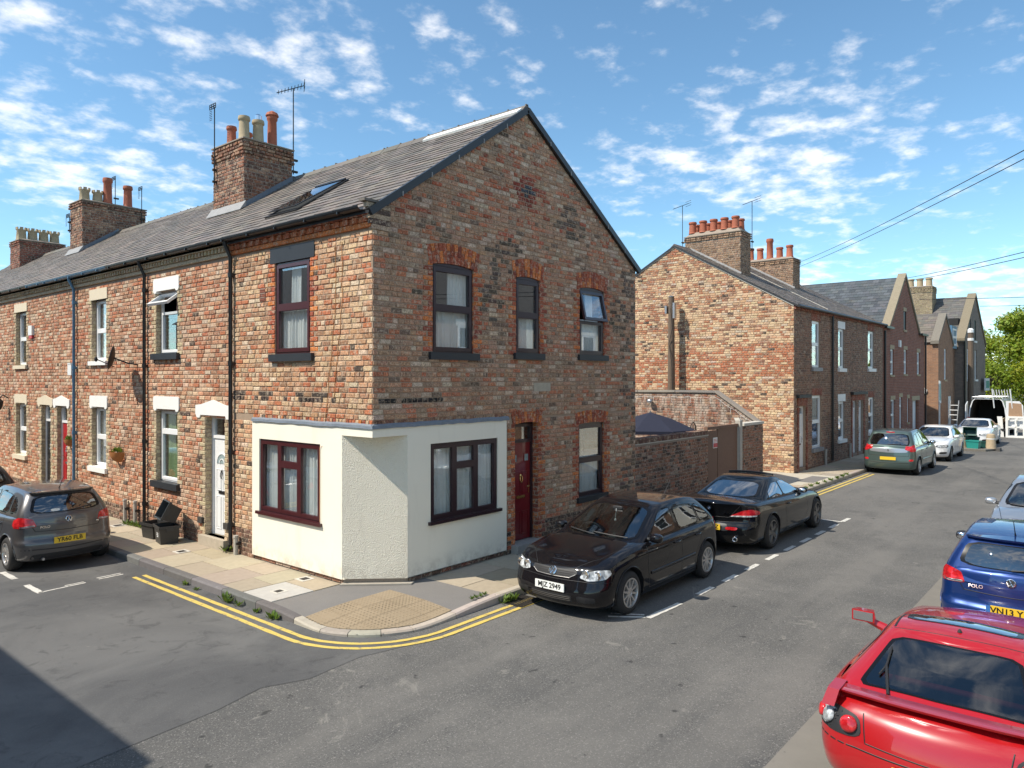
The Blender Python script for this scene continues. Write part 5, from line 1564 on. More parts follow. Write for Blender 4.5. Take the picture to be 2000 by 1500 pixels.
for hh, x0, x1 in ((HA, AX, 23.1), (HB, 23.2, 31.2)):
    q = MB(); q.box(x0 + .5, x1 - .1, .9, 8.5, .05, 5.8); q.build('dark_backing', 'dark_room', hh)
SW = ('paint_white', .14, .09, .09); SG = ('plastic_teal_dark', .14, .09, .09)
LX = ('paint_white', .30, .07, .02)
for o in aw_: window(HA, FA, *o, 'frame_white', SASH, depth=.06, bw=.06, sill=('lead_pale', .14, .07, .09), cur=[(.02, .98, .02, .4, 'curtain_brown', 5)] if o[2] > 3 else [])
for o in bw_: window(HB, FA, *o, 'frame_white', SASH, depth=.06, bw=.06, sill=SW, lintel=LX if o[0] < 25 else None)
for o in ad: door(HA, FA, *o, 'frame_white', 'frame_white', style='flat', depth=.08, leaf_h=1.9)
for o in bd: door(HB, FA, *o, 'frame_white', 'frame_white', style='flat', depth=.08, leaf_h=1.9)
PAL_RB = [(2, (0.24, 0.085, 0.06)), (1, (0.3, 0.1, 0.06))]
def surround(h, s0, s1, z1, top):
    q = MB()
    for a, b in ((s0 - .16, s0), (s1, s1 + .16)):
        for k in range(int(z1 / .086)): q.col = pick(PAL_RB); FA.bar(q, a, b, k * .086, k * .086 + .078, 0, .04)
    for k in range(int((s1 - s0 + .32) / .08)): q.col = pick(PAL_RB); FA.bar(q, s0 - .16 + k * .08, s0 - .168 + k * .08 + .08, z1, z1 + top, 0, .04)
    q.build('door_surround', 'brick', h)
    q = MB(); FA.bar(q, s0 - .25, s1 + .25, z1 + top, z1 + top + .12, -.02, .14); q.build('door_hood', 'cast_iron', h)
surround(HA, 19.42, 20.2, 2.38, .28); surround(HB, 26.12, 27.9, 2.42, .25)
for h, s0, s1, z1 in ((HA, 20.88, 21.85, 5.56), (HA, 20.9, 22.0, 2.73), (HB, 28.65, 29.7, 5.56), (HB, 28.75, 29.7, 2.51)):
    q = MB()
    for k in range(int((s1 - s0 + .1) / .08)): q.col = pick(PAL_RB); FA.bar(q, s0 - .05 + k * .08, s0 + .024 + k * .08, z1, z1 + .26, -.02, .018)
    q.build('arch_bricks', 'brick', h)
for hh, x0, x1 in ((HA, AX, 23.15), (HB, 23.15, 31.3)):
    q = MB(); s = x0
    while s < x1 - .02: q.col = pick(PAL_RB); FA.bar(q, s, min(s + .225, x1), 5.83, 5.98, -.02, .07); s += .235
    q.build('cornice', 'brick', hh)
    q = MB(); e_ = -.14; ze = 6.04 + e_ * AK
    xa = x0 - (.06 if x0 < 20 else 0)
    q.prism([(xa, e_, ze), (xa, AY, AZ), (xa, 9.4, 6.0), (xa, 9.4, 5.92), (xa, AY, AZ - .07), (xa, e_, ze - .05)], (x1 - xa, 0, 0)); rf = q.build('roof', 'paint_black', hh)
    T = V((0, AY - e_, AZ - ze)); ln = T.length
    slates(rf, (xa, e_, ze), (1, 0, 0), T.normalized(), x1 - xa, ln - .05, .27, .2, PAL_ST)
    x = xa
    while x < x1 - .05:
        b = min(x + .46, x1); q = MB(); q.col = jit((0.12, 0.11, 0.10), .15)
        q.prism([(x + .003, AY - .16, AZ - .08), (x + .003, AY, AZ + .06), (x + .003, AY + .16, AZ - .08)], (b - x - .006, 0, 0)); q.build('ridge_tile', 'slate', rf); x = b
    q = MB(); q.tube([(xa, e_ - .05, ze - .02), (x1, e_ - .05, ze - .02)], .055, 8); q.build('gutter', 'gutter_black', hh)
q = MB()
for sg in (-1, 1):
    d = V((0, sg * 4.65, -(AZ - 6.04))); 
    q.hexa([(x, y, z + h_) for h_ in (-.10, .0) for x, (y, z) in ((AX - .035, (AY, AZ)), (AX, (AY, AZ)), (AX, (AY + sg * 4.65, 6.04)), (AX - .035, (AY + sg * 4.65, 6.04)))])
q.build('verge_mortar', 'cement', HA)
q = MB(); q.tube([(23.2, -.08, 5.85), (23.2, -.07, .1)], .045, 8); q.build('downpipe', 'gutter_black', HB)
q = MB(); q.prism([(23.12, .1, 6.04 + .1 * AK + .03), (23.12, AY, AZ + .03), (23.12, AY, AZ + .05), (23.12, .1, 6.04 + .1 * AK + .05)], (.05, 0, 0)); q.build('party_flashing', 'cement', HB)
def pots(xs, y, m='terracotta', r=.14, h=.42): return [(x, y, r, h, m, '') for x in xs]
chimney(HA, 20.35, 21.35, 2.55, 4.9, 7.2, 9.15, [(3, (0.24, 0.15, 0.10)), (3, (0.30, 0.19, 0.125)), (2, (0.17, 0.11, 0.08))], [(20.6, 2.85 + .46 * k, .15, .48, 'terracotta', '') for k in range(5)] + [(21.1, 2.85 + .46 * k, .15, .45, 'terracotta', '') for k in range(5)], cap=.12)
chimney(HB, 26.4, 27.3, 2.6, 4.9, 7.2, 8.85, [(3, (0.26, 0.16, 0.105)), (3, (0.32, 0.2, 0.13)), (2, (0.19, 0.12, 0.085))], [(26.7, 2.85 + .46 * k, .15, (.55, .5, .95, .55, .6)[k], 'terracotta', '') for k in range(5)], cap=.05)
q = MB(); z = lambda y: 6.04 + AK * y
q.hexa([(20.34, 2.5, z(2.5) + .01), (20.34, 4.65, z(4.65) + .01), (20.28, 4.65, z(4.65) + .01), (20.28, 2.5, z(2.5) + .01), (20.345, 2.5, z(2.5) + .10), (20.345, 4.65, z(4.65) + .10), (20.28, 4.65, z(4.65) + .04), (20.28, 2.5, z(2.5) + .04)]); q.build('step_flashing', 'lead_pale', HA)
q = MB(); q.hexa([(26.38, 2.5, z(2.5) + .01), (26.38, 4.65, z(4.65) + .01), (26.3, 4.65, z(4.65) + .01), (26.3, 2.5, z(2.5) + .01), (26.39, 2.5, z(2.5) + .10), (26.39, 4.65, z(4.65) + .10), (26.3, 4.65, z(4.65) + .04), (26.3, 2.5, z(2.5) + .04)]); q.build('step_flashing', 'lead_pale', HB)
aerial(20.3, 5.0, 8.6, 1.9, 'yagi aerial at the yard end of the double row of red pots', 'yagi')
aerial(21.4, 2.5, 8.5, 2.0, 'yagi aerial at the street end of the double row of red pots', 'yagi')
aerial(26.35, 5.2, 8.4, 1.6, 'thin aerial between the two red potted chimneys', 'box')
for x, lab in ((22.3, 'grey vent pipe stub at the foot of the shaded front'), (25.6, 'grey vent pipe stub by the twin doors')):
    t = thing('vent_pipe', lab, 'pipe', (x, -.08, 0)); q = MB(); q.lathe((x, -.08, 0), (0, 0, 1), [(.05, 0), (.05, .6), (.06, .62)], 8); q.build('pipe', 'wood_grey', t)
# modern gabled house
HM = thing('gabled_house', 'newer red brick house with steep stone coped street gable', 'house', (36, 4, 0))
M0, M1, MA, MZ = 31.4, 40.9, 36.0, 8.75
mw = [(32.8, 33.5, 3.55, 4.85), (35.7, 36.4, 3.6, 4.9), (38.9, 39.6, 3.6, 4.85), (35.65, 36.2, 5.95, 6.95), (32.9, 33.7, .75, 2.3), (34.7, 35.3, .1, 2.4), (36.5, 36.9, 1.0, 2.3)]
md = [(37.8, 39.3, .05, 2.15)]
q = MB(); backing(q, FA, M0, M1, 0, 5.95, [o for o in mw if o[2] < 5.9] + md); 
gz = lambda x: MZ - abs(x - MA) * (MZ - 5.95) / 3.3
o = mw[3]
for a, b in ((32.7, o[0]), (o[0], o[1]), (o[1], 39.3)):
    if a == o[0]: q.poly([FA.p(a, o[3]), FA.p(b, o[3]), FA.p(b, gz(b)), FA.p(MA, MZ), FA.p(a, gz(a))])
    else: q.poly([FA.p(a, 5.95), FA.p(b, 5.95), FA.p(b, gz(b)), FA.p(a, gz(a))])
q.poly([(M1, 0, 0), (M1, 9, 0), (M1, 9, 5.9), (M1, 0, 5.9)]); q.poly([(M0, 0, 0), (M0, 9, 0), (M0, 9, 5.9), (M0, 0, 5.9)])
q.build('wall', 'brick_modern', HM)
q = MB(); q.box(M0 + .2, M1 - .2, .8, 8, .05, 5.8); q.build('dark_backing', 'dark_room', HM)
for k, o in enumerate(mw):
    window(HM, FA, *o, 'frame_white', SASH if k != 5 else [(0, 1, 0, .8), (0, 1, .8, 1)], depth=.06, bw=.05, sill=('buff_clay', .1, .06, .05), lintel=('buff_clay', .2, .08, .02))
q = MB(); FA.bar(q, 37.6, 39.5, 2.15, 2.4, -.05, .02); q.build('lintel', 'buff_clay', HM)
q = MB(); FA.bar(q, 38.5, 39.28, .05, 2.14, -.2, -.15); q.build('garage_door', 'frame_white', HM)
q = MB(); FA.bar(q, 37.8, 38.5, .05, 2.14, -.7, -.6); q.build('porch_back', 'dark_room', HM)
q = MB(); FA.bar(q, 34.5, 34.8, 5.0, 5.35, 0, .08); q.build('alarm_box', 'plastic_white', HM)
q = MB()
for x in (M0, M1 - 1.62):
    q.prism([(x, -.12, 5.87), (x, 4.5, 8.2), (x, 9.1, 5.87)], (1.62 if x > 35 else 1.32, 0, 0))
q.prism([(32.6, .03, 5.93), (MA, .03, MZ + .03), (39.4, .03, 5.93)], (0, 9.05, 0)); rf = q.build('roof', 'paint_black', HM)
PAL_MS = [(3, (0.075, 0.085, 0.095)), (3, (0.092, 0.10, 0.11)), (2, (0.06, 0.07, 0.08))]
for sg in (-1, 1):
    T = V((-sg * 3.4, 0, MZ + .05 - 5.93)); ln = T.length; T.normalize()
    slates(rf, (MA + sg * 3.4, .02, 5.96), (0, 1, 0), T, 9.1, ln, .3, .25, PAL_MS)
for sg in (-1, 1):
    q = MB(); q.col = (0.27, 0.23, 0.165)
    q.hexa([(x, y, z_ + h_) for h_ in (-.05, .14) for (x, z_), y in (((MA + sg * 3.55, 5.85), -.06), ((MA, MZ + .1), -.06), ((MA, MZ + .1), .34), ((MA + sg * 3.55, 5.85), .34))]); q.build('coping', 'stone', HM)
q = MB(); q.tube([(M1, -.06, 5.85), (M1, -.06, .1)], .05, 8); q.build('downpipe', 'gutter_black', HM); q = MB(); q.tube([(M0 + .15, -.06, 5.7), (M0 + .15, -.06, .1)], .05, 8); q.build('downpipe', 'gutter_black', HM)
q = MB(); q.box(M0 - .05, M0 + 1.4, -.2, -.1, 5.82, 5.93); q.build('gutter', 'gutter_black', HM); q = MB(); q.box(M1 - 1.5, M1 + .1, -.2, -.1, 5.82, 5.93); q.build('gutter', 'gutter_black', HM)
q = MB(); q.hexa([(M0 - .02, -.1, 5.9), (M0 + .1, -.1, 5.9), (M0 + .1, 4.6, 8.3), (M0 - .02, 4.6, 8.3), (M0 - .02, -.1, 6.0), (M0 + .1, -.1, 6.0), (M0 + .1, 4.6, 8.42), (M0 - .02, 4.6, 8.42)]); q.build('party_flashing', 'lead_pale', HM)
# narrow gabled house
HN = thing('narrow_house', 'narrow brown brick house with small coped gable and sunlit side wall', 'house', (47.5, 4, 0))
o = (46.9, 47.7, 3.3, 5.3)
q = MB(); backing(q, FA, 45, 50, 0, 5.7, [o]); q.poly([FA.p(45, 5.7), FA.p(50, 5.7), FA.p(47.4, 7.45)])
q.poly([(45, 0, 0), (45, 9, 0), (45, 9, 5.7), (45, 0, 5.7)]); q.poly([(50, 0, 0), (50, 9, 0), (50, 9, 5.7), (50, 0, 5.7)]); q.build('wall', 'brick_brown', HN)
q = MB(); q.box(45.3, 49.7, .6, 8.5, .05, 5.5); q.build('dark_backing', 'dark_room', HN)
window(HN, FA, *o, 'frame_white', SASH, depth=.06, bw=.07, sill=('buff_clay', .12, .08, .05))
q = MB(); q.prism([(44.9, .03, 5.62), (47.4, .03, 7.43), (50.1, .03, 5.62)], (0, 9, 0)); rf = q.build('roof', 'paint_black', HN)
T = V((2.5, 0, 1.83)); ln = T.length
slates(rf, (44.9, .0, 5.65), (0, 1, 0), T.normalized(), 9, ln, .32, .27, [(1, (0.16, 0.135, 0.11)), (1, (0.13, 0.115, 0.10))])
for sg, xe in ((-1, 44.8), (1, 50.15)):
    q = MB(); q.col = (0.20, 0.18, 0.15); q.hexa([(x, y, z_ + h_) for h_ in (-.05, .15) for (x, z_), y in (((xe, 5.6), -.06), ((47.4, 7.5), -.06), ((47.4, 7.5), .4), ((xe, 5.6), .4))]); q.build('coping', 'stone', HN)
q = MB(); q.box(48.3, 49.1, -.02, .05, .1, 2.2); q.build('door', 'frame_white', HN)
q = MB(); q.box(44.93, 45.0, 1.0, 1.6, .3, 1.6); q.build('meter_cabinet', 'plastic_white', HN)
q = MB(); q.lathe((44.99, .8, 2.6), (-1, 0, 0), [(.2, 0), (.2, .08), (.05, .1)], 12); q.build('flue', 'plastic_white', HN)
# tall grey house
HT = thing('tall_house', 'tall grey brick house with stone coped gable and ornate chimney at the street end', 'house', (58, 4, 0))
tw = [(55.8, 56.9, 3.3, 5.6), (59.4, 60.5, 3.3, 5.6), (56.6, 57.5, 6.3, 7.9), (59.1, 60.0, 6.3, 7.9), (51.8, 52.9, 2.9, 4.0), (51.9, 53.2, 5.0, 6.9)]
q = MB(); backing(q, FA, 54.6, 65, 0, 6.2, tw[:2]); 
tz = lambda x: 9.75 - abs(x - 59.6) * 3.55 / 5.2
backing(q, FA, 54.6, 64.8, 6.2, 6.21, [])
q.poly([FA.p(54.5, 6.2), FA.p(56.6, 6.2), FA.p(56.6, tz(56.6)), FA.p(54.5, tz(54.5))]); q.poly([FA.p(57.5, 6.2), FA.p(59.1, 6.2), FA.p(59.1, tz(59.1)), FA.p(57.5, tz(57.5))]); q.poly([FA.p(60.0, 6.2), FA.p(64.8, 6.2), FA.p(60, tz(60.))])
q.poly([FA.p(56.6, 7.9), FA.p(57.5, 7.9), FA.p(57.5, tz(57.5)), FA.p(56.6, tz(56.6))]); q.poly([FA.p(59.1, 7.9), FA.p(60, 7.9), FA.p(60, tz(60)), FA.p(59.6, 9.75), FA.p(59.1, tz(59.1))])
q.poly([(54.5, 0, 0), (54.5, 12, 0), (54.5, 12, 6.2), (54.5, 0, 6.2)]); q.poly([(65, 0, 0), (65, 12, 0), (65, 12, 6.2), (65, 0, 6.2)]); q.build('wall', 'brick_grey', HT)
q = MB(); q.box(55, 64.6, .6, 11, .05, 6.1); q.box(56, 63, .6, 11, 6.1, 7.9); q.build('dark_backing', 'dark_room', HT)
q = MB(); backing(q, Wall((0, .6, 0), (1, 0, 0), (0, -1, 0)), 50.2, 54.5, 0, 5.6, [tw[4]]); q.poly([(50.2, .6, 0), (50.2, 9, 0), (50.2, 9, 5.6), (50.2, .6, 5.6)]); q.build('wing_wall', 'brick_brown', HT)
q = MB(); q.prism([(50.1, .4, 5.55), (54.6, .4, 5.55), (54.6, 4.5, 8.1), (50.1, 4.5, 8.1)], (0, 0, .1)); q.build('wing_roof', 'slate', HT)
q = MB(); q.box(51.6, 53.5, .3, 3, 5.5, 7.1); q.build('dormer', 'gutter_blue', HT)
for o in tw[:4]: window(HT, FA, *o, 'frame_white', SASH, depth=.1, bw=.08, sill=('paint_white', .14, .1, .08))
window(HT, Wall((0, .6, 0), (1, 0, 0), (0, -1, 0)), *tw[4], 'frame_white', SASH, depth=.1, bw=.08, sill=('paint_white', .12, .1, .08))
window(HT, Wall((0, .28, 0), (1, 0, 0), (0, -1, 0)), 51.8, 53.3, 5.7, 6.9, 'frame_white', SASH, depth=.0, bw=.08)
q = MB(); q.prism([(54.4, .03, 6.2), (59.6, .03, 9.73), (64.9, .03, 6.2)], (0, 14, 0)); rf = q.build('roof', 'paint_black', HT)
T = V((5.2, 0, 3.55)); ln = T.length
slates(rf, (54.4, .0, 6.25), (0, 1, 0), T.normalized(), 14, ln, .4, .33, [(1, (0.13, 0.12, 0.11)), (1, (0.11, 0.105, 0.10))])
for xe in (54.2, 65.0):
    q = MB(); q.col = (0.22, 0.185, 0.13); q.hexa([(x, y, z_ + h_) for h_ in (-.05, .2) for (x, z_), y in (((xe, 6.1), -.08), ((59.6, 9.85), -.08), ((59.6, 9.85), .5), ((xe, 6.1), .5))]); q.build('coping', 'stone', HT)
chimney(HT, 57.6, 59.2, 2.6, 5.2, 8.3, 10.6, [(3, (0.33, 0.27, 0.17)), (2, (0.26, 0.21, 0.14))], [(58.4, 2.95 + .65 * k, .24, .7, 'buff_clay', '') for k in range(4)], corb=5)
q = MB(); q.box(54.4, 54.55, -.1, -.02, .2, 6.1); q.build('downpipe', 'gutter_black', HT)
# street sign board, pole and cables
sp = thing('utility_pole', 'dark wooden utility pole with white insulators before the tall grey house', 'pole', (51.0, -.9, 0))
q = MB(); q.tube([(51, -.9, -.1), (51, -.9, 6.7)], [.2, .16], 10); q.build('shaft', 'pole_wood', sp); q = MB(); q.lathe((51, -.9, 6.5), (0, 0, 1), [(.19, 0), (.19, .2), (.1, .3)], 10); q.lathe((51, -.9, 5.95), (0, 0, 1), [(.19, 0), (.19, .18)], 10); q.build('cap_band', 'plastic_white', sp)
ss = thing('sale_board', 'green and white sale board on a post leaning by the narrow house', 'sign', (43.6, -.3, 0))
q = MB(); q.tube([(43.6, -.3, 0), (43.6, -.3, 2.7)], .045, 6); q.build('post', 'paint_white', ss); q = MB(); q.prism([(43.25, -.34, 1.95), (43.95, -.34, 1.85), (43.85, -.34, 3.2), (43.35, -.34, 3.25)], (0, .03, 0)); q.build('board', 'paint_white', ss)
q = MB()
for k in range(2): q.prism([(43.37 + .27 * k, -.346, 2.05), (43.55 + .27 * k, -.346, 2.02), (43.53 + .25 * k, -.346, 3.05), (43.42 + .22 * k, -.346, 3.07)], (0, .005, 0))
q.build('board_print', 'sign_green', ss)
s2 = thing('street_sign', 'pale green projecting sign on the wall of the tall grey house', 'sign', (63, -.6, 3))
q = MB(); q.box(62.4, 64.6, -.35, -.25, 2.4, 3.4); q.build('board', 'plastic_white', s2); q = MB(); q.box(62.6, 64.4, -.36, -.349, 2.6, 3.2); q.build('panel', 'sign_green', s2)
def cable(a, b, sag, lab, r=.012):
    a, b = V(a), V(b); q = MB()
    q.tube([a.lerp(b, k / 20) - V((0, 0, 4 * sag * (k / 20) * (1 - k / 20))) for k in range(21)], r, 5)
    return q.build('overhead_cable', 'cable', None, label=lab, cat='cable', smooth=True)
cable((27.2, 2.6, 8.75), (1.5, -10.4, 6.62), .15, 'upper overhead telephone cable rising from the second red potted chimney', .008)
cable((27.2, 2.6, 8.55), (1.5, -10.4, 6.50), .15, 'lower overhead telephone cable rising from the second red potted chimney', .008)
cable((51, -.9, 6.6), (16.0, -10.4, 7.0), .2, 'overhead cable passing the steep coped gable, upper one of its pair', .02) if False else None
cable((36, .1, 8.7), (8, -10.4, 6.1), .1, 'thin overhead cable passing the stone coped gable, upper of two', .011)
cable((36, .1, 8.55), (8, -10.4, 5.95), .1, 'thin overhead cable passing the stone coped gable, lower of two', .011)
cable((50, 2.0, 8.9), (60, -10.6, 9.4), .1, 'thin level overhead cable across the sky behind the ornate chimney', .02)
cable((62, .0, 9.2), (60, -10.6, 8.9), .1, 'thin level overhead cable above the green trees', .02)
ep = thing('utility_pole', 'plain wooden utility pole carrying the level cables before the green trees', 'pole', (60, -10.6, 0)); q = MB(); q.tube([(60, -10.6, -.1), (60, -10.6, 9.6)], [.2, .14], 10); q.build('shaft', 'pole_wood', ep)
# ------------------------------------------------------------------ houses behind the camera (seen in reflections, cast the shade at the road's edge)
def plain_house(x0, x1, y0, y1, label, axis, front, wl_m='brick_brown'):
    h = thing('terraced_house', label, 'house', ((x0 + x1) / 2, (y0 + y1) / 2, 0))
    q = MB(); q.box(x0, x1, y0, y1, -.15, 6.0); q.build('wall', wl_m, h)
    q = MB()
    if axis == 'x':
        m = (y0 + y1) / 2; q.prism([(x0 - .05, y0 - .2, 5.95), (x0 - .05, m, 8.7), (x0 - .05, y1 + .2, 5.95)], (x1 - x0 + .1, 0, 0))
    else:
        m = (x0 + x1) / 2; q.prism([(x0 - .2, y0 - .05, 5.95), (m, y0 - .05, 8.7), (x1 + .2, y0 - .05, 5.95)], (0, y1 - y0 + .1, 0))
    q.build('roof', 'roof_plain', h)
    W = Wall((x0, y1, 0), (1, 0, 0), (0, 1, 0)) if axis == 'x' else Wall((x1, y0, 0), (0, 1, 0), (1, 0, 0))
    for s0, s1, z0, z1 in front:
        q = MB(); ring(W, q, s0, s1, z0, z1, .08, 0, .03); W.bar(q, s0, s1, (z0 + z1) / 2 - .03, (z0 + z1) / 2 + .03, 0, .03); wo = q.build('window', 'frame_white', h)
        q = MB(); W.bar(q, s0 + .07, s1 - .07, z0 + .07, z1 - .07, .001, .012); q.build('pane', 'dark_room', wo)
        q = MB(); W.bar(q, s0 - .1, s1 + .1, z1, z1 + .25, 0, .04); W.bar(q, s0 - .1, s1 + .1, z0 - .12, z0, 0, .08); q.build('lintel', 'paint_white', wo)
    q = MB(); W.bar(q, .3, 1.2, 0, 2.3, 0, .02); q.build('door', 'black_door', h)
    return h
simple('roof_plain', (0.11, 0.103, 0.095), 0.75, var=0.2, scale=3, bump=0.4, bscale=12)
plain_house(-17.2, -8.95, 0.2, 26, 'long brick terrace across the side street whose eaves shade the road', 'y', [(2, 3, 3.7, 5.4), (2, 3, 1, 2.6), (6, 7, 3.7, 5.4), (6, 7, 1, 2.6), (10, 11, 3.7, 5.4), (14, 15, 1, 2.6)])
for k in range(5):
    plain_house(-1 + k * 6, 4.99 + k * 6, -18.4, -10.5, 'plain terraced house across the pavement from the parked red and blue cars', 'x', [(1.8, 2.8, 3.7, 5.4), (1.8, 2.9, 1, 2.6), (4.2, 5.2, 3.7, 5.4)], 'render_fine' if k in (0, 1, 3) else 'brick_brown')['group'] = 'houses facing the corner house'
sheet('far_pavement', [(-3.5, 90, -10.5, -8.95)], -.01, 'cement'); sheet('far_pavement', [(-8.95, -7.3, -0.3, 40)], -.01, 'cement')
# ------------------------------------------------------------------ cars
def herm(pts, x):
    pts = sorted(pts)
    if x <= pts[0][0]: return pts[0][1]
    if x >= pts[-1][0]: return pts[-1][1]
    for i in range(len(pts) - 1):
        (x0, y0), (x1, y1) = pts[i], pts[i + 1]
        if x0 <= x <= x1:
            def tan(k):
                a = pts[max(k - 1, 0)]; b = pts[min(k + 1, len(pts) - 1)]
                return (b[1] - a[1]) / (b[0] - a[0])
            h = x1 - x0; t = (x - x0) / h; m0, m1 = tan(i) * h, tan(i + 1) * h
            return (2 * t ** 3 - 3 * t * t + 1) * y0 + (t ** 3 - 2 * t * t + t) * m0 + (-2 * t ** 3 + 3 * t * t) * y1 + (t ** 3 - t * t) * m1
def outline(xf, xr, w, rf, rr, bf, br, sb, nf=7, nc=7, ns=34):
    pts = []
    for k in range(nf):
        y = (w - rf) * k / nf; pts.append((xf - bf * (y / w) ** 2, y))
    cfx = xf - bf * ((w - rf) / w) ** 2; crx = xr + br * ((w - rr) / w) ** 2
    for k in range(nc):
        a = PI / 2 * k / nc; pts.append((cfx - rf + rf * math.cos(a), w - rf + rf * math.sin(a)))
    a, b = cfx - rf, crx + rr; m = (a + b) / 2; hl = (a - b) / 2
    for k in range(ns):
        x = a + (b - a) * k / ns; pts.append((x, w + sb * (1 - ((x - m) / hl) ** 2)))
    for k in range(nc):
        t = PI / 2 * (1 - k / nc); pts.append((crx + rr - rr * math.cos(t), w - rr + rr * math.sin(t)))
    for k in range(nf + 1):
        y = (w - rr) * (1 - k / nf); pts.append((xr + br * (y / w) ** 2, y))
    return pts
def crom(a, b, c, d, t):
    return tuple(.5 * ((2 * q) + (-p + r) * t + (2 * p - 5 * q + 4 * r - s) * t * t + (-p + 3 * q - 3 * r + s) * t ** 3) for p, q, r, s in zip(a, b, c, d))
def loft(levels, sub, crown, ncap=12, closebot=True):
    """levels: lists of (x,y,z) half loops, front centre to rear centre, bottom to top"""
    L = []
    n_ = len(levels)
    for j in range(n_ - 1):
        A, B, C_, D = levels[max(j - 1, 0)], levels[j], levels[j + 1], levels[min(j + 2, n_ - 1)]
        for k in range(sub):
            L.append([crom(A[i], B[i], C_[i], D[i], k / sub) for i in range(len(B))])
    L.append(levels[-1])
    m = len(L[0]); vs = []; fs = []
    full = lambda lp: lp + [(x, -y, z) for x, y, z in reversed(lp[1:-1])]
    F = [full(l) for l in L]; w = len(F[0])
    for l in F: vs += l
    for j in range(len(F) - 1):
        for i in range(w): fs.append((j * w + i, j * w + (i + 1) % w, (j + 1) * w + (i + 1) % w, (j + 1) * w + i))
    if closebot: fs.append(tuple(reversed(range(w))))
    top = levels[-1]; b = len(vs); wm = max(y for x, y, z in top)
    for (x, y, z) in top:
        for k in range(ncap + 1):
            c = 1 - 2 * k / ncap
            vs.append((x, y * c, z + crown * min(1, (y / wm) ** 1.0 * 1.3) * (1 - c * c)))
    for i in range(m - 1):
        for k in range(ncap):
            q_ = b + i * (ncap + 1) + k
            fs.append((q_, q_ + 1, q_ + ncap + 2, q_ + ncap + 1))
    me = bpy.data.meshes.new('tmp'); me.from_pydata(vs, [], fs)
    bm = bmesh.new(); bm.from_mesh(me); bmesh.ops.remove_doubles(bm, verts=bm.verts, dist=2e-4)
    bmesh.ops.dissolve_degenerate(bm, edges=bm.edges, dist=1e-5)
    bmesh.ops.recalc_face_normals(bm, faces=bm.faces); bm.to_mesh(me); bm.free()
    return me
def inpoly(p, poly):
    r_ = False; j = len(poly) - 1
    for i in range(len(poly)):
        a, b = poly[i], poly[j]
        if (a[1] > p[1]) != (b[1] > p[1]) and p[0] < (b[0] - a[0]) * (p[1] - a[1]) / (b[1] - a[1]) + a[0]: r_ = not r_
        j = i
    return r_
def rounded(poly, n=2, k=.2):
    for _ in range(n):
        o = []
        for i in range(len(poly)):
            a, b = poly[i], poly[(i + 1) % len(poly)]
            o += [(a[0] + (b[0] - a[0]) * k, a[1] + (b[1] - a[1]) * k), (a[0] + (b[0] - a[0]) * (1 - k), a[1] + (b[1] - a[1]) * (1 - k))]
        poly = o
    out = []                                   # resample
    P = sum(math.dist(poly[i], poly[(i + 1) % len(poly)]) for i in range(len(poly)))
    st = P / 44; acc = 0; 
    for i in range(len(poly)):
        a, b = poly[i], poly[(i + 1) % len(poly)]; d = math.dist(a, b)
        m_ = max(1, round(d / st))
        for k_ in range(m_): out.append((a[0] + (b[0] - a[0]) * k_ / m_, a[1] + (b[1] - a[1]) * k_ / m_))
    return out

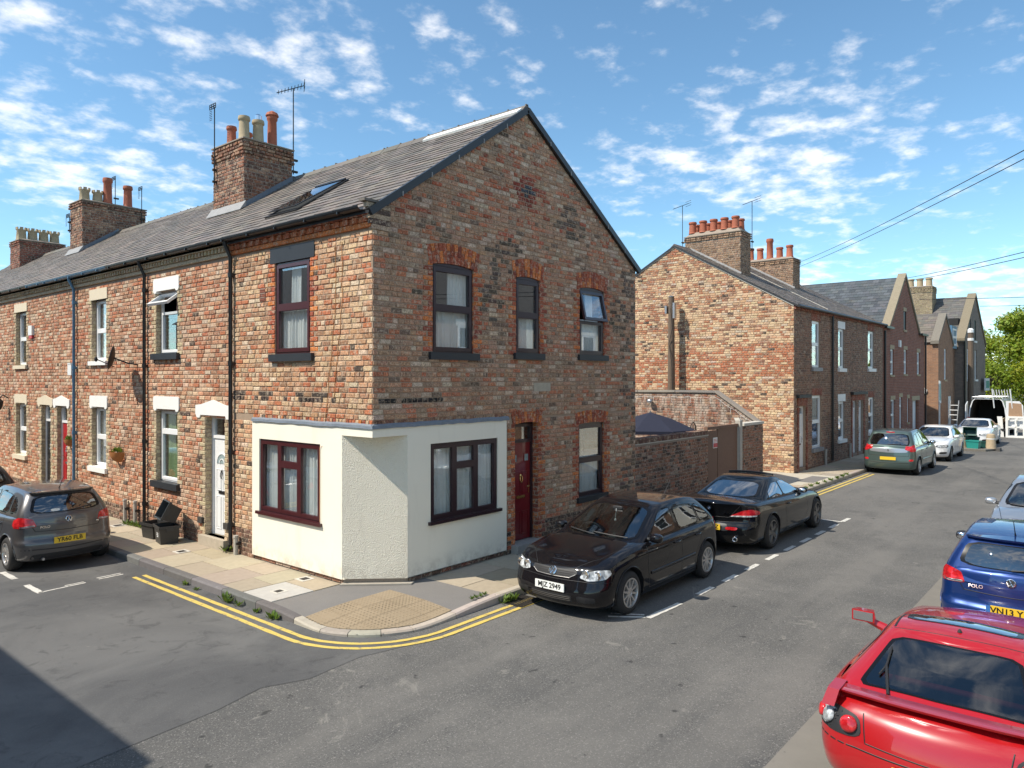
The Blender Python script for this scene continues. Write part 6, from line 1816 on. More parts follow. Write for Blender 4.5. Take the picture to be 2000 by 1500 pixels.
class Car:
    def __init__(s, name, label, paint, loc, rz, L, group='cars parked along the kerbs', **p):
        s.p = p; s.paint = paint
        s.t = thing(name, label, 'car', loc, None, rz)
        s.holes = []
        W = p['W']; ax = p['wb'] / 2; s.ax = ax; xf = ax + p['fo']; xr = -ax - p['ro']; s.xf, s.xr = xf, xr
        zs = p['zs']; zb = p.get('zb', .19)
        lev = p.get('lev') or [(0, .88, .16, .13), (.07, .955, .06, .05), (.30, .985, .0, .0), (.52, 1.0, .02, .01), (.80, .992, .05, .03), (.95, .965, .10, .05), (1.0, .92, .17, .08)]
        levels = []
        for f, wf, i0, i1 in lev:
            o = outline(xf - i0 * p.get('nose', 1), xr + i1 * p.get('tail', 1), W * wf - .03, p.get('rf', .30), p.get('rr', .24), p.get('bf', .22), p.get('br', .12), .03)
            levels.append([(x, y, zb + f * (herm(zs, x) - zb)) for x, y in o])
        tub = loft(levels, 3, p.get('crown', .045))
        c = p['cab']; H = c['H']; bz = c['belt']; ht = H - .055
        def cl(z, xf_, xr_, w, df, dr, rf, rr):
            o = outline(xf_, xr_, w - .012, rf, rr, c.get('bf', .16), c.get('br', .12), .012, ns=30)
            m = (xf_ + xr_) / 2; hl = (xf_ - xr_) / 2
            return [(x, y, z - (df * max(0, (x - m) / hl) ** 2 + dr * max(0, (m - x) / hl) ** 2)) for x, y in o]
        k = .52; lp = lambda a, b: a + (b - a) * k
        br_ = c.get('beltr', .03); r0 = c.get('r', .17)
        cabl = [cl(bz - .16, c['cowl'] + .20, c['xrb'] - c.get('flare', .06), c['wb'] + .01, 0, -br_, r0, r0),
                cl(bz, c['cowl'], c['xrb'], c['wb'], 0, -br_, r0, r0),
                cl(lp(bz, ht), lp(c['cowl'], c['xwt']) + .02, lp(c['xrb'], c['xrt']) - .03, lp(c['wb'], c['wr']) + .014, .015, -br_ / 2 + c.get('dr', .05) / 2, r0, r0),
                cl(ht, c['xwt'], c['xrt'], c['wr'], c.get('df', .03), c.get('dr', .05), r0, r0),
                cl(H - .022, c['xwt'] - .10, c['xrt'] + .10, c['wr'] - .07, c.get('df', .03), c.get('dr', .05), r0, r0)]
        cab = loft(cabl, 4, .022, 10, False)
        s.basepoly = [(x * 1.0, y) for x, y, z in cabl[0]]
        s.cabmid = (c['cowl'] + c['xrb']) / 2
        vs = [v.co.copy() for v in tub.vertices] + [v.co.copy() for v in cab.vertices]; k0 = len(tub.vertices)
        s.bvh = BVHTree.FromPolygons(vs, [tuple(f.vertices) for f in tub.polygons] + [tuple(i + k0 for i in f.vertices) for f in cab.polygons])
        s.cabvh = BVHTree.FromPolygons([v.co.copy() for v in cab.vertices], [tuple(f.vertices) for f in cab.polygons])
        # wheel arches
        for m_ in ('x',):
            tub.materials.append(MATS[paint]); tub.materials.append(MATS['plastic_black'])
        to = bpy.data.objects.new('body', tub); COL.objects.link(to)
        r = p['r']
        cut = MB()
        for x in (ax, -ax):
            for sy in (-1, 1):
                cut.lathe((x, sy * (W - .30), r), (0, sy, 0), [(r + p.get('gap', .055), 0), (r + p.get('gap', .055), .6)], 40)
        co = cut.build('cutter', 'plastic_black')
        md = to.modifiers.new('b', 'BOOLEAN'); md.operation = 'DIFFERENCE'; md.object = co; md.solver = 'EXACT'; md.material_mode = 'TRANSFER'
        dg = bpy.context.evaluated_depsgraph_get()
        me = bpy.data.meshes.new_from_object(to.evaluated_get(dg))
        bpy.data.objects.remove(to); bpy.data.objects.remove(co)
        s.tub, s.cab = me, cab
        s.wheels()
    def cast(s, ax, a, b, cabin=False):
        o, d = {'L': ((a, 3, b), (0, -1, 0)), 'R': ((a, -3, b), (0, 1, 0)), 'F': ((6, a, b), (-1, 0, 0)), 'B': ((-6, a, b), (1, 0, 0)), 'T': ((a, b, 4), (0, 0, -1))}[ax]
        h = (s.cabvh if cabin else s.bvh).ray_cast(V(o), V(d))
        if h[0] is None: return None, None
        n_ = h[1]
        if n_.dot(V(d)) > 0: n_ = -n_
        return h[0], n_
    def patch(s, name, ax, poly, mat, parent=None, off=.004, rings=5, frit=None, rnd=2, hole=False, cabin=False, k=.2, thick=.014, sym=False, deep=.20):
        if sym and ax in 'FBT':
            s.patch(name, ax, [(-a, b) for a, b in poly] if ax in 'FB' else [(a, -b) for a, b in poly], mat, parent, off, rings, frit, rnd, hole, cabin, k, thick)
        if sym and ax in 'LR':
            s.patch(name, 'R' if ax == 'L' else 'L', poly, mat, parent, off, rings, frit, rnd, hole, cabin, k, thick)
        pl = rounded(poly, rnd, k); n_ = len(pl)
        cx_ = sum(a for a, _ in pl) / n_; cy_ = sum(b for _, b in pl) / n_
        mr_ = sum(math.dist((cx_, cy_), q) for q in pl) / n_
        ts = [(1.0, -thick), (1.0, off)]
        if frit: ts += [(1 - frit[1] / mr_, off)]
        t0 = ts[-1][0]; ts += [(t0 * (1 - i / rings), off) for i in range(1, rings)]
        vs = []; 
        last = None
        hc = s.cast(ax, cx_, cy_, cabin)[0]; ci = 'xyz'.index({'L': 'y', 'R': 'y', 'F': 'x', 'B': 'x', 'T': 'z'}[ax])
        if not cabin and hc is not None:           # keep the outline on the near face
            pl2 = []
            for a, b in pl:
                for k_ in range(13):
                    aa, bb = a + (cx_ - a) * k_ / 14, b + (cy_ - b) * k_ / 14
                    h = s.cast(ax, aa, bb)[0]
                    if h is not None and abs(h[ci] - hc[ci]) < deep: break
                pl2.append((aa, bb))
            pl = pl2
        for t, of in ts:
            for a, b in pl:
                h, n2 = s.cast(ax, cx_ + (a - cx_) * t, cy_ + (b - cy_) * t, cabin)
                if h is None: h, n2 = last
                last = (h, n2); vs.append(h + n2 * of)
        h, n2 = s.cast(ax, cx_, cy_, cabin)
        if h is None: h, n2 = last
        vs.append(h + n2 * off)
        q = MB()
        for j in range(len(ts) - 1):
            q.mi = 1 if (frit and j <= 1) else 0
            q_f = [(j * n_ + i, j * n_ + (i + 1) % n_, (j + 1) * n_ + (i + 1) % n_, (j + 1) * n_ + i) for i in range(n_)]
            for f in q_f: q.f.append(f); q.m.append(q.mi); q.c.append(None)
        q.mi = 0; j = len(ts) - 1
        for i in range(n_): q.f.append((j * n_ + i, j * n_ + (i + 1) % n_, len(ts) * n_)); q.m.append(0); q.c.append(None)
        q.v = [tuple(v) for v in vs]
        o = q.build(name, [mat] + ([frit[0]] if frit else []), parent or s.t, smooth=True, local=True, sharp=50)
        if hole: s.holes.append((ax, [(cx_ + (a - cx_) * .95, cy_ + (b - cy_) * .95) for a, b in pl]))
        return o
    def line(s, name, ax, pts, w, mat, off=.002, sym=False, cabin=False, h=0.0, n=14):
        """thin strip along a polyline on the surface (panel gaps, mouldings)"""
        if sym: s.line(name, 'R' if ax == 'L' else 'L', pts, w, mat, off, False, cabin, h, n) if ax in 'LR' else s.line(name, ax, [(-a, b) for a, b in pts] if ax != 'T' else [(a, -b) for a, b in pts], w, mat, off, False, cabin, h, n)
        P = []
        for (a, b), (c, d) in zip(pts, pts[1:]):
            P += [(a + (c - a) * k / n, b + (d - b) * k / n) for k in range(n)]
        P.append(pts[-1]); q = MB(); vs = []; last = None
        for i, p in enumerate(P):
            a, b = P[max(i - 1, 0)], P[min(i + 1, len(P) - 1)]; d = math.dist(a, b) or 1; nx, ny = -(b[1] - a[1]) / d * w / 2, (b[0] - a[0]) / d * w / 2
            for sg, of in ((1, -.004), (1, off + h * .6), (0, off + h), (-1, off + h * .6), (-1, -.004)):
                hh, nn = s.cast(ax, p[0] + nx * sg, p[1] + ny * sg, cabin)
                if hh is None:
                    if last is None: hh, nn = V((0, 0, 0)), V((0, 0, 1))
                    else: hh, nn = last
                last = (hh, nn); vs.append(tuple(hh + nn * of))
        q.v = vs
        for i in range(len(P) - 1):
            for k in range(4): q.f.append((i * 5 + k, i * 5 + k + 1, i * 5 + k + 6, i * 5 + k + 5)); q.m.append(0); q.c.append(None)
        return q.build(name, mat, s.t, smooth=True, local=True)
    def wheels(s):
        p = s.p; r = p['r']; W = p['W']; rr = r - p.get('side', .105); wd = .105
        ty = MB(); ty.lathe((0, 0, 0), (0, 1, 0), [(rr, -wd), (rr + .02, -wd - .012), (r - .035, -wd - .005), (r - .008, -wd + .025), (r, -wd + .045), (r, wd - .045), (r - .008, wd - .025), (r - .035, wd + .005), (rr + .02, wd + .012), (rr, wd), (rr - .01, wd - .06), (rr - .01, -wd)], 40, False)
        rm = MB(); n_ = p.get('spokes', 9); sw = p.get('sw', .034)
        rm.lathe((0, 0, 0), (0, 1, 0), [(rr - .005, wd - .06), (rr + .004, wd + .008), (rr - .014, wd + .01), (rr - .024, wd - .02), (rr - .03, wd - .07)], 40, False)
        for k in range(n_):
            a = 2 * PI * k / n_; e = V((math.cos(a), 0, math.sin(a))); f = V((-math.sin(a), 0, math.cos(a)))
            for sp in ((0,) if n_ > 6 else (-.16, .16)):
                e2 = (e + f * sp).normalized(); f2 = V((-e2.z, 0, e2.x)) * 1.0
                f2 = V((0, 1, 0)).cross(e2)
                vs = []
                for rad_, w_, y0, y1 in ((.045, sw * 1.0, wd - .045, wd - .008), (rr - .016, sw * (.75 if n_ > 6 else .55), wd - .05, wd - .002)):
                    for yy in (y0, y1):
                        for sg in (-1, 1): vs.append(e2 * rad_ + f2 * w_ * sg * .5 * (1.15 if yy == y0 else .8) + V((0, yy, 0)))
                i_ = [0, 1, 5, 4, 2, 3, 7, 6]
                rm.hexa([vs[x] for x in i_])
        rm.lathe((0, wd - .045, 0), (0, 1, 0), [(.075, 0), (.07, .035), (.05, .042), (.045, .036), (.0, .04)], 20, False)
        bk = MB(); bk.lathe((0, 0, 0), (0, 1, 0), [(rr - .012, wd - .075), (.14, wd - .085), (.02, wd - .085)], 30, False)
        m1, m2 = None, None
        for x in (s.ax, -s.ax):
            for sy in (1, -1):
                y = sy * (W - .125)
                if m1 is None:
                    o = ty.build('wheel', 'rubber', s.t, smooth=True, local=True, sharp=45); m1 = o.data
                    rmo = rm.build('rim', p.get('alloy', 'alloy'), o, smooth=True, local=True, sharp=35); m2 = rmo.data
                    bko = bk.build('brake_disc', 'cast_iron', o, smooth=True, local=True); m3 = bko.data
                else:
                    o = put(bpy.data.objects.new('wheel', m1), s.t, True)
                    put(bpy.data.objects.new('rim', m2), o, True); put(bpy.data.objects.new('brake_disc', m3), o, True)
                o.location = (x, y, r); o.rotation_euler = (0, R.uniform(0, 6), 0 if sy > 0 else PI)
                if sy < 0: o.rotation_euler = (0, 0, PI)
    def finish(s):
        c = s.p['cab']
        def filt(me, name, tub):
            bm = bmesh.new(); bm.from_mesh(me); kill = []
            for f in bm.faces:
                q_ = f.calc_center_median()
                if tub:
                    if q_.z > .55 and f.normal.z > .5 and inpoly((q_.x, abs(q_.y)), [(x - (.16 if x > s.cabmid else -.10), y * .9 if y > .02 else -.01) for x, y in s.basepoly] ): kill.append(f)
                else:
                    for ax, pl in s.holes:
                        if ax == 'L' and q_.y > .25 and inpoly((q_.x, q_.z), pl) or ax == 'R' and q_.y < -.25 and inpoly((q_.x, q_.z), pl) or ax == 'F' and q_.x > s.cabmid and f.normal.x > .1 and inpoly((q_.y, q_.z), pl) or ax == 'B' and q_.x < s.cabmid and f.normal.x < -.1 and inpoly((q_.y, q_.z), pl) or ax == 'T' and f.normal.z > .2 and inpoly((q_.x, q_.y), pl):
                            kill.append(f); break
            bmesh.ops.delete(bm, geom=kill, context='FACES'); bm.to_mesh(me); bm.free()
            me.polygons.foreach_set('use_smooth', [True] * len(me.polygons)); me.set_sharp_from_angle(angle=rad(40))
            put(bpy.data.objects.new(name, me), s.t, True)
        filt(s.tub, 'body', True)
        s.cab.materials.append(MATS[s.paint]); filt(s.cab, 'cabin_shell', False)
        # interior
        p = s.p; im = p.get('trim', 'interior')
        w = c['wb'] - .10; fx, bx = c['cowl'], c['xrb']
        q = MB(); q.box(bx + .15, fx + .1, -w, w, .28, .32); q.box(bx + .12, bx + .16, -w, w, .3, c['belt'] - .14); q.box(fx + .05, fx + .1, -w, w, .3, c['belt'] - .12)
        for sg in (-1, 1): q.box(bx + .15, fx + .1, sg * w - .015, sg * w + .015, .3, c['belt'] - .05)
        q.build('cabin_floor', 'interior', s.t, local=True)
        q = MB(); q.prism([(fx + .0, -w, c['belt'] - .03), (fx - .42, -w, c['belt'] - .06), (fx - .45, -w, c['belt'] - .22), (fx - .3, -w, .55), (fx + .05, -w, .55)], (0, 2 * w, 0)); q.build('dashboard', im, s.t, local=True)
        sx = fx - 1.15
        def seat(x, y, wd):
            q = MB(); q.hexa([(x - .2, y - wd, .42), (x + .32, y - wd, .45), (x + .32, y + wd, .45), (x - .2, y + wd, .42), (x - .2, y - wd, .55), (x + .34, y - wd, .6), (x + .34, y + wd, .6), (x - .2, y + wd, .55)])
            zt = min(c['H'] - .42, 1.08)
            q.hexa([(x - .28, y - wd, .5), (x - .12, y - wd, .5), (x - .12, y + wd, .5), (x - .28, y + wd, .5), (x - .46, y - wd * .82, zt), (x - .36, y - wd * .82, zt), (x - .36, y + wd * .82, zt), (x - .46, y + wd * .82, zt)])
            for yy in ((y,) if wd < .4 else (y - .35, y + .35)):
                q.ball((x - .43, yy, zt + .10), (.055, .13, .10), 10, 8, None, .6)
            q.build('seat', p.get('seatm', 'seat_cloth'), s.t, local=True, smooth=True, sharp=40)
        seat(sx, .37, .24); seat(sx, -.37, .24)
        if bx < sx - 1.2 and not p.get('two'): seat(sx - .82, 0, w - .06)
        q = MB(); wy = p.get('drv', -.37); wc = V((fx - .62, wy, c['belt'] - .02)); tl = M.Rotation(rad(-62), 3, 'Y')
        pts = [wc + tl @ V((.18 * math.cos(2 * PI * k / 20), .18 * math.sin(2 * PI * k / 20), 0)) for k in range(21)]
        q.tube(pts, .014, 6); q.tube([wc, wc + V((.3, 0, -.14))], .03, 6); q.tube([pts[0], wc, pts[10]], .012, 5); q.build('steering_wheel', 'interior', s.t, local=True)
    # ---- common fittings
    def glassset(s, ws, rear, panes, g='car_glass', gr=None, rear_ax='B', trim='plastic_black'):
        if ws: s.patch('windscreen', 'F', ws, g, frit=('frit', .035), hole=True, cabin=True, k=.12, rings=7)
        if rear: s.patch('rear_window', rear_ax, rear, gr or g, frit=('frit', .035), hole=True, cabin=True, k=.14, rings=7)
        for pn in panes: s.patch('side_window', 'L', pn, g, frit=('frit', .018), hole=True, cabin=True, k=.1, sym=True)
    def plate(s, end, z, body, y=0.0, mat='plate_yellow', w=.52, blue=False, dx=0.0):
        h, n_ = s.cast('F' if end > 0 else 'B', y, z); x = h.x + end * .012
        X = V((0, 1, 0)) if end > 0 else V((0, -1, 0)); Y = V((0, 0, 1)); N = X.cross(Y)
        q = MB(); c_ = V((x, y, z)); a = X * w / 2; b = Y * .056; d = N * .008
        q.hexa([c_ - a - b - d, c_ + a - b - d, c_ + a + b - d, c_ - a + b - d, c_ - a - b + d, c_ + a - b + d, c_ + a + b + d, c_ - a + b + d])
        o = q.build('number_plate', mat, s.t, local=True)
        if blue:
            q = MB(); c2 = c_ - a + X * .025; a2 = X * .024; q.hexa([c2 - a2 - b - d, c2 + a2 - b - d, c2 + a2 + b - d, c2 - a2 + b - d, c2 - a2 - b + d * 1.2, c2 + a2 - b + d * 1.2, c2 + a2 + b + d * 1.2, c2 - a2 + b + d * 1.2]); q.build('plate_band', 'plate_blue', o, local=True)
        if body: text_obj(body, .105, 'ink', o, c_ + N * .0085 + X * dx, X, Y, True, bold=.0025)
        return o
    def letters(s, end, y, z, body, size, mat='chrome'):
        h, n_ = s.cast('F' if end > 0 else 'B', y, z); X = V((0, 1, 0)) if end > 0 else V((0, -1, 0))
        text_obj(body, size, mat, s.t, h + V((end * .018, 0, 0)), X, V((0, 0, 1)) - n_ * n_.z, True, bold=.001, ext=.003, name='badge_lettering')
    def vw(s, end, y, z, r=.055):
        h, n_ = s.cast('F' if end > 0 else 'B', y, z); c_ = h + n_ * .004
        X = (V((0, 0, 1)).cross(n_)).normalized(); Y = n_.cross(X)
        q = MB(); q.lathe(c_, n_, [(r, 0), (r, .010), (r - .008, .013), (r - .009, .004)], 28, False)
        def st(p0, p1, w_=.008):
            a, b = c_ + X * p0[0] * r + Y * p0[1] * r + n_ * .004, c_ + X * p1[0] * r + Y * p1[1] * r + n_ * .004
            q.tube([a, b], w_ * .7, 6)
        for p0, p1 in (((-.42, .78), (-.02, .12)), ((.42, .78), (.02, .12)), ((-.86, .28), (-.40, -.78)), ((.86, .28), (.40, -.78)), ((-.40, -.78), (0, .0)), ((.40, -.78), (0, .0))): st(p0, p1)
        b_ = q.build('badge', 'chrome', s.t, local=True, smooth=True, sharp=40)
        q = MB(); q.lathe(c_, n_, [(r - .006, .002), (.0, .002)], 28, False); q.build('badge_field', 'paint_black', b_, local=True)
    def roundel(s, end, y, z, r=.042):
        h, n_ = s.cast('F' if end > 0 else 'B', y, z); c_ = h + n_ * .003
        X = (V((0, 0, 1)).cross(n_)).normalized(); Y = n_.cross(X)
        q = MB(); q.lathe(c_, n_, [(r, 0), (r, .008), (0, .008)], 24, False); b_ = q.build('badge', 'ink', s.t, local=True)
        for k in range(4):
            q = MB(); a0 = k * PI / 2
            q.poly([c_ + n_ * .0095] + [c_ + n_ * .0095 + (X * math.cos(a0 + t * PI / 12) + Y * math.sin(a0 + t * PI / 12)) * r * .62 for t in range(7)]); q.build('badge_quarter', 'plate_blue' if k % 2 else 'plate_white', b_, local=True)
        q = MB(); q.lathe(c_, n_, [(r + .003, 0), (r + .003, .010), (r - .003, .010)], 24, False); q.build('badge_ring', 'chrome', b_, local=True)
    def mirror(s, x, z, mat=None, out=.12, sz=(.09, .105, .068), glassy=-1):
        for sg in (1, -1):
            h, n_ = s.cast('L' if sg > 0 else 'R', x, z)
            if h is None: continue
            c_ = h + V((-.03, sg * out, .02)); q = MB(); q.ball(c_, sz, 16, 10, None, .75); o = q.build('mirror', mat or s.paint, s.t, local=True, smooth=True)
            q = MB(); q.tube([h - V((0, sg * .03, 0)), c_ - V((0, 0, .03))], [.03, .022], 8); q.build('mirror_stalk', 'plastic_black', o, local=True)
            q = MB(); q.ball(c_ - V((sz[0] * .42, 0, 0)), (sz[0] * .62, sz[1] * .86, sz[2] * .82), 14, 8, None, .7); q.build('mirror_glass', 'chrome', o, local=True, smooth=True)
    def handles(s, xs, z, mat=None):
        for x in xs:
            for sd, sg in (('L', 1), ('R', -1)):
                h, n_ = s.cast(sd, x, z)
                q = MB(); a, b = s.cast(sd, x + .09, z)[0], s.cast(sd, x - .09, z)[0]
                q.tube([a - n_ * .004, a + n_ * .02, h + n_ * .03, b + n_ * .02, b - n_ * .004], .013, 8); q.build('door_handle', mat or s.paint, s.t, local=True, smooth=True)
                s.patch('handle_recess', sd, [(x - .07, z - .025), (x + .07, z - .025), (x + .07, z + .02), (x - .07, z + .02)], 'plastic_black', off=.001, rings=2)
    def wiper(s, ax, a, b, cabin=True):
        q = MB(); pts = []
        for k in range(9):
            h, n_ = s.cast(ax, a[0] + (b[0] - a[0]) * k / 8, a[1] + (b[1] - a[1]) * k / 8, cabin)
            if h is not None: pts.append(h + n_ * .022)
        if len(pts) > 2: q.tube(pts, .009, 6); q.build('wiper', 'plastic_black', s.t, local=True)
    def antenna(s, x, y=0):
        h, n_ = s.cast('T', x, y); q = MB(); q.tube([h, h + V((-.05, 0, .05)), h + V((-.22, 0, .22))], [.012, .006, .004], 6); q.build('antenna', 'plastic_black', s.t, local=True)
    def sides(s, gaps, strip=None, sill=True):
        for g_ in gaps: s.line('panel_gap', 'L', g_, .013, 'ink', .001, True)
        if strip: s.line('side_moulding', 'L', strip, .045, s.paint, .001, True, h=.012)
    def archtrim(s):
        p = s.p
        for x in (s.ax, -s.ax):
            for sd in 'LR':
                q = MB(); rr = p['r'] + p.get('gap', .055) + .006; vs = []; pts = []
                for k in range(25):
                    a = rad(-14) + (PI + rad(28)) * k / 24; h, n_ = s.cast(sd, x + rr * math.cos(a), p['r'] + rr * math.sin(a))
                    if h is not None and h.z > p.get('zb', .19) - .05 and abs(h.y) > p['W'] * .8: pts.append(h + n_ * .004)
                if len(pts) > 4: q.tube(pts, .010, 6); q.build('arch_lip', s.paint, s.t, local=True, smooth=True)
ROADZ = -.12
HATCH_CUT = 0
# --- black hatchback by the red door (faces the corner)
def hatch_gaps(ax, cowl, bx, z0, zb_):
    return [[(cowl - .28, zb_ + .0), (cowl - .26, .55), (cowl - .20, z0)], [(bx, zb_ + .02), (bx + .02, .5), (bx + .02, z0)], [(cowl - .20, z0), (bx + .02, z0), (-ax + .42, z0)], [(-ax + .42, z0), (-ax + .40, .55), (-ax + .12, .76), (-ax + .10, zb_ + .03)]]
def golf():
    c = Car('parked_car', 'black five door hatchback with white front plate parked by the dark red door', 'paint_golf', (3.30, -2.58, ROADZ), PI, 4.2, W=.88, wb=2.58, fo=.84, ro=.70, r=.318, spokes=10, sw=.04, zb=.16,
            zs=[(2.2, .70), (1.95, .775), (1.5, .875), (1.0, .945), (.3, .955), (-1, .975), (-1.8, 1.0), (-2.1, .99)], rf=.34, rr=.28, bf=.20, br=.16,
            lev=[(0, .87, .18, .12), (.07, .955, .07, .04), (.28, .985, .0, .0), (.46, 1.0, .0, .0), (.62, 1.0, .035, .02), (.84, .99, .085, .05), (.95, .955, .14, .07), (1.0, .90, .24, .09)],
            cab=dict(H=1.46, belt=.945, cowl=1.02, xwt=.14, xrt=-1.48, xrb=-1.88, wb=.80, wr=.605, beltr=.045, df=.04, dr=.07), trim='curtain_teal')
    zt = 1.375
    c.glassset([(-.71, .97), (.71, .97), (.545, 1.375), (-.545, 1.375)], [(-.60, 1.02), (.60, 1.02), (.51, 1.325), (-.51, 1.325)],
               [[(.60, .985), (.12, 1.30), (-.02, 1.335), (-.28, 1.35), (-.28, .99)], [(-.37, .99), (-.37, 1.35), (-.80, 1.335), (-1.04, 1.31), (-1.10, 1.01)], [(-1.15, 1.015), (-1.09, 1.30), (-1.26, 1.265), (-1.46, 1.14), (-1.52, 1.035)]])
    for sg in (1, -1):
        hl = [(sg * .43, .61), (sg * .56, .575), (sg * .80, .605), (sg * .845, .68), (sg * .82, .745), (sg * .66, .735), (sg * .46, .675)]
        o = c.patch('headlight', 'F', hl, 'lens_silver', off=.006, k=.14, deep=.34, frit=('frit', .012))
        for cy_ in (.53, .70):
            h, n_ = c.cast('F', sg * cy_, .665)
            if h is not None: q = MB(); q.lathe(h + n_ * .004, V((1, 0, .1)), [(.062, 0), (.066, .012), (.05, .014), (.03, .004), (.0, .002)], 20, False); q.build('lamp', 'chrome', o, local=True, smooth=True)
    c.patch('grille', 'F', [(-.40, .655), (-.30, .60), (.30, .60), (.40, .655), (.38, .70), (-.38, .70)], 'plastic_black', off=.003, k=.08)
    for z in (.625, .65, .675): c.line('grille_bar', 'F', [(-.36 + (.69 - z), z), (.36 - (.69 - z), z)], .006, 'cast_iron', .005, h=.003)
    c.line('grille_trim', 'F', [(-.38, .648), (-.29, .598), (0, .594), (.29, .598), (.38, .648)], .007, 'alloy', .004, h=.003)
    c.vw(1, 0, .66, .066)
    c.patch('lower_grille', 'F', [(-.36, .26), (.36, .26), (.36, .365), (-.36, .365)], 'plastic_black', off=.003, k=.1)
    for z in (.285, .31, .335): c.line('grille_bar', 'F', [(-.34, z), (.34, z)], .012, 'cast_iron', .005, h=.006)
    for sg in (1, -1): c.patch('side_intake', 'F', [(sg * .44, .265), (sg * .70, .285), (sg * .70, .36), (sg * .44, .365)], 'plastic_black', off=.003, k=.12)
    c.plate(1, .455, 'MJZ 2949', mat='plate_white')
    c.line('bumper_gap', 'F', [(-.84, .565), (-.4, .565), (0, .56), (.4, .565), (.84, .565)], .008, 'ink', .001)
    c.line('bonnet_gap', 'T', [(1.98, .34), (1.7, .60), (1.2, .695), (.95, .73)], .009, 'ink', .001, True)
    c.sides([[(.78, .96), (.78, .6), (.72, .28)], [(-.33, .97), (-.33, .28)], [(.72, .28), (-.33, .28), (-.84, .28)], [(-.84, .28), (-.84, .5), (-1.08, .78), (-1.12, .98)]], [(.70, .50), (-.8, .52)])
    for sg in (1, -1):
        c.patch('tail_light', 'L' if sg > 0 else 'R', [(-1.68, .80), (-1.92, .82), (-1.93, 1.02), (-1.78, 1.02), (-1.70, .92)], 'lens_red', off=.005)
    c.mirror(.63, .99, out=.13); c.handles([-.16, -.92], .83); c.wiper('F', (.55, .995), (-.05, 1.02)); c.wiper('F', (0, .995), (-.55, 1.02)); c.antenna(-1.35); c.archtrim()
    # trinket hanging in the windscreen
    q = MB(); q.tube([(.30, 0, 1.33), (.33, 0, 1.18)], .004, 4); q.ball((.33, 0, 1.15), (.018, .018, .024)); q.build('hanging_trinket', 'plastic_white', c.t, local=True)
    q = MB(); q.ball((.26, 0, 1.34), (.02, .10, .03), 12, 8, None, .6); q.build('rear_view_mirror', 'plastic_black', c.t, local=True)
    c.finish()
golf()
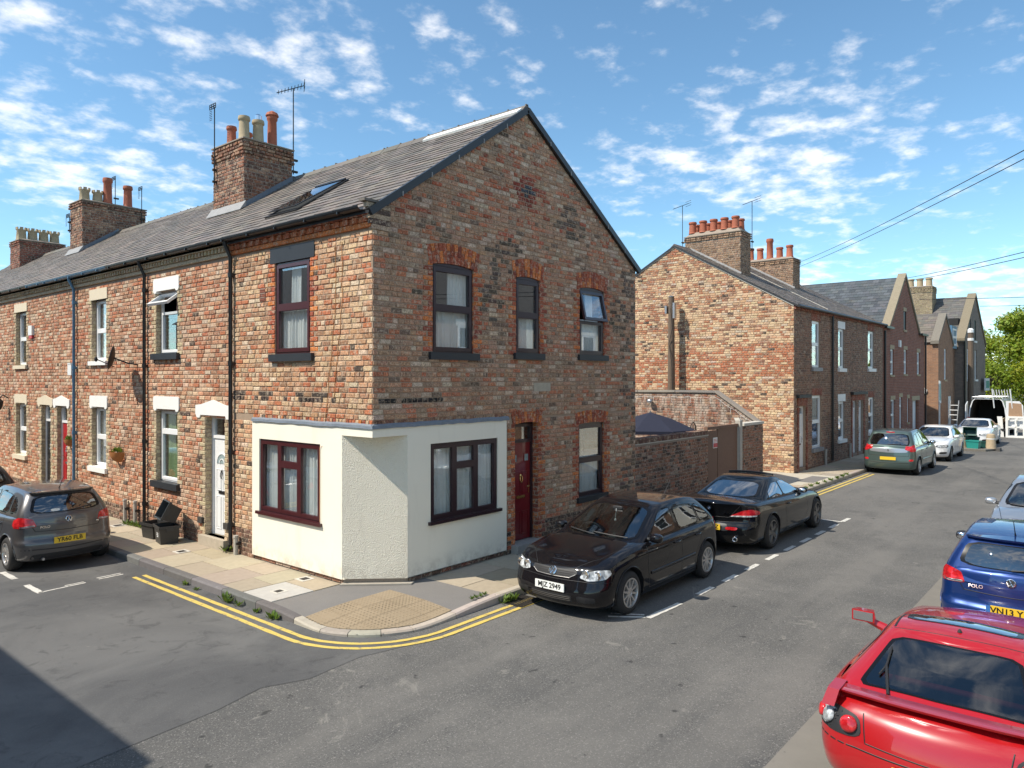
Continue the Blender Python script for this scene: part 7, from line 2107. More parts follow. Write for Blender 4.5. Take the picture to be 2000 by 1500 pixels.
# --- grey hatchback in the side street
def polo(name_label, paint, loc, rz, reg, blue, mir, letter=True):
    c = Car('parked_car', name_label, paint, loc, rz, 3.97, W=.845, wb=2.47, fo=.80, ro=.66, r=.302, spokes=7, sw=.06,
            zs=[(2.1, .68), (1.8, .78), (1.4, .87), (.95, .935), (.3, .95), (-1, .975), (-1.7, 1.0), (-2, .98)], rf=.40, rr=.27, bf=.28, br=.17,
            lev=[(0, .87, .16, .10), (.07, .955, .06, .04), (.28, .985, .0, .0), (.42, 1.0, .0, .0), (.52, 1.0, .03, .045), (.80, .985, .08, .055), (.95, .955, .13, .07), (1.0, .90, .22, .09)],
            cab=dict(H=1.462, belt=.95, cowl=.92, xwt=.18, xrt=-1.58, xrb=-1.78, wb=.765, wr=.575, beltr=.05, df=.035, dr=.05))
    c.glassset([(-.66, .985), (.66, .985), (.52, 1.38), (-.52, 1.38)], [(-.60, 1.035), (.60, 1.035), (.50, 1.33), (-.50, 1.33)],
               [[(.56, .99), (.10, 1.31), (-.25, 1.35), (-.25, 1.0)], [(-.33, 1.0), (-.33, 1.355), (-.85, 1.335), (-1.02, 1.31), (-1.08, 1.03)], [(-1.13, 1.035), (-1.07, 1.30), (-1.22, 1.27), (-1.42, 1.10), (-1.43, 1.05)]], gr='car_glass_dark')
    for sg in (1, -1):
        o = c.patch('tail_light', 'B', [(sg * .50, .815), (sg * .80, .80), (sg * .83, .86), (sg * .80, .985), (sg * .70, .99), (sg * .55, .95)], 'lens_red', off=.006, k=.1)
        c.patch('tail_light_side', 'L' if sg > 0 else 'R', [(-1.70, .80), (-1.50, .84), (-1.52, .95), (-1.70, .985)], 'lens_red', off=.006, k=.12)
        c.patch('reverse_lens', 'B', [(sg * .52, .822), (sg * .74, .808), (sg * .74, .835), (sg * .53, .848)], 'lens_silver', off=.010)
    c.line('tailgate_gap', 'B', [(-.62, 1.0), (-.56, .80), (-.52, .73), (0, .72), (.52, .73), (.56, .80), (.62, 1.0)], .010, 'ink', .001)
    c.line('bumper_crease', 'B', [(-.74, .42), (0, .40), (.74, .42)], .016, 'ink', .001)
    c.patch('lower_valance', 'B', [(-.62, .235), (.62, .235), (.58, .33), (-.58, .33)], 'plastic_black', off=.003, k=.12)
    c.vw(-1, 0, .905, .055)
    if letter: c.letters(-1, .38, .80, 'POLO', .062); c.letters(-1, -.50, .80, '1.4', .03)
    c.plate(-1, .55, reg, blue=blue, dx=-.04 if blue else 0)
    c.patch('brake_light', 'B', [(-.16, 1.365), (.16, 1.365), (.16, 1.395), (-.16, 1.395)], 'lens_red', off=.012, cabin=True)
    # roof spoiler
    q = MB(); vs = []
    for k in range(13):
        y = -.52 + 1.04 * k / 12; h, n_ = c.cast('T', -1.42, y, True); h2, n2 = c.cast('B', y, 1.36, True)
        vs += [tuple(h + V((0, 0, .003))), (h2.x - .06, y * 1.0, h2.z + .045), (h2.x - .05, y, h2.z + .02), (h2.x + .03, y, h2.z - .01)]
    q.add(vs, [(k * 4 + j, k * 4 + j + 1, k * 4 + j + 5, k * 4 + j + 4) for k in range(12) for j in range(3)]); q.build('roof_spoiler', paint, c.t, local=True, smooth=True, sharp=40)
    c.wiper('B', (.0, 1.045), (-.42, 1.09)); c.sides([[(.72, .95), (.72, .6), (.66, .28)], [(-.29, .97), (-.29, .28)], [(.66, .28), (-.29, .28), (-.8, .28)], [(-.8, .28), (-.8, .5), (-1.02, .76), (-1.05, .98)]], [(.66, .48), (-.76, .5)])
    for sg in (1, -1): c.patch('headlight', 'F', [(sg * .42, .62), (sg * .78, .63), (sg * .80, .74), (sg * .5, .70)], 'lens_silver', off=.006)
    c.mirror(.60, .985, mir, out=.12); c.handles([-.12, -.88], .84); c.antenna(-1.35); c.archtrim()
    q = MB(); q.tube([(-1.72, .42, .24), (-1.86, .42, .235)], .025, 8); q.build('exhaust', 'steel', c.t, local=True)
    if not blue:
        c.patch('window_sticker', 'B', [(.12, 1.06), (.26, 1.06), (.26, 1.10), (.12, 1.10)], 'plate_white', off=.008, cabin=True)
    c.finish()
    return c
polo('dark grey hatchback with yellow rear plate parked in the side street', 'paint_grey', (-2.30, 7.70, ROADZ), PI / 2, 'YR60 FLB', False, None)
polo('metallic blue hatchback with black mirrors parked between the red and silver cars', 'paint_blue', (5.5, -7.93, ROADZ), 0, 'VN13 Y', True, 'plastic_black')
# --- black coupe
def coupe_bmw():
    c = Car('parked_car', 'black two door coupe with wedge red tail lights parked along the yard wall', 'paint_bmw', (8.90, -2.60, ROADZ), 0, 4.82, W=.925, wb=2.78, fo=.84, ro=1.10, r=.345, spokes=5, sw=.07, alloy='alloy_dark', gap=.045,
            zs=[(2.3, .62), (1.9, .76), (1.4, .865), (.8, .92), (0, .93), (-1.2, .965), (-1.9, .985), (-2.3, .99), (-2.5, .97)], rf=.5, rr=.30, bf=.36, br=.22,
            lev=[(0, .87, .18, .14), (.07, .955, .07, .05), (.28, .985, .0, .0), (.45, 1.0, .0, .01), (.56, 1.0, .04, .06), (.80, .985, .10, .07), (.95, .95, .18, .06), (1.0, .89, .28, .04)],
            cab=dict(H=1.37, belt=.93, cowl=.86, xwt=.02, xrt=-.98, xrb=-1.75, wb=.79, wr=.565, beltr=.02, df=.035, dr=.06, bf=.2, br=.2), seatm='interior', two=True)
    c.glassset([(-.66, .965), (.66, .965), (.50, 1.29), (-.50, 1.29)], [(-.62, 1.015), (.62, 1.015), (.50, 1.27), (-.50, 1.27)],
               [[(.50, .97), (.0, 1.23), (-.20, 1.26), (-.42, 1.26), (-.42, .975)], [(-.45, .975), (-.45, 1.26), (-.75, 1.25), (-1.15, 1.10), (-1.22, .985)]], g='car_glass_dark')
    for sg in (1, -1):
        c.patch('tail_light', 'B', [(sg * .40, .745), (sg * .62, .75), (sg * .87, .77), (sg * .90, .84), (sg * .80, .90), (sg * .66, .875)], 'lens_red', off=.006, k=.1)
        c.patch('tail_light_side', 'L' if sg > 0 else 'R', [(-2.28, .765), (-2.02, .80), (-2.04, .85), (-2.24, .90)], 'lens_red', off=.006, k=.15)
        c.patch('indicator_lens', 'B', [(sg * .40, .735), (sg * .86, .758), (sg * .87, .785), (sg * .46, .766)], 'lens_silver', off=.010, k=.1)
        c.patch('reflector', 'B', [(sg * .34, .485), (sg * .56, .485), (sg * .58, .545), (sg * .36, .545)], 'lens_red', off=.006)
        c.patch('headlight', 'F', [(sg * .42, .60), (sg * .80, .62), (sg * .82, .70), (sg * .55, .69)], 'lens_silver', off=.006)
        q = MB(); q.lathe((-2.38, sg * .55, .32), (-1, 0, 0), [(.042, 0), (.048, .05), (.05, .10), (.04, .10), (.036, .0)], 18, False); q.build('exhaust', 'chrome', c.t, local=True, smooth=True)
    c.line('boot_gap', 'B', [(-.62, .98), (-.40, .72), (0, .715), (.40, .72), (.62, .98)], .008, 'ink', .001)
    c.line('bumper_crease', 'B', [(-.9, .66), (-.4, .63), (0, .62), (.4, .63), (.9, .66)], .012, 'ink', .001)
    c.roundel(-1, 0, .875); c.letters(-1, -.36, .80, '645Ci', .055)
    c.plate(-1, .53, 'CHZ', dx=.12); c.patch('plate_recess', 'B', [(-.40, .46), (.40, .46), (.36, .60), (-.36, .60)], 'paint_black', off=.002, k=.08)
    c.sides([[(.72, .93), (.70, .55), (.62, .29)], [(-.62, .96), (-.64, .6), (-.55, .29)], [(.62, .29), (-.55, .29)]])
    c.mirror(.50, .965, out=.12, sz=(.08, .10, .06)); c.handles([-.48], .82); c.archtrim()
    q = MB(); a = [c.cast('T', -.30, -.5 + k / 10, True)[0] for k in range(11)]
    vs = []
    for p_ in a: vs += [tuple(p_ + V((.02, 0, .01))), tuple(p_ + V((.02, 0, .055))), tuple(p_ + V((-.03, 0, .05))), tuple(p_ + V((-.03, 0, .01)))]
    q.add(vs, [(k * 4 + j, k * 4 + (j + 1) % 4, k * 4 + 4 + (j + 1) % 4, k * 4 + 4 + j) for k in range(10) for j in range(4)]); q.build('sunroof_flap', 'paint_black', c.t, local=True)
    c.patch('sunroof', 'T', [(-.30, -.42), (.0, -.42), (.0, .42), (-.30, .42)], 'car_glass_dark', off=.004, cabin=True, k=.1)
    c.finish()
coupe_bmw()
# --- green people carrier
def scenic():
    c = Car('parked_car', 'grey green people carrier with yellow rear plate parked beyond the alley', 'paint_scenic', (23.68, -2.43, ROADZ), 0, 4.3, W=.905, wb=2.70, fo=.86, ro=.70, r=.318, spokes=8, sw=.045,
            zs=[(2.2, .74), (1.9, .85), (1.4, .97), (.9, 1.0), (0, .985), (-1.5, 1.0), (-2, 1.0)], rf=.42, rr=.25, bf=.3, br=.14,
            cab=dict(H=1.62, belt=.99, cowl=1.20, xwt=.25, xrt=-1.66, xrb=-1.92, wb=.83, wr=.66, beltr=.02, df=.05, dr=.05))
    c.glassset([(-.70, 1.03), (.70, 1.03), (.57, 1.50), (-.57, 1.50)], [(-.64, 1.07), (.64, 1.07), (.66, 1.20), (.58, 1.47), (-.58, 1.47), (-.66, 1.20)],
               [[(.70, 1.03), (.25, 1.42), (-.22, 1.50), (-.22, 1.03)], [(-.30, 1.03), (-.30, 1.505), (-1.05, 1.48), (-1.05, 1.04)], [(-1.12, 1.045), (-1.12, 1.47), (-1.45, 1.42), (-1.60, 1.10)]], gr='car_glass_dark')
    for sg in (1, -1):
        c.patch('tail_light', 'B', [(sg * .68, .86), (sg * .84, .86), (sg * .87, 1.02), (sg * .82, 1.12), (sg * .70, 1.05)], 'lens_red', off=.008, k=.12)
        c.patch('tail_light_side', 'L' if sg > 0 else 'R', [(-1.95, .87), (-1.78, .92), (-1.80, 1.04), (-1.95, 1.08)], 'lens_red', off=.008)
        c.patch('reflector', 'B', [(sg * .66, .52), (sg * .80, .53), (sg * .80, .60), (sg * .66, .59)], 'lens_red', off=.006)
    c.line('tailgate_gap', 'B', [(-.68, 1.04), (-.66, .70), (0, .69), (.66, .70), (.68, 1.04)], .012, 'ink', .001)
    c.line('bumper_crease', 'B', [(-.84, .46), (0, .44), (.84, .46)], .016, 'ink', .001)
    c.patch('tail_panel', 'B', [(-.62, .83), (0, .80), (.62, .83), (.62, .96), (-.62, .96)], 'paint_silver', off=.005, k=.12)
    c.plate(-1, .60, None); c.roundel(-1, 0, .93, .03) if False else None
    q = MB(); h, n_ = c.cast('B', 0, .90); q.prism([h + V((-.012, 0, .05)), h + V((-.012, .028, 0)), h + V((-.012, 0, -.05)), h + V((-.012, -.028, 0))], (-.012, 0, 0)); q.build('badge', 'chrome', c.t, local=True)
    c.sides([[(.80, 1.0), (.8, .3)], [(-.26, 1.0), (-.26, .3)], [(.8, .3), (-.26, .3), (-.85, .3)], [(-.85, .3), (-.9, .6), (-1.08, .8), (-1.09, 1.0)]], [(.75, .52), (-.8, .54)])
    c.mirror(.78, 1.04); c.handles([-.12, -.93], .88); c.wiper('B', (.05, 1.08), (-.4, 1.12)); c.archtrim()
    c.patch('brake_light', 'B', [(-.14, 1.505), (.14, 1.505), (.14, 1.53), (-.14, 1.53)], 'lens_red', off=.012, cabin=True)
    c.finish()
scenic()
# --- white cars facing the corner
def white(lab, loc, kind):
    b = kind == 'hatch'
    c = Car('parked_car', lab, 'paint_carwhite', loc, PI, 4.3, W=.875 if b else .91, wb=2.66, fo=.76, ro=.82 if b else .95, r=.31, spokes=5, sw=.06, alloy='alloy_dark' if b else 'alloy',
            zs=[(2.2, .66), (1.8, .79), (1.3, .885), (.75, .935), (0, .945), (-1.2, .96), (-2.2, .97)], rf=.42, rr=.26, bf=.3, br=.15,
            cab=dict(H=1.42 if b else 1.38, belt=.94, cowl=.74, xwt=.0, xrt=-1.5 if b else -1.1, xrb=-1.82 if b else -1.65, wb=.79, wr=.585, beltr=.04, df=.03, dr=.05), two=not b)
    t = 1.335 if b else 1.30
    c.glassset([(-.66, .975), (.66, .975), (.52, t), (-.52, t)], [(-.58, 1.03), (.58, 1.03), (.48, t - .04), (-.48, t - .04)],
               [[(.38, .98), (-.02, t - .07), (-.45, t - .03), (-.45, .985)], [(-.50, .985), (-.50, t - .03), (-1.0, t - .06), (-1.35, 1.10), (-1.38, 1.01)]], g='car_glass')
    for sg in (1, -1):
        hl = [(sg * .36, .62), (sg * .58, .575), (sg * .80, .62), (sg * .82, .70), (sg * .62, .715), (sg * .40, .69)]
        c.patch('headlight', 'F', hl, 'lens_silver', off=.006, frit=('frit', .02))
        if b: c.patch('grille', 'F', [(sg * .03, .58), (sg * .24, .585), (sg * .28, .655), (sg * .22, .70), (sg * .05, .70)], 'plastic_black', off=.005)
        c.patch('tail_light', 'B', [(sg * .5, .80), (sg * .8, .80), (sg * .8, .93), (sg * .55, .93)], 'lens_red', off=.006)
        c.patch('side_intake', 'F', [(sg * .50, .33), (sg * .76, .35), (sg * .76, .43), (sg * .52, .42)], 'plastic_black', off=.003)
    if not b: c.patch('grille', 'F', [(-.30, .42), (.30, .42), (.34, .66), (-.34, .66)], 'plastic_black', off=.004)
    c.patch('lower_grille', 'F', [(-.40, .30), (.40, .30), (.36, .39), (-.36, .39)], 'plastic_black', off=.003)
    c.line('bonnet_gap', 'T', [(1.85, .30), (1.5, .62), (.8, .70)], .009, 'ink', .001, True)
    c.sides([[(.60, .95), (.56, .5), (.50, .28)], [(-.50, .97), (-.52, .28)], [(.5, .28), (-.52, .28)]])
    c.mirror(.40, .975, out=.13); c.handles([-.38], .82); c.archtrim(); c.wiper('F', (.55, .98), (.05, 1.0)); c.wiper('F', (-.02, .98), (-.52, 1.0))
    q = MB(); q.ball((-.05, .10, 1.27), (.02, .08, .03)); q.ball((-.05, -.10, 1.27), (.02, .06, .03)); q.build('rear_view_mirror', 'plastic_white', c.t, local=True)
    c.finish()
white('white hatchback with dark wheels parked nose to nose behind the green people carrier', (29.45, -2.55, ROADZ), 'hatch')
white('white saloon coupe parked behind the kerb build out and teal boxes', (38.1, -2.95, ROADZ), 'coupe')
# --- silver car opposite
def silver(lab, paint, loc, rz):
    c = Car('parked_car', lab, paint, loc, rz, 4.1, W=.86, wb=2.52, fo=.86, ro=.70, r=.305,
            zs=[(2.2, .66), (1.8, .80), (1.3, .92), (.95, .965), (0, .97), (-1, .985), (-1.9, .99)], rf=.42, rr=.26, bf=.32, br=.16,
            cab=dict(H=1.47, belt=.965, cowl=1.0, xwt=.10, xrt=-1.5, xrb=-1.8, wb=.79, wr=.59, beltr=.04, df=.04, dr=.05))
    c.glassset([(-.68, 1.0), (.68, 1.0), (.53, 1.39), (-.53, 1.39)], [(-.58, 1.04), (.58, 1.04), (.50, 1.34), (-.50, 1.34)],
               [[(.62, 1.01), (.10, 1.33), (-.28, 1.37), (-.28, 1.01)], [(-.36, 1.01), (-.36, 1.37), (-1.0, 1.34), (-1.35, 1.15), (-1.38, 1.05)]])
    for sg in (1, -1):
        c.patch('headlight', 'F', [(sg * .40, .64), (sg * .78, .66), (sg * .80, .78), (sg * .55, .75)], 'lens_silver', off=.006)
        c.patch('tail_light', 'B', [(sg * .62, .80), (sg * .82, .80), (sg * .82, 1.0), (sg * .68, 1.0)], 'lens_red', off=.006)
    c.patch('grille', 'F', [(-.34, .40), (.34, .40), (.38, .58), (-.38, .58)], 'plastic_black', off=.003); c.plate(1, .36, None, mat='plate_white')
    c.line('bonnet_gap', 'T', [(1.95, .35), (1.6, .62), (1.0, .72)], .009, 'ink', .001, True)
    c.sides([[(.78, .97), (.76, .3)], [(-.32, .98), (-.32, .3)], [(.76, .3), (-.32, .3)]])
    c.mirror(.62, 1.01, out=.14); c.handles([-.15], .84); c.wiper('F', (.60, 1.0), (.02, 1.02)); c.wiper('F', (.0, 1.0), (-.55, 1.02)); c.archtrim(); c.finish()
silver('silver hatchback facing the blue one on the opposite kerb', 'paint_silver', (10.62, -7.86, ROADZ), PI)
silver('dark car parked further up the side street in front of the grey hatchback', 'paint_dark', (-2.42, 12.75, ROADZ), PI / 2)
silver('dark car parked beyond the white van', 'paint_dark', (55.5, -4.6, ROADZ), PI)
# --- red sports car
def red():
    c = Car('parked_car', 'bright red low sports car with dark glass roof panel and rear wing', 'paint_red', (.985, -7.93, ROADZ), 0, 4.45, W=.92, wb=2.47, fo=.98, ro=1.0, r=.325, spokes=5, sw=.07,
            zs=[(2.2, .58), (1.8, .70), (1.2, .80), (.6, .85), (0, .86), (-.9, .90), (-1.5, .92), (-2.0, .86), (-2.3, .80)], rf=.45, rr=.34, bf=.34, br=.20,
            lev=[(0, .87, .18, .16), (.07, .955, .07, .06), (.28, .985, .0, .0), (.5, 1.0, .02, .0), (.75, .99, .08, .03), (.92, .95, .16, .08), (1.0, .88, .28, .15)],
            cab=dict(H=1.285, belt=.88, cowl=.35, xwt=-.40, xrt=-1.28, xrb=-2.02, wb=.80, wr=.545, beltr=-.01, df=.04, dr=.06, bf=.16, br=.10, flare=.05, r=.14), trim='interior', seatm='interior', two=True)
    c.glassset([(-.64, .92), (.64, .92), (.48, 1.21), (-.48, 1.21)], None,
               [[(.08, .92), (-.38, 1.17), (-.75, 1.195), (-.75, .925)], [(-.80, .925), (-.80, 1.195), (-1.15, 1.16), (-1.30, .95)]], g='car_glass_dark')
    c.patch('rear_window', 'T', [(-1.20, -.47), (-1.20, .47), (-1.84, .61), (-1.87, .0), (-1.84, -.61)], 'car_glass_red', frit=('frit', .03), hole=True, cabin=True, k=.08, rings=7)
    c.patch('sunroof', 'T', [(-.46, -.42), (-.46, .42), (-.88, .45), (-.88, -.45)], 'car_glass_dark', off=.005, frit=('frit', .04), hole=True, cabin=True, k=.1)
    c.line('roof_gap', 'T', [(-1.08, -.52), (-1.10, 0), (-1.08, .52)], .008, 'ink', .001, cabin=True)
    c.line('roof_gutter', 'T', [(-.42, .485), (-1.06, .495)], .02, 'plastic_black', .001, True, cabin=True)
    for sg in (1, -1):
        o = c.patch('tail_light', 'B', [(sg * .50, .62), (sg * .80, .60), (sg * .88, .66), (sg * .87, .76), (sg * .70, .80), (sg * .52, .77)], 'plastic_black', off=.006)
        for yy, m_, r_ in ((.60, 'lens_red', .065), (.77, 'lens_silver', .06)):
            h, n_ = c.cast('B', sg * yy, .70)
            q = MB(); q.lathe(h + n_ * .006, n_, [(r_, 0), (r_, .02), (r_ * .7, .03), (0, .032)], 20, False); q.build('lamp', m_, o, local=True, smooth=True)
        h, n_ = c.cast('L' if sg > 0 else 'R', -1.80, .70)
        c.patch('tail_light_side', 'L' if sg > 0 else 'R', [(-2.08, .60), (-1.86, .62), (-1.84, .72), (-1.98, .79), (-2.08, .78)], 'lens_silver', off=.006, frit=('frit', .02))
        h2, n2 = c.cast('L' if sg > 0 else 'R', -1.94, .69)
        q = MB(); q.lathe(h2 + n2 * .006, n2, [(.055, 0), (.055, .018), (.035, .026), (0, .028)], 18, False); q.build('lamp', 'lens_red', c.t, local=True, smooth=True)
    c.plate(-1, .46, None)
    c.line('tailgate_gap', 'B', [(-.50, .80), (-.47, .60), (0, .585), (.47, .60), (.50, .80)], .010, 'ink', .001)
    c.line('bumper_crease', 'B', [(-.88, .545), (-.4, .54), (0, .54), (.4, .54), (.88, .545)], .012, 'ink', .001)
    # rear wing with end posts
    q = MB(); vs = []
    for k in range(15):
        y = -.78 + 1.56 * k / 14; up = .05 * (1 - (y / .78) ** 4) - .075; xb = -2.00 + .12 * abs(y / .78) ** 3
        vs += [(xb + .06, y, .945 + up * .6), (xb + .03, y, .965 + up * .6), (xb - .10, y, .955 + up * .6), (xb - .09, y, .935 + up * .6)]
    q.add(vs, [(k * 4 + j, k * 4 + (j + 1) % 4, k * 4 + 4 + (j + 1) % 4, k * 4 + 4 + j) for k in range(14) for j in range(4)] + [(3, 2, 1, 0), (56, 57, 58, 59)]); wg = q.build('rear_wing', 'paint_red', c.t, local=True, smooth=True, sharp=40)
    for sg in (1, -1):
        q = MB(); q.hexa([(-2.10, sg * .72, .80), (-1.76, sg * .72, .86), (-1.76, sg * .82, .86), (-2.10, sg * .82, .80), (-2.06, sg * .69, .93), (-1.84, sg * .69, .94), (-1.84, sg * .78, .94), (-2.06, sg * .78, .93)]); q.build('wing_post', 'paint_red', wg, local=True)
    q = MB(); a = c.cast('T', -1.92, .36, True)[0]; b = c.cast('T', -1.62, .44, True)[0]; d = c.cast('T', -1.38, .45, True)[0]
    q.tube([a + V((0, 0, .02)), b + V((0, 0, .03))], .012, 6); q.tube([c.cast('T', -1.72, .47, True)[0] + V((0, 0, .02)), b + V((0, 0, .025)), d + V((0, 0, .02))], .009, 6); q.build('wiper', 'plastic_black', c.t, local=True)
    q = MB(); h = c.cast('T', -1.0, .0, True)[0]; q.lathe(h, (0, 0, 1), [(.02, 0), (.012, .02), (.004, .03)], 8); q.build('antenna_base', 'plastic_black', c.t, local=True)
    for sg in (1, -1):
        ho, no = c.cast('L' if sg > 0 else 'R', .0, .90)
        c_ = V((-.02, sg * 1.02, .97)); q = MB()
        q.hexa([c_ + V(x) for x in ((-.05, -.11, -.055), (.09, -.09, -.05), (.09, .09, -.05), (-.05, .11, -.055), (-.05, -.11, .06), (.07, -.08, .05), (.07, .08, .05), (-.05, .11, .06))]); o = q.build('mirror', 'paint_red', c.t, local=True)
        q = MB(); q.box(c_.x - .056, c_.x - .049, c_.y - .095, c_.y + .095, c_.z - .042, c_.z + .047); q.build('mirror_glass', 'chrome', o, local=True)
        q = MB(); q.tube([(.0, sg * .80, .86), (.0, sg * .92, .90), c_ - V((0, 0, .03))], [.05, .04, .03], 8); q.build('mirror_stalk', 'paint_red', o, local=True)
    c.sides([[(.30, .86), (.26, .3)], [(-.85, .88), (-.80, .3)], [(.26, .3), (-.8, .3)]]); c.archtrim()
    c.line('side_crease', 'L', [(-1.05, .62), (-1.5, .78), (-1.95, .84)], .02, 'paint_red', .001, True, h=.012)
    q = MB(); q.tube([(-1.52, -.62, .93), (-1.54, -.2, .945), (-1.54, .2, .945), (-1.52, .62, .93)], .028, 8); q.build('strut_brace', 'interior_red', c.t, local=True, smooth=True)
    c.finish()
red()
# --- white van with open back doors
def van():
    t = thing('white_van', 'white van seen through its open back doors, roof rack on top', 'van', (47.2, -2.6, ROADZ), None, 0)
    rx = -2.2; fx = 2.3; w = .98; H = 2.25
    q = MB()
    prof = [(-w, .35), (-w, 1.2), (-w + .06, 1.7), (-w + .18, 2.12), (-w + .30, H), (w - .30, H), (w - .18, 2.12), (w - .06, 1.7), (w, 1.2), (w, .35)]
    inn = [(y * .93, .42 + (z - .35) * .955) for y, z in prof]
    vo = [(rx, y, z) for y, z in prof] + [(fx - .9, y, z) for y, z in prof] + [(fx - .35, y * .95, min(z, 1.15)) for y, z in prof] + [(fx, y * .88, min(z, .85)) for y, z in prof]
    n_ = len(prof)
    q.add(vo, [(j * n_ + i, j * n_ + i + 1, (j + 1) * n_ + i + 1, (j + 1) * n_ + i) for j in range(3) for i in range(n_ - 1)] + [tuple(range(3 * n_, 4 * n_))])
    q.add([(rx, y, z) for y, z in prof] + [(rx, y, z) for y, z in inn], [(i, i + 1, n_ + i + 1, n_ + i) for i in range(n_ - 1)])
    q.build('body', 'paint_carwhite', t, local=True, smooth=True, sharp=35)
    q = MB(); q.add([(rx + .001, y, z) for y, z in inn] + [(fx - 1.2, y, z) for y, z in inn], [(i, i + 1, n_ + i + 1, n_ + i) for i in range(n_ - 1)] + [tuple(range(n_, 2 * n_))]); q.build('load_bay', 'interior', t, local=True)
    q = MB(); q.box(rx, fx - 1.2, -w * .9, w * .9, .42, .47); q.build('load_floor', 'plywood', t, local=True)
    q = MB(); q.box(rx - .12, rx + .02, -w, w, .36, .50); q.build('bumper', 'plastic_black', t, local=True)
    for sg in (-1, 1):
        q = MB(); q.box(rx - .01, rx + .03, sg * w * .985 - .05, sg * w * .985 + .03, .75, 1.15); q.build('tail_light', 'lens_red', t, local=True)
    for x in (-1.35, 1.5):
        for sg in (-1, 1):
            q = MB(); q.lathe((x, sg * .82, .33), (0, sg, 0), [(.2, .15), (.33, .14), (.33, -.06), (.2, -.07)], 24, False); o = q.build('wheel', 'rubber', t, local=True); q = MB(); q.lathe((x, sg * .82, .33), (0, sg, 0), [(.2, .13), (.1, .1), (0, .12)], 20, False); q.build('rim', 'steel', o, local=True)
    # right door swung open, its lining of plywood facing back; left door folded to the side
    q = MB(); q.prism([(rx - .02, -w, .50), (rx - .02, -w - .86, .50), (rx - .02, -w - .80, 1.9), (rx - .02, -w - .62, 2.15), (rx - .02, -w + .05, 2.15)], (.05, 0, 0)); d_ = q.build('back_door', 'paint_carwhite', t, local=True)
    q = MB(); q.prism([(rx - .025, -w - .08, 1.22), (rx - .025, -w - .78, 1.22), (rx - .025, -w - .72, 2.0), (rx - .025, -w - .10, 2.05)], (.008, 0, 0)); q.build('door_lining', 'plywood', d_, local=True)
    q = MB(); q.prism([(rx - .8, w + .02, .5), (rx, w + .02, .5), (rx, w + .02, 2.1), (rx - .7, w + .02, 1.9)], (0, .05, 0)); q.build('back_door', 'paint_carwhite', t, local=True)
    q = MB()
    for y in (-.8, .8): q.tube([(rx, y, H + .12), (fx - 1.2, y, H + .12)], .025, 6)
    for x in (rx + .05, -1, .2, fx - 1.3): q.tube([(x, -.8, H + .12), (x, .8, H + .12)], .022, 6); q.tube([(x, -.8, H + .12), (x, -.8, H - .05)], .02, 6); q.tube([(x, .8, H + .12), (x, .8, H - .05)], .02, 6)
    q.build('roof_rack', 'steel', t, local=True)
    ld = thing('ladder', 'white ladder rack standing above the open van door', 'ladder', (45.0, -3.4, 2.2)); q = MB()
    for dx in (0, .9): q.tube([(45.0, -2.95 - dx, 1.6), (44.9, -2.85 - dx, 2.75)], .035, 6)
    q.build('rail', 'paint_carwhite', ld)
    for k in range(7):
        q = MB(); q.tube([(44.95, -2.98 - k * .135, 2.25), (44.9, -2.92 - k * .135, 2.7)], .025, 5); q.build('rung', 'paint_carwhite', ld)
    l2 = thing('step_ladder', 'pale step ladder leaning between the house walls and the white van', 'ladder', (45.2, -.75, 0)); q = MB()
    for y in (-.5, -.95): q.tube([(45.0, y, ROADZ), (45.4, y - .1, 2.0)], .03, 6)
    q.build('rail', 'steel', l2)
    for k in range(6): q = MB(); q.tube([(45.05 + .06 * k, -.51 - .015 * k, .2 + .3 * k), (45.05 + .06 * k, -.96 - .015 * k, .2 + .3 * k)], .02, 5); q.build('rung', 'steel', l2)
    ds = thing('dust_sheet', 'crumpled cream dust sheet spilling over tools in the back of the van', 'cloth', (45.6, -3.1, .4)); q = MB(); vs = []
    for i in range(13):
        for j in range(13):
            u, v_ = i / 12, j / 12; vs.append((45.2 + .8 * u, -2.55 - .9 * v_ , .37 + .75 * max(0, v_ - .15) * (1 - .3 * u) + .10 * math.sin(9 * u + 7 * v_) * v_ + .06 * math.sin(17 * v_ + 3 * u)))
    q.add(vs, [(i * 13 + j, i * 13 + j + 1, (i + 1) * 13 + j + 1, (i + 1) * 13 + j) for i in range(12) for j in range(12)]); q.build('sheet', 'paint_cream', ds, smooth=True)
van()
# ------------------------------------------------------------------ kerb build-out with bollards and boxes
q = MB(); q.prism([(33.2, -1.6, ROADZ), (33.9, -3.9, ROADZ), (34.6, -4.25, ROADZ), (35.5, -4.25, ROADZ), (35.6, -1.6, ROADZ)], (0, 0, .10)); bo = q.build('kerb_build_out', 'channel', None, kind='structure')
q = MB(); q.col = (0.10, 0.095, 0.09); q.box(34.3, 34.9, -4.42, -4.25, ROADZ, .03); q.build('kerb_stone', 'stone', bo)
def bollard(x, y, lab):
    t = thing('bollard', lab, 'bollard', (x, y, -.02)); q = MB(); q.lathe((x, y, -.03), (0, 0, 1), [(.24, 0), (.22, .1), (.19, .6), (.17, .68), (.08, .72)], 16); q.build('post', 'bollard', t, smooth=True, sharp=40)
    q = MB(); q.lathe((x, y, .42), (0, 0, 1), [(.205, 0), (.203, .05)], 16, False); q.build('band', 'plastic_white', t)
bollard(34.7, -2.78, 'stout weathered bollard at the pavement end of the teal boxes'); bollard(34.8, -4.0, 'stout weathered bollard at the road end of the build out')
crate(34.3, -3.35, -.02, .28, .2, .38, rad(80), 'bright teal recycling box standing on the kerb build out', 'plastic_teal')
crate(34.9, -3.2, -.02, .3, .24, .5, rad(95), 'dark teal recycling box behind the bright one', 'plastic_teal_dark')
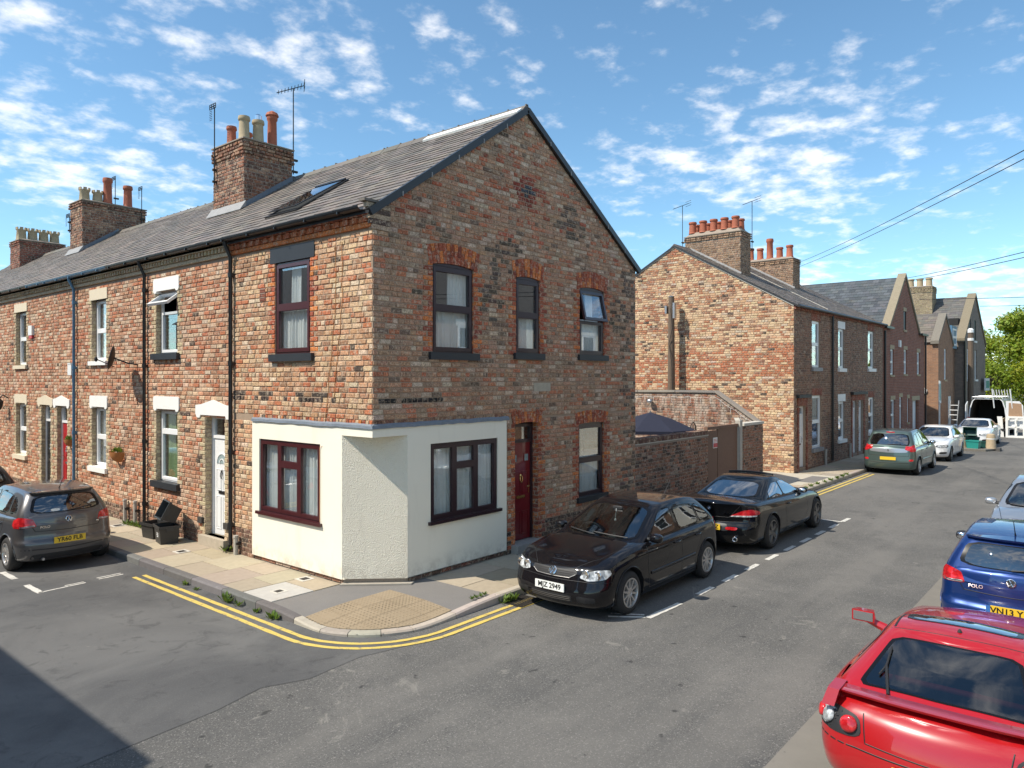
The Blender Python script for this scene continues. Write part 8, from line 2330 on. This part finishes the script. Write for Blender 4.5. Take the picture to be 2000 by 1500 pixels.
o = crate(34.95, -3.2, .48, .28, .2, .36, rad(95), 'dark teal recycling box standing on edge on top of another', 'plastic_teal_dark'); o.rotation_euler = (rad(-70), 0, rad(90)); o.location = (34.9, -3.15, .66)
crate(34.9, -3.68, -.02, .22, .18, .32, rad(95), 'dark green recycling box next to the road end bollard', 'plastic_teal_dark')
# old window frames leaning behind the van
wf = thing('window_frame', 'white wooden window frames stacked upright on the road by the van', 'window frame', (45.2, -4.0, ROADZ))
for k in range(2):
    W_ = Wall((44.75 + .22 * k, -3.55 - .05 * k, ROADZ), V((.06, -1, 0)).normalized(), V((-1, -.06, 0)).normalized())
    q = MB(); ring(W_, q, 0, .95, 0, 1.25, .11, 0, .06); W_.bar(q, .11, .84, .58, .66, 0, .05); W_.bar(q, .44, .52, .11, 1.14, 0, .05); q.build('frame', 'paint_white', wf)
t2 = thing('white_board', 'narrow white board leaning on the bumper of the van', 'board', (44.9, -3.4, ROADZ)); q = MB(); q.hexa([(44.8, -3.25, ROADZ), (44.9, -3.45, ROADZ), (44.95, -3.45, ROADZ), (44.85, -3.25, ROADZ), (44.9, -3.1, 1.1), (45.0, -3.35, 1.1), (45.05, -3.35, 1.1), (44.95, -3.1, 1.1)]); q.build('panel', 'paint_white', t2)
# ------------------------------------------------------------------ trees at the end of the street
def tree(x, y, h, rx_, label, n=9000, seed=1, tint=(1, 1, 1), ls=.2, low=.12):
    rr = random.Random(seed); t = thing('tree', label, 'tree', (x, y, -.3))
    q = MB(); q.tube([(x, y, -.3), (x + .2, y, h * .3), (x + .1, y + .2, h * .55), (x, y, h * .8)], [.4, .32, .2, .06], 8)
    cl = []
    for k in range(80):
        a = rr.uniform(0, 2 * PI); z = rr.uniform(low, 1) ** .8; w_ = rx_ * math.sqrt(max(.05, 1 - ((z - .5) / .56) ** 2)) * rr.uniform(.35, 1.0)
        cl.append((V((x + math.cos(a) * w_, y + math.sin(a) * w_, h * z)), rx_ * rr.uniform(.14, .30)))
    for c_, r_ in cl[::4]: q.tube([(x + .1, y + .1, h * .4), (V((x, y, h * .4)) + c_) / 2 + V((0, 0, .4)), c_], [.12, .07, .02], 5)
    q.build('trunk', 'bark', t, smooth=True)
    q = MB()
    for k in range(n):
        c_, r_ = cl[rr.randrange(len(cl))]
        d = V((rr.gauss(0, 1), rr.gauss(0, 1), rr.gauss(0, .8))).normalized() * r_ * rr.uniform(.35, 1.08) ** .6
        p = c_ + d; nrm = (d.normalized() + V((rr.uniform(-.7, .7), rr.uniform(-.7, .7), rr.uniform(-.3, .9)))).normalized()
        a = nrm.cross(V((rr.uniform(-1, 1), rr.uniform(-1, 1), rr.uniform(-1, 1)))).normalized(); b = nrm.cross(a); l = ls * rr.uniform(.6, 1.3)
        kk = rr.uniform(.7, 1.3); q.col = (tint[0] * kk * rr.uniform(.85, 1.2), tint[1] * kk, tint[2] * kk)
        q.add([p - a * l, p + b * l * .45, p + a * l, p - b * l * .45], [(0, 1, 2, 3)])
    q.build('crown', 'leaf', t)
tree(88, -2.5, 10.3, 5.6, 'broad bright green tree at the end of the street', 26000, 1)
tree(82, -8.5, 10.0, 5.0, 'bright green tree behind the white van at the street end', 22000, 2, (1.05, 1.05, .9))
tree(94, 7, 9.0, 6, 'green tree behind the tall grey house', 8000, 3, (.9, .95, 1))
tree(76, -4.3, 5.6, 3.4, 'low rounded yellow green shrub tree under the bigger trees', 16000, 4, (1.25, 1.1, .8), .15, .02)
tree(73, -8.6, 4.2, 3.0, 'dark green bush at the end of the road', 6000, 5, (.7, .8, .9), .16, .0)
tree(75, .8, 4.5, 3.0, 'green bush beside the tall grey house at the end of the road', 6000, 6, (.9, .95, .9), .16, .0)
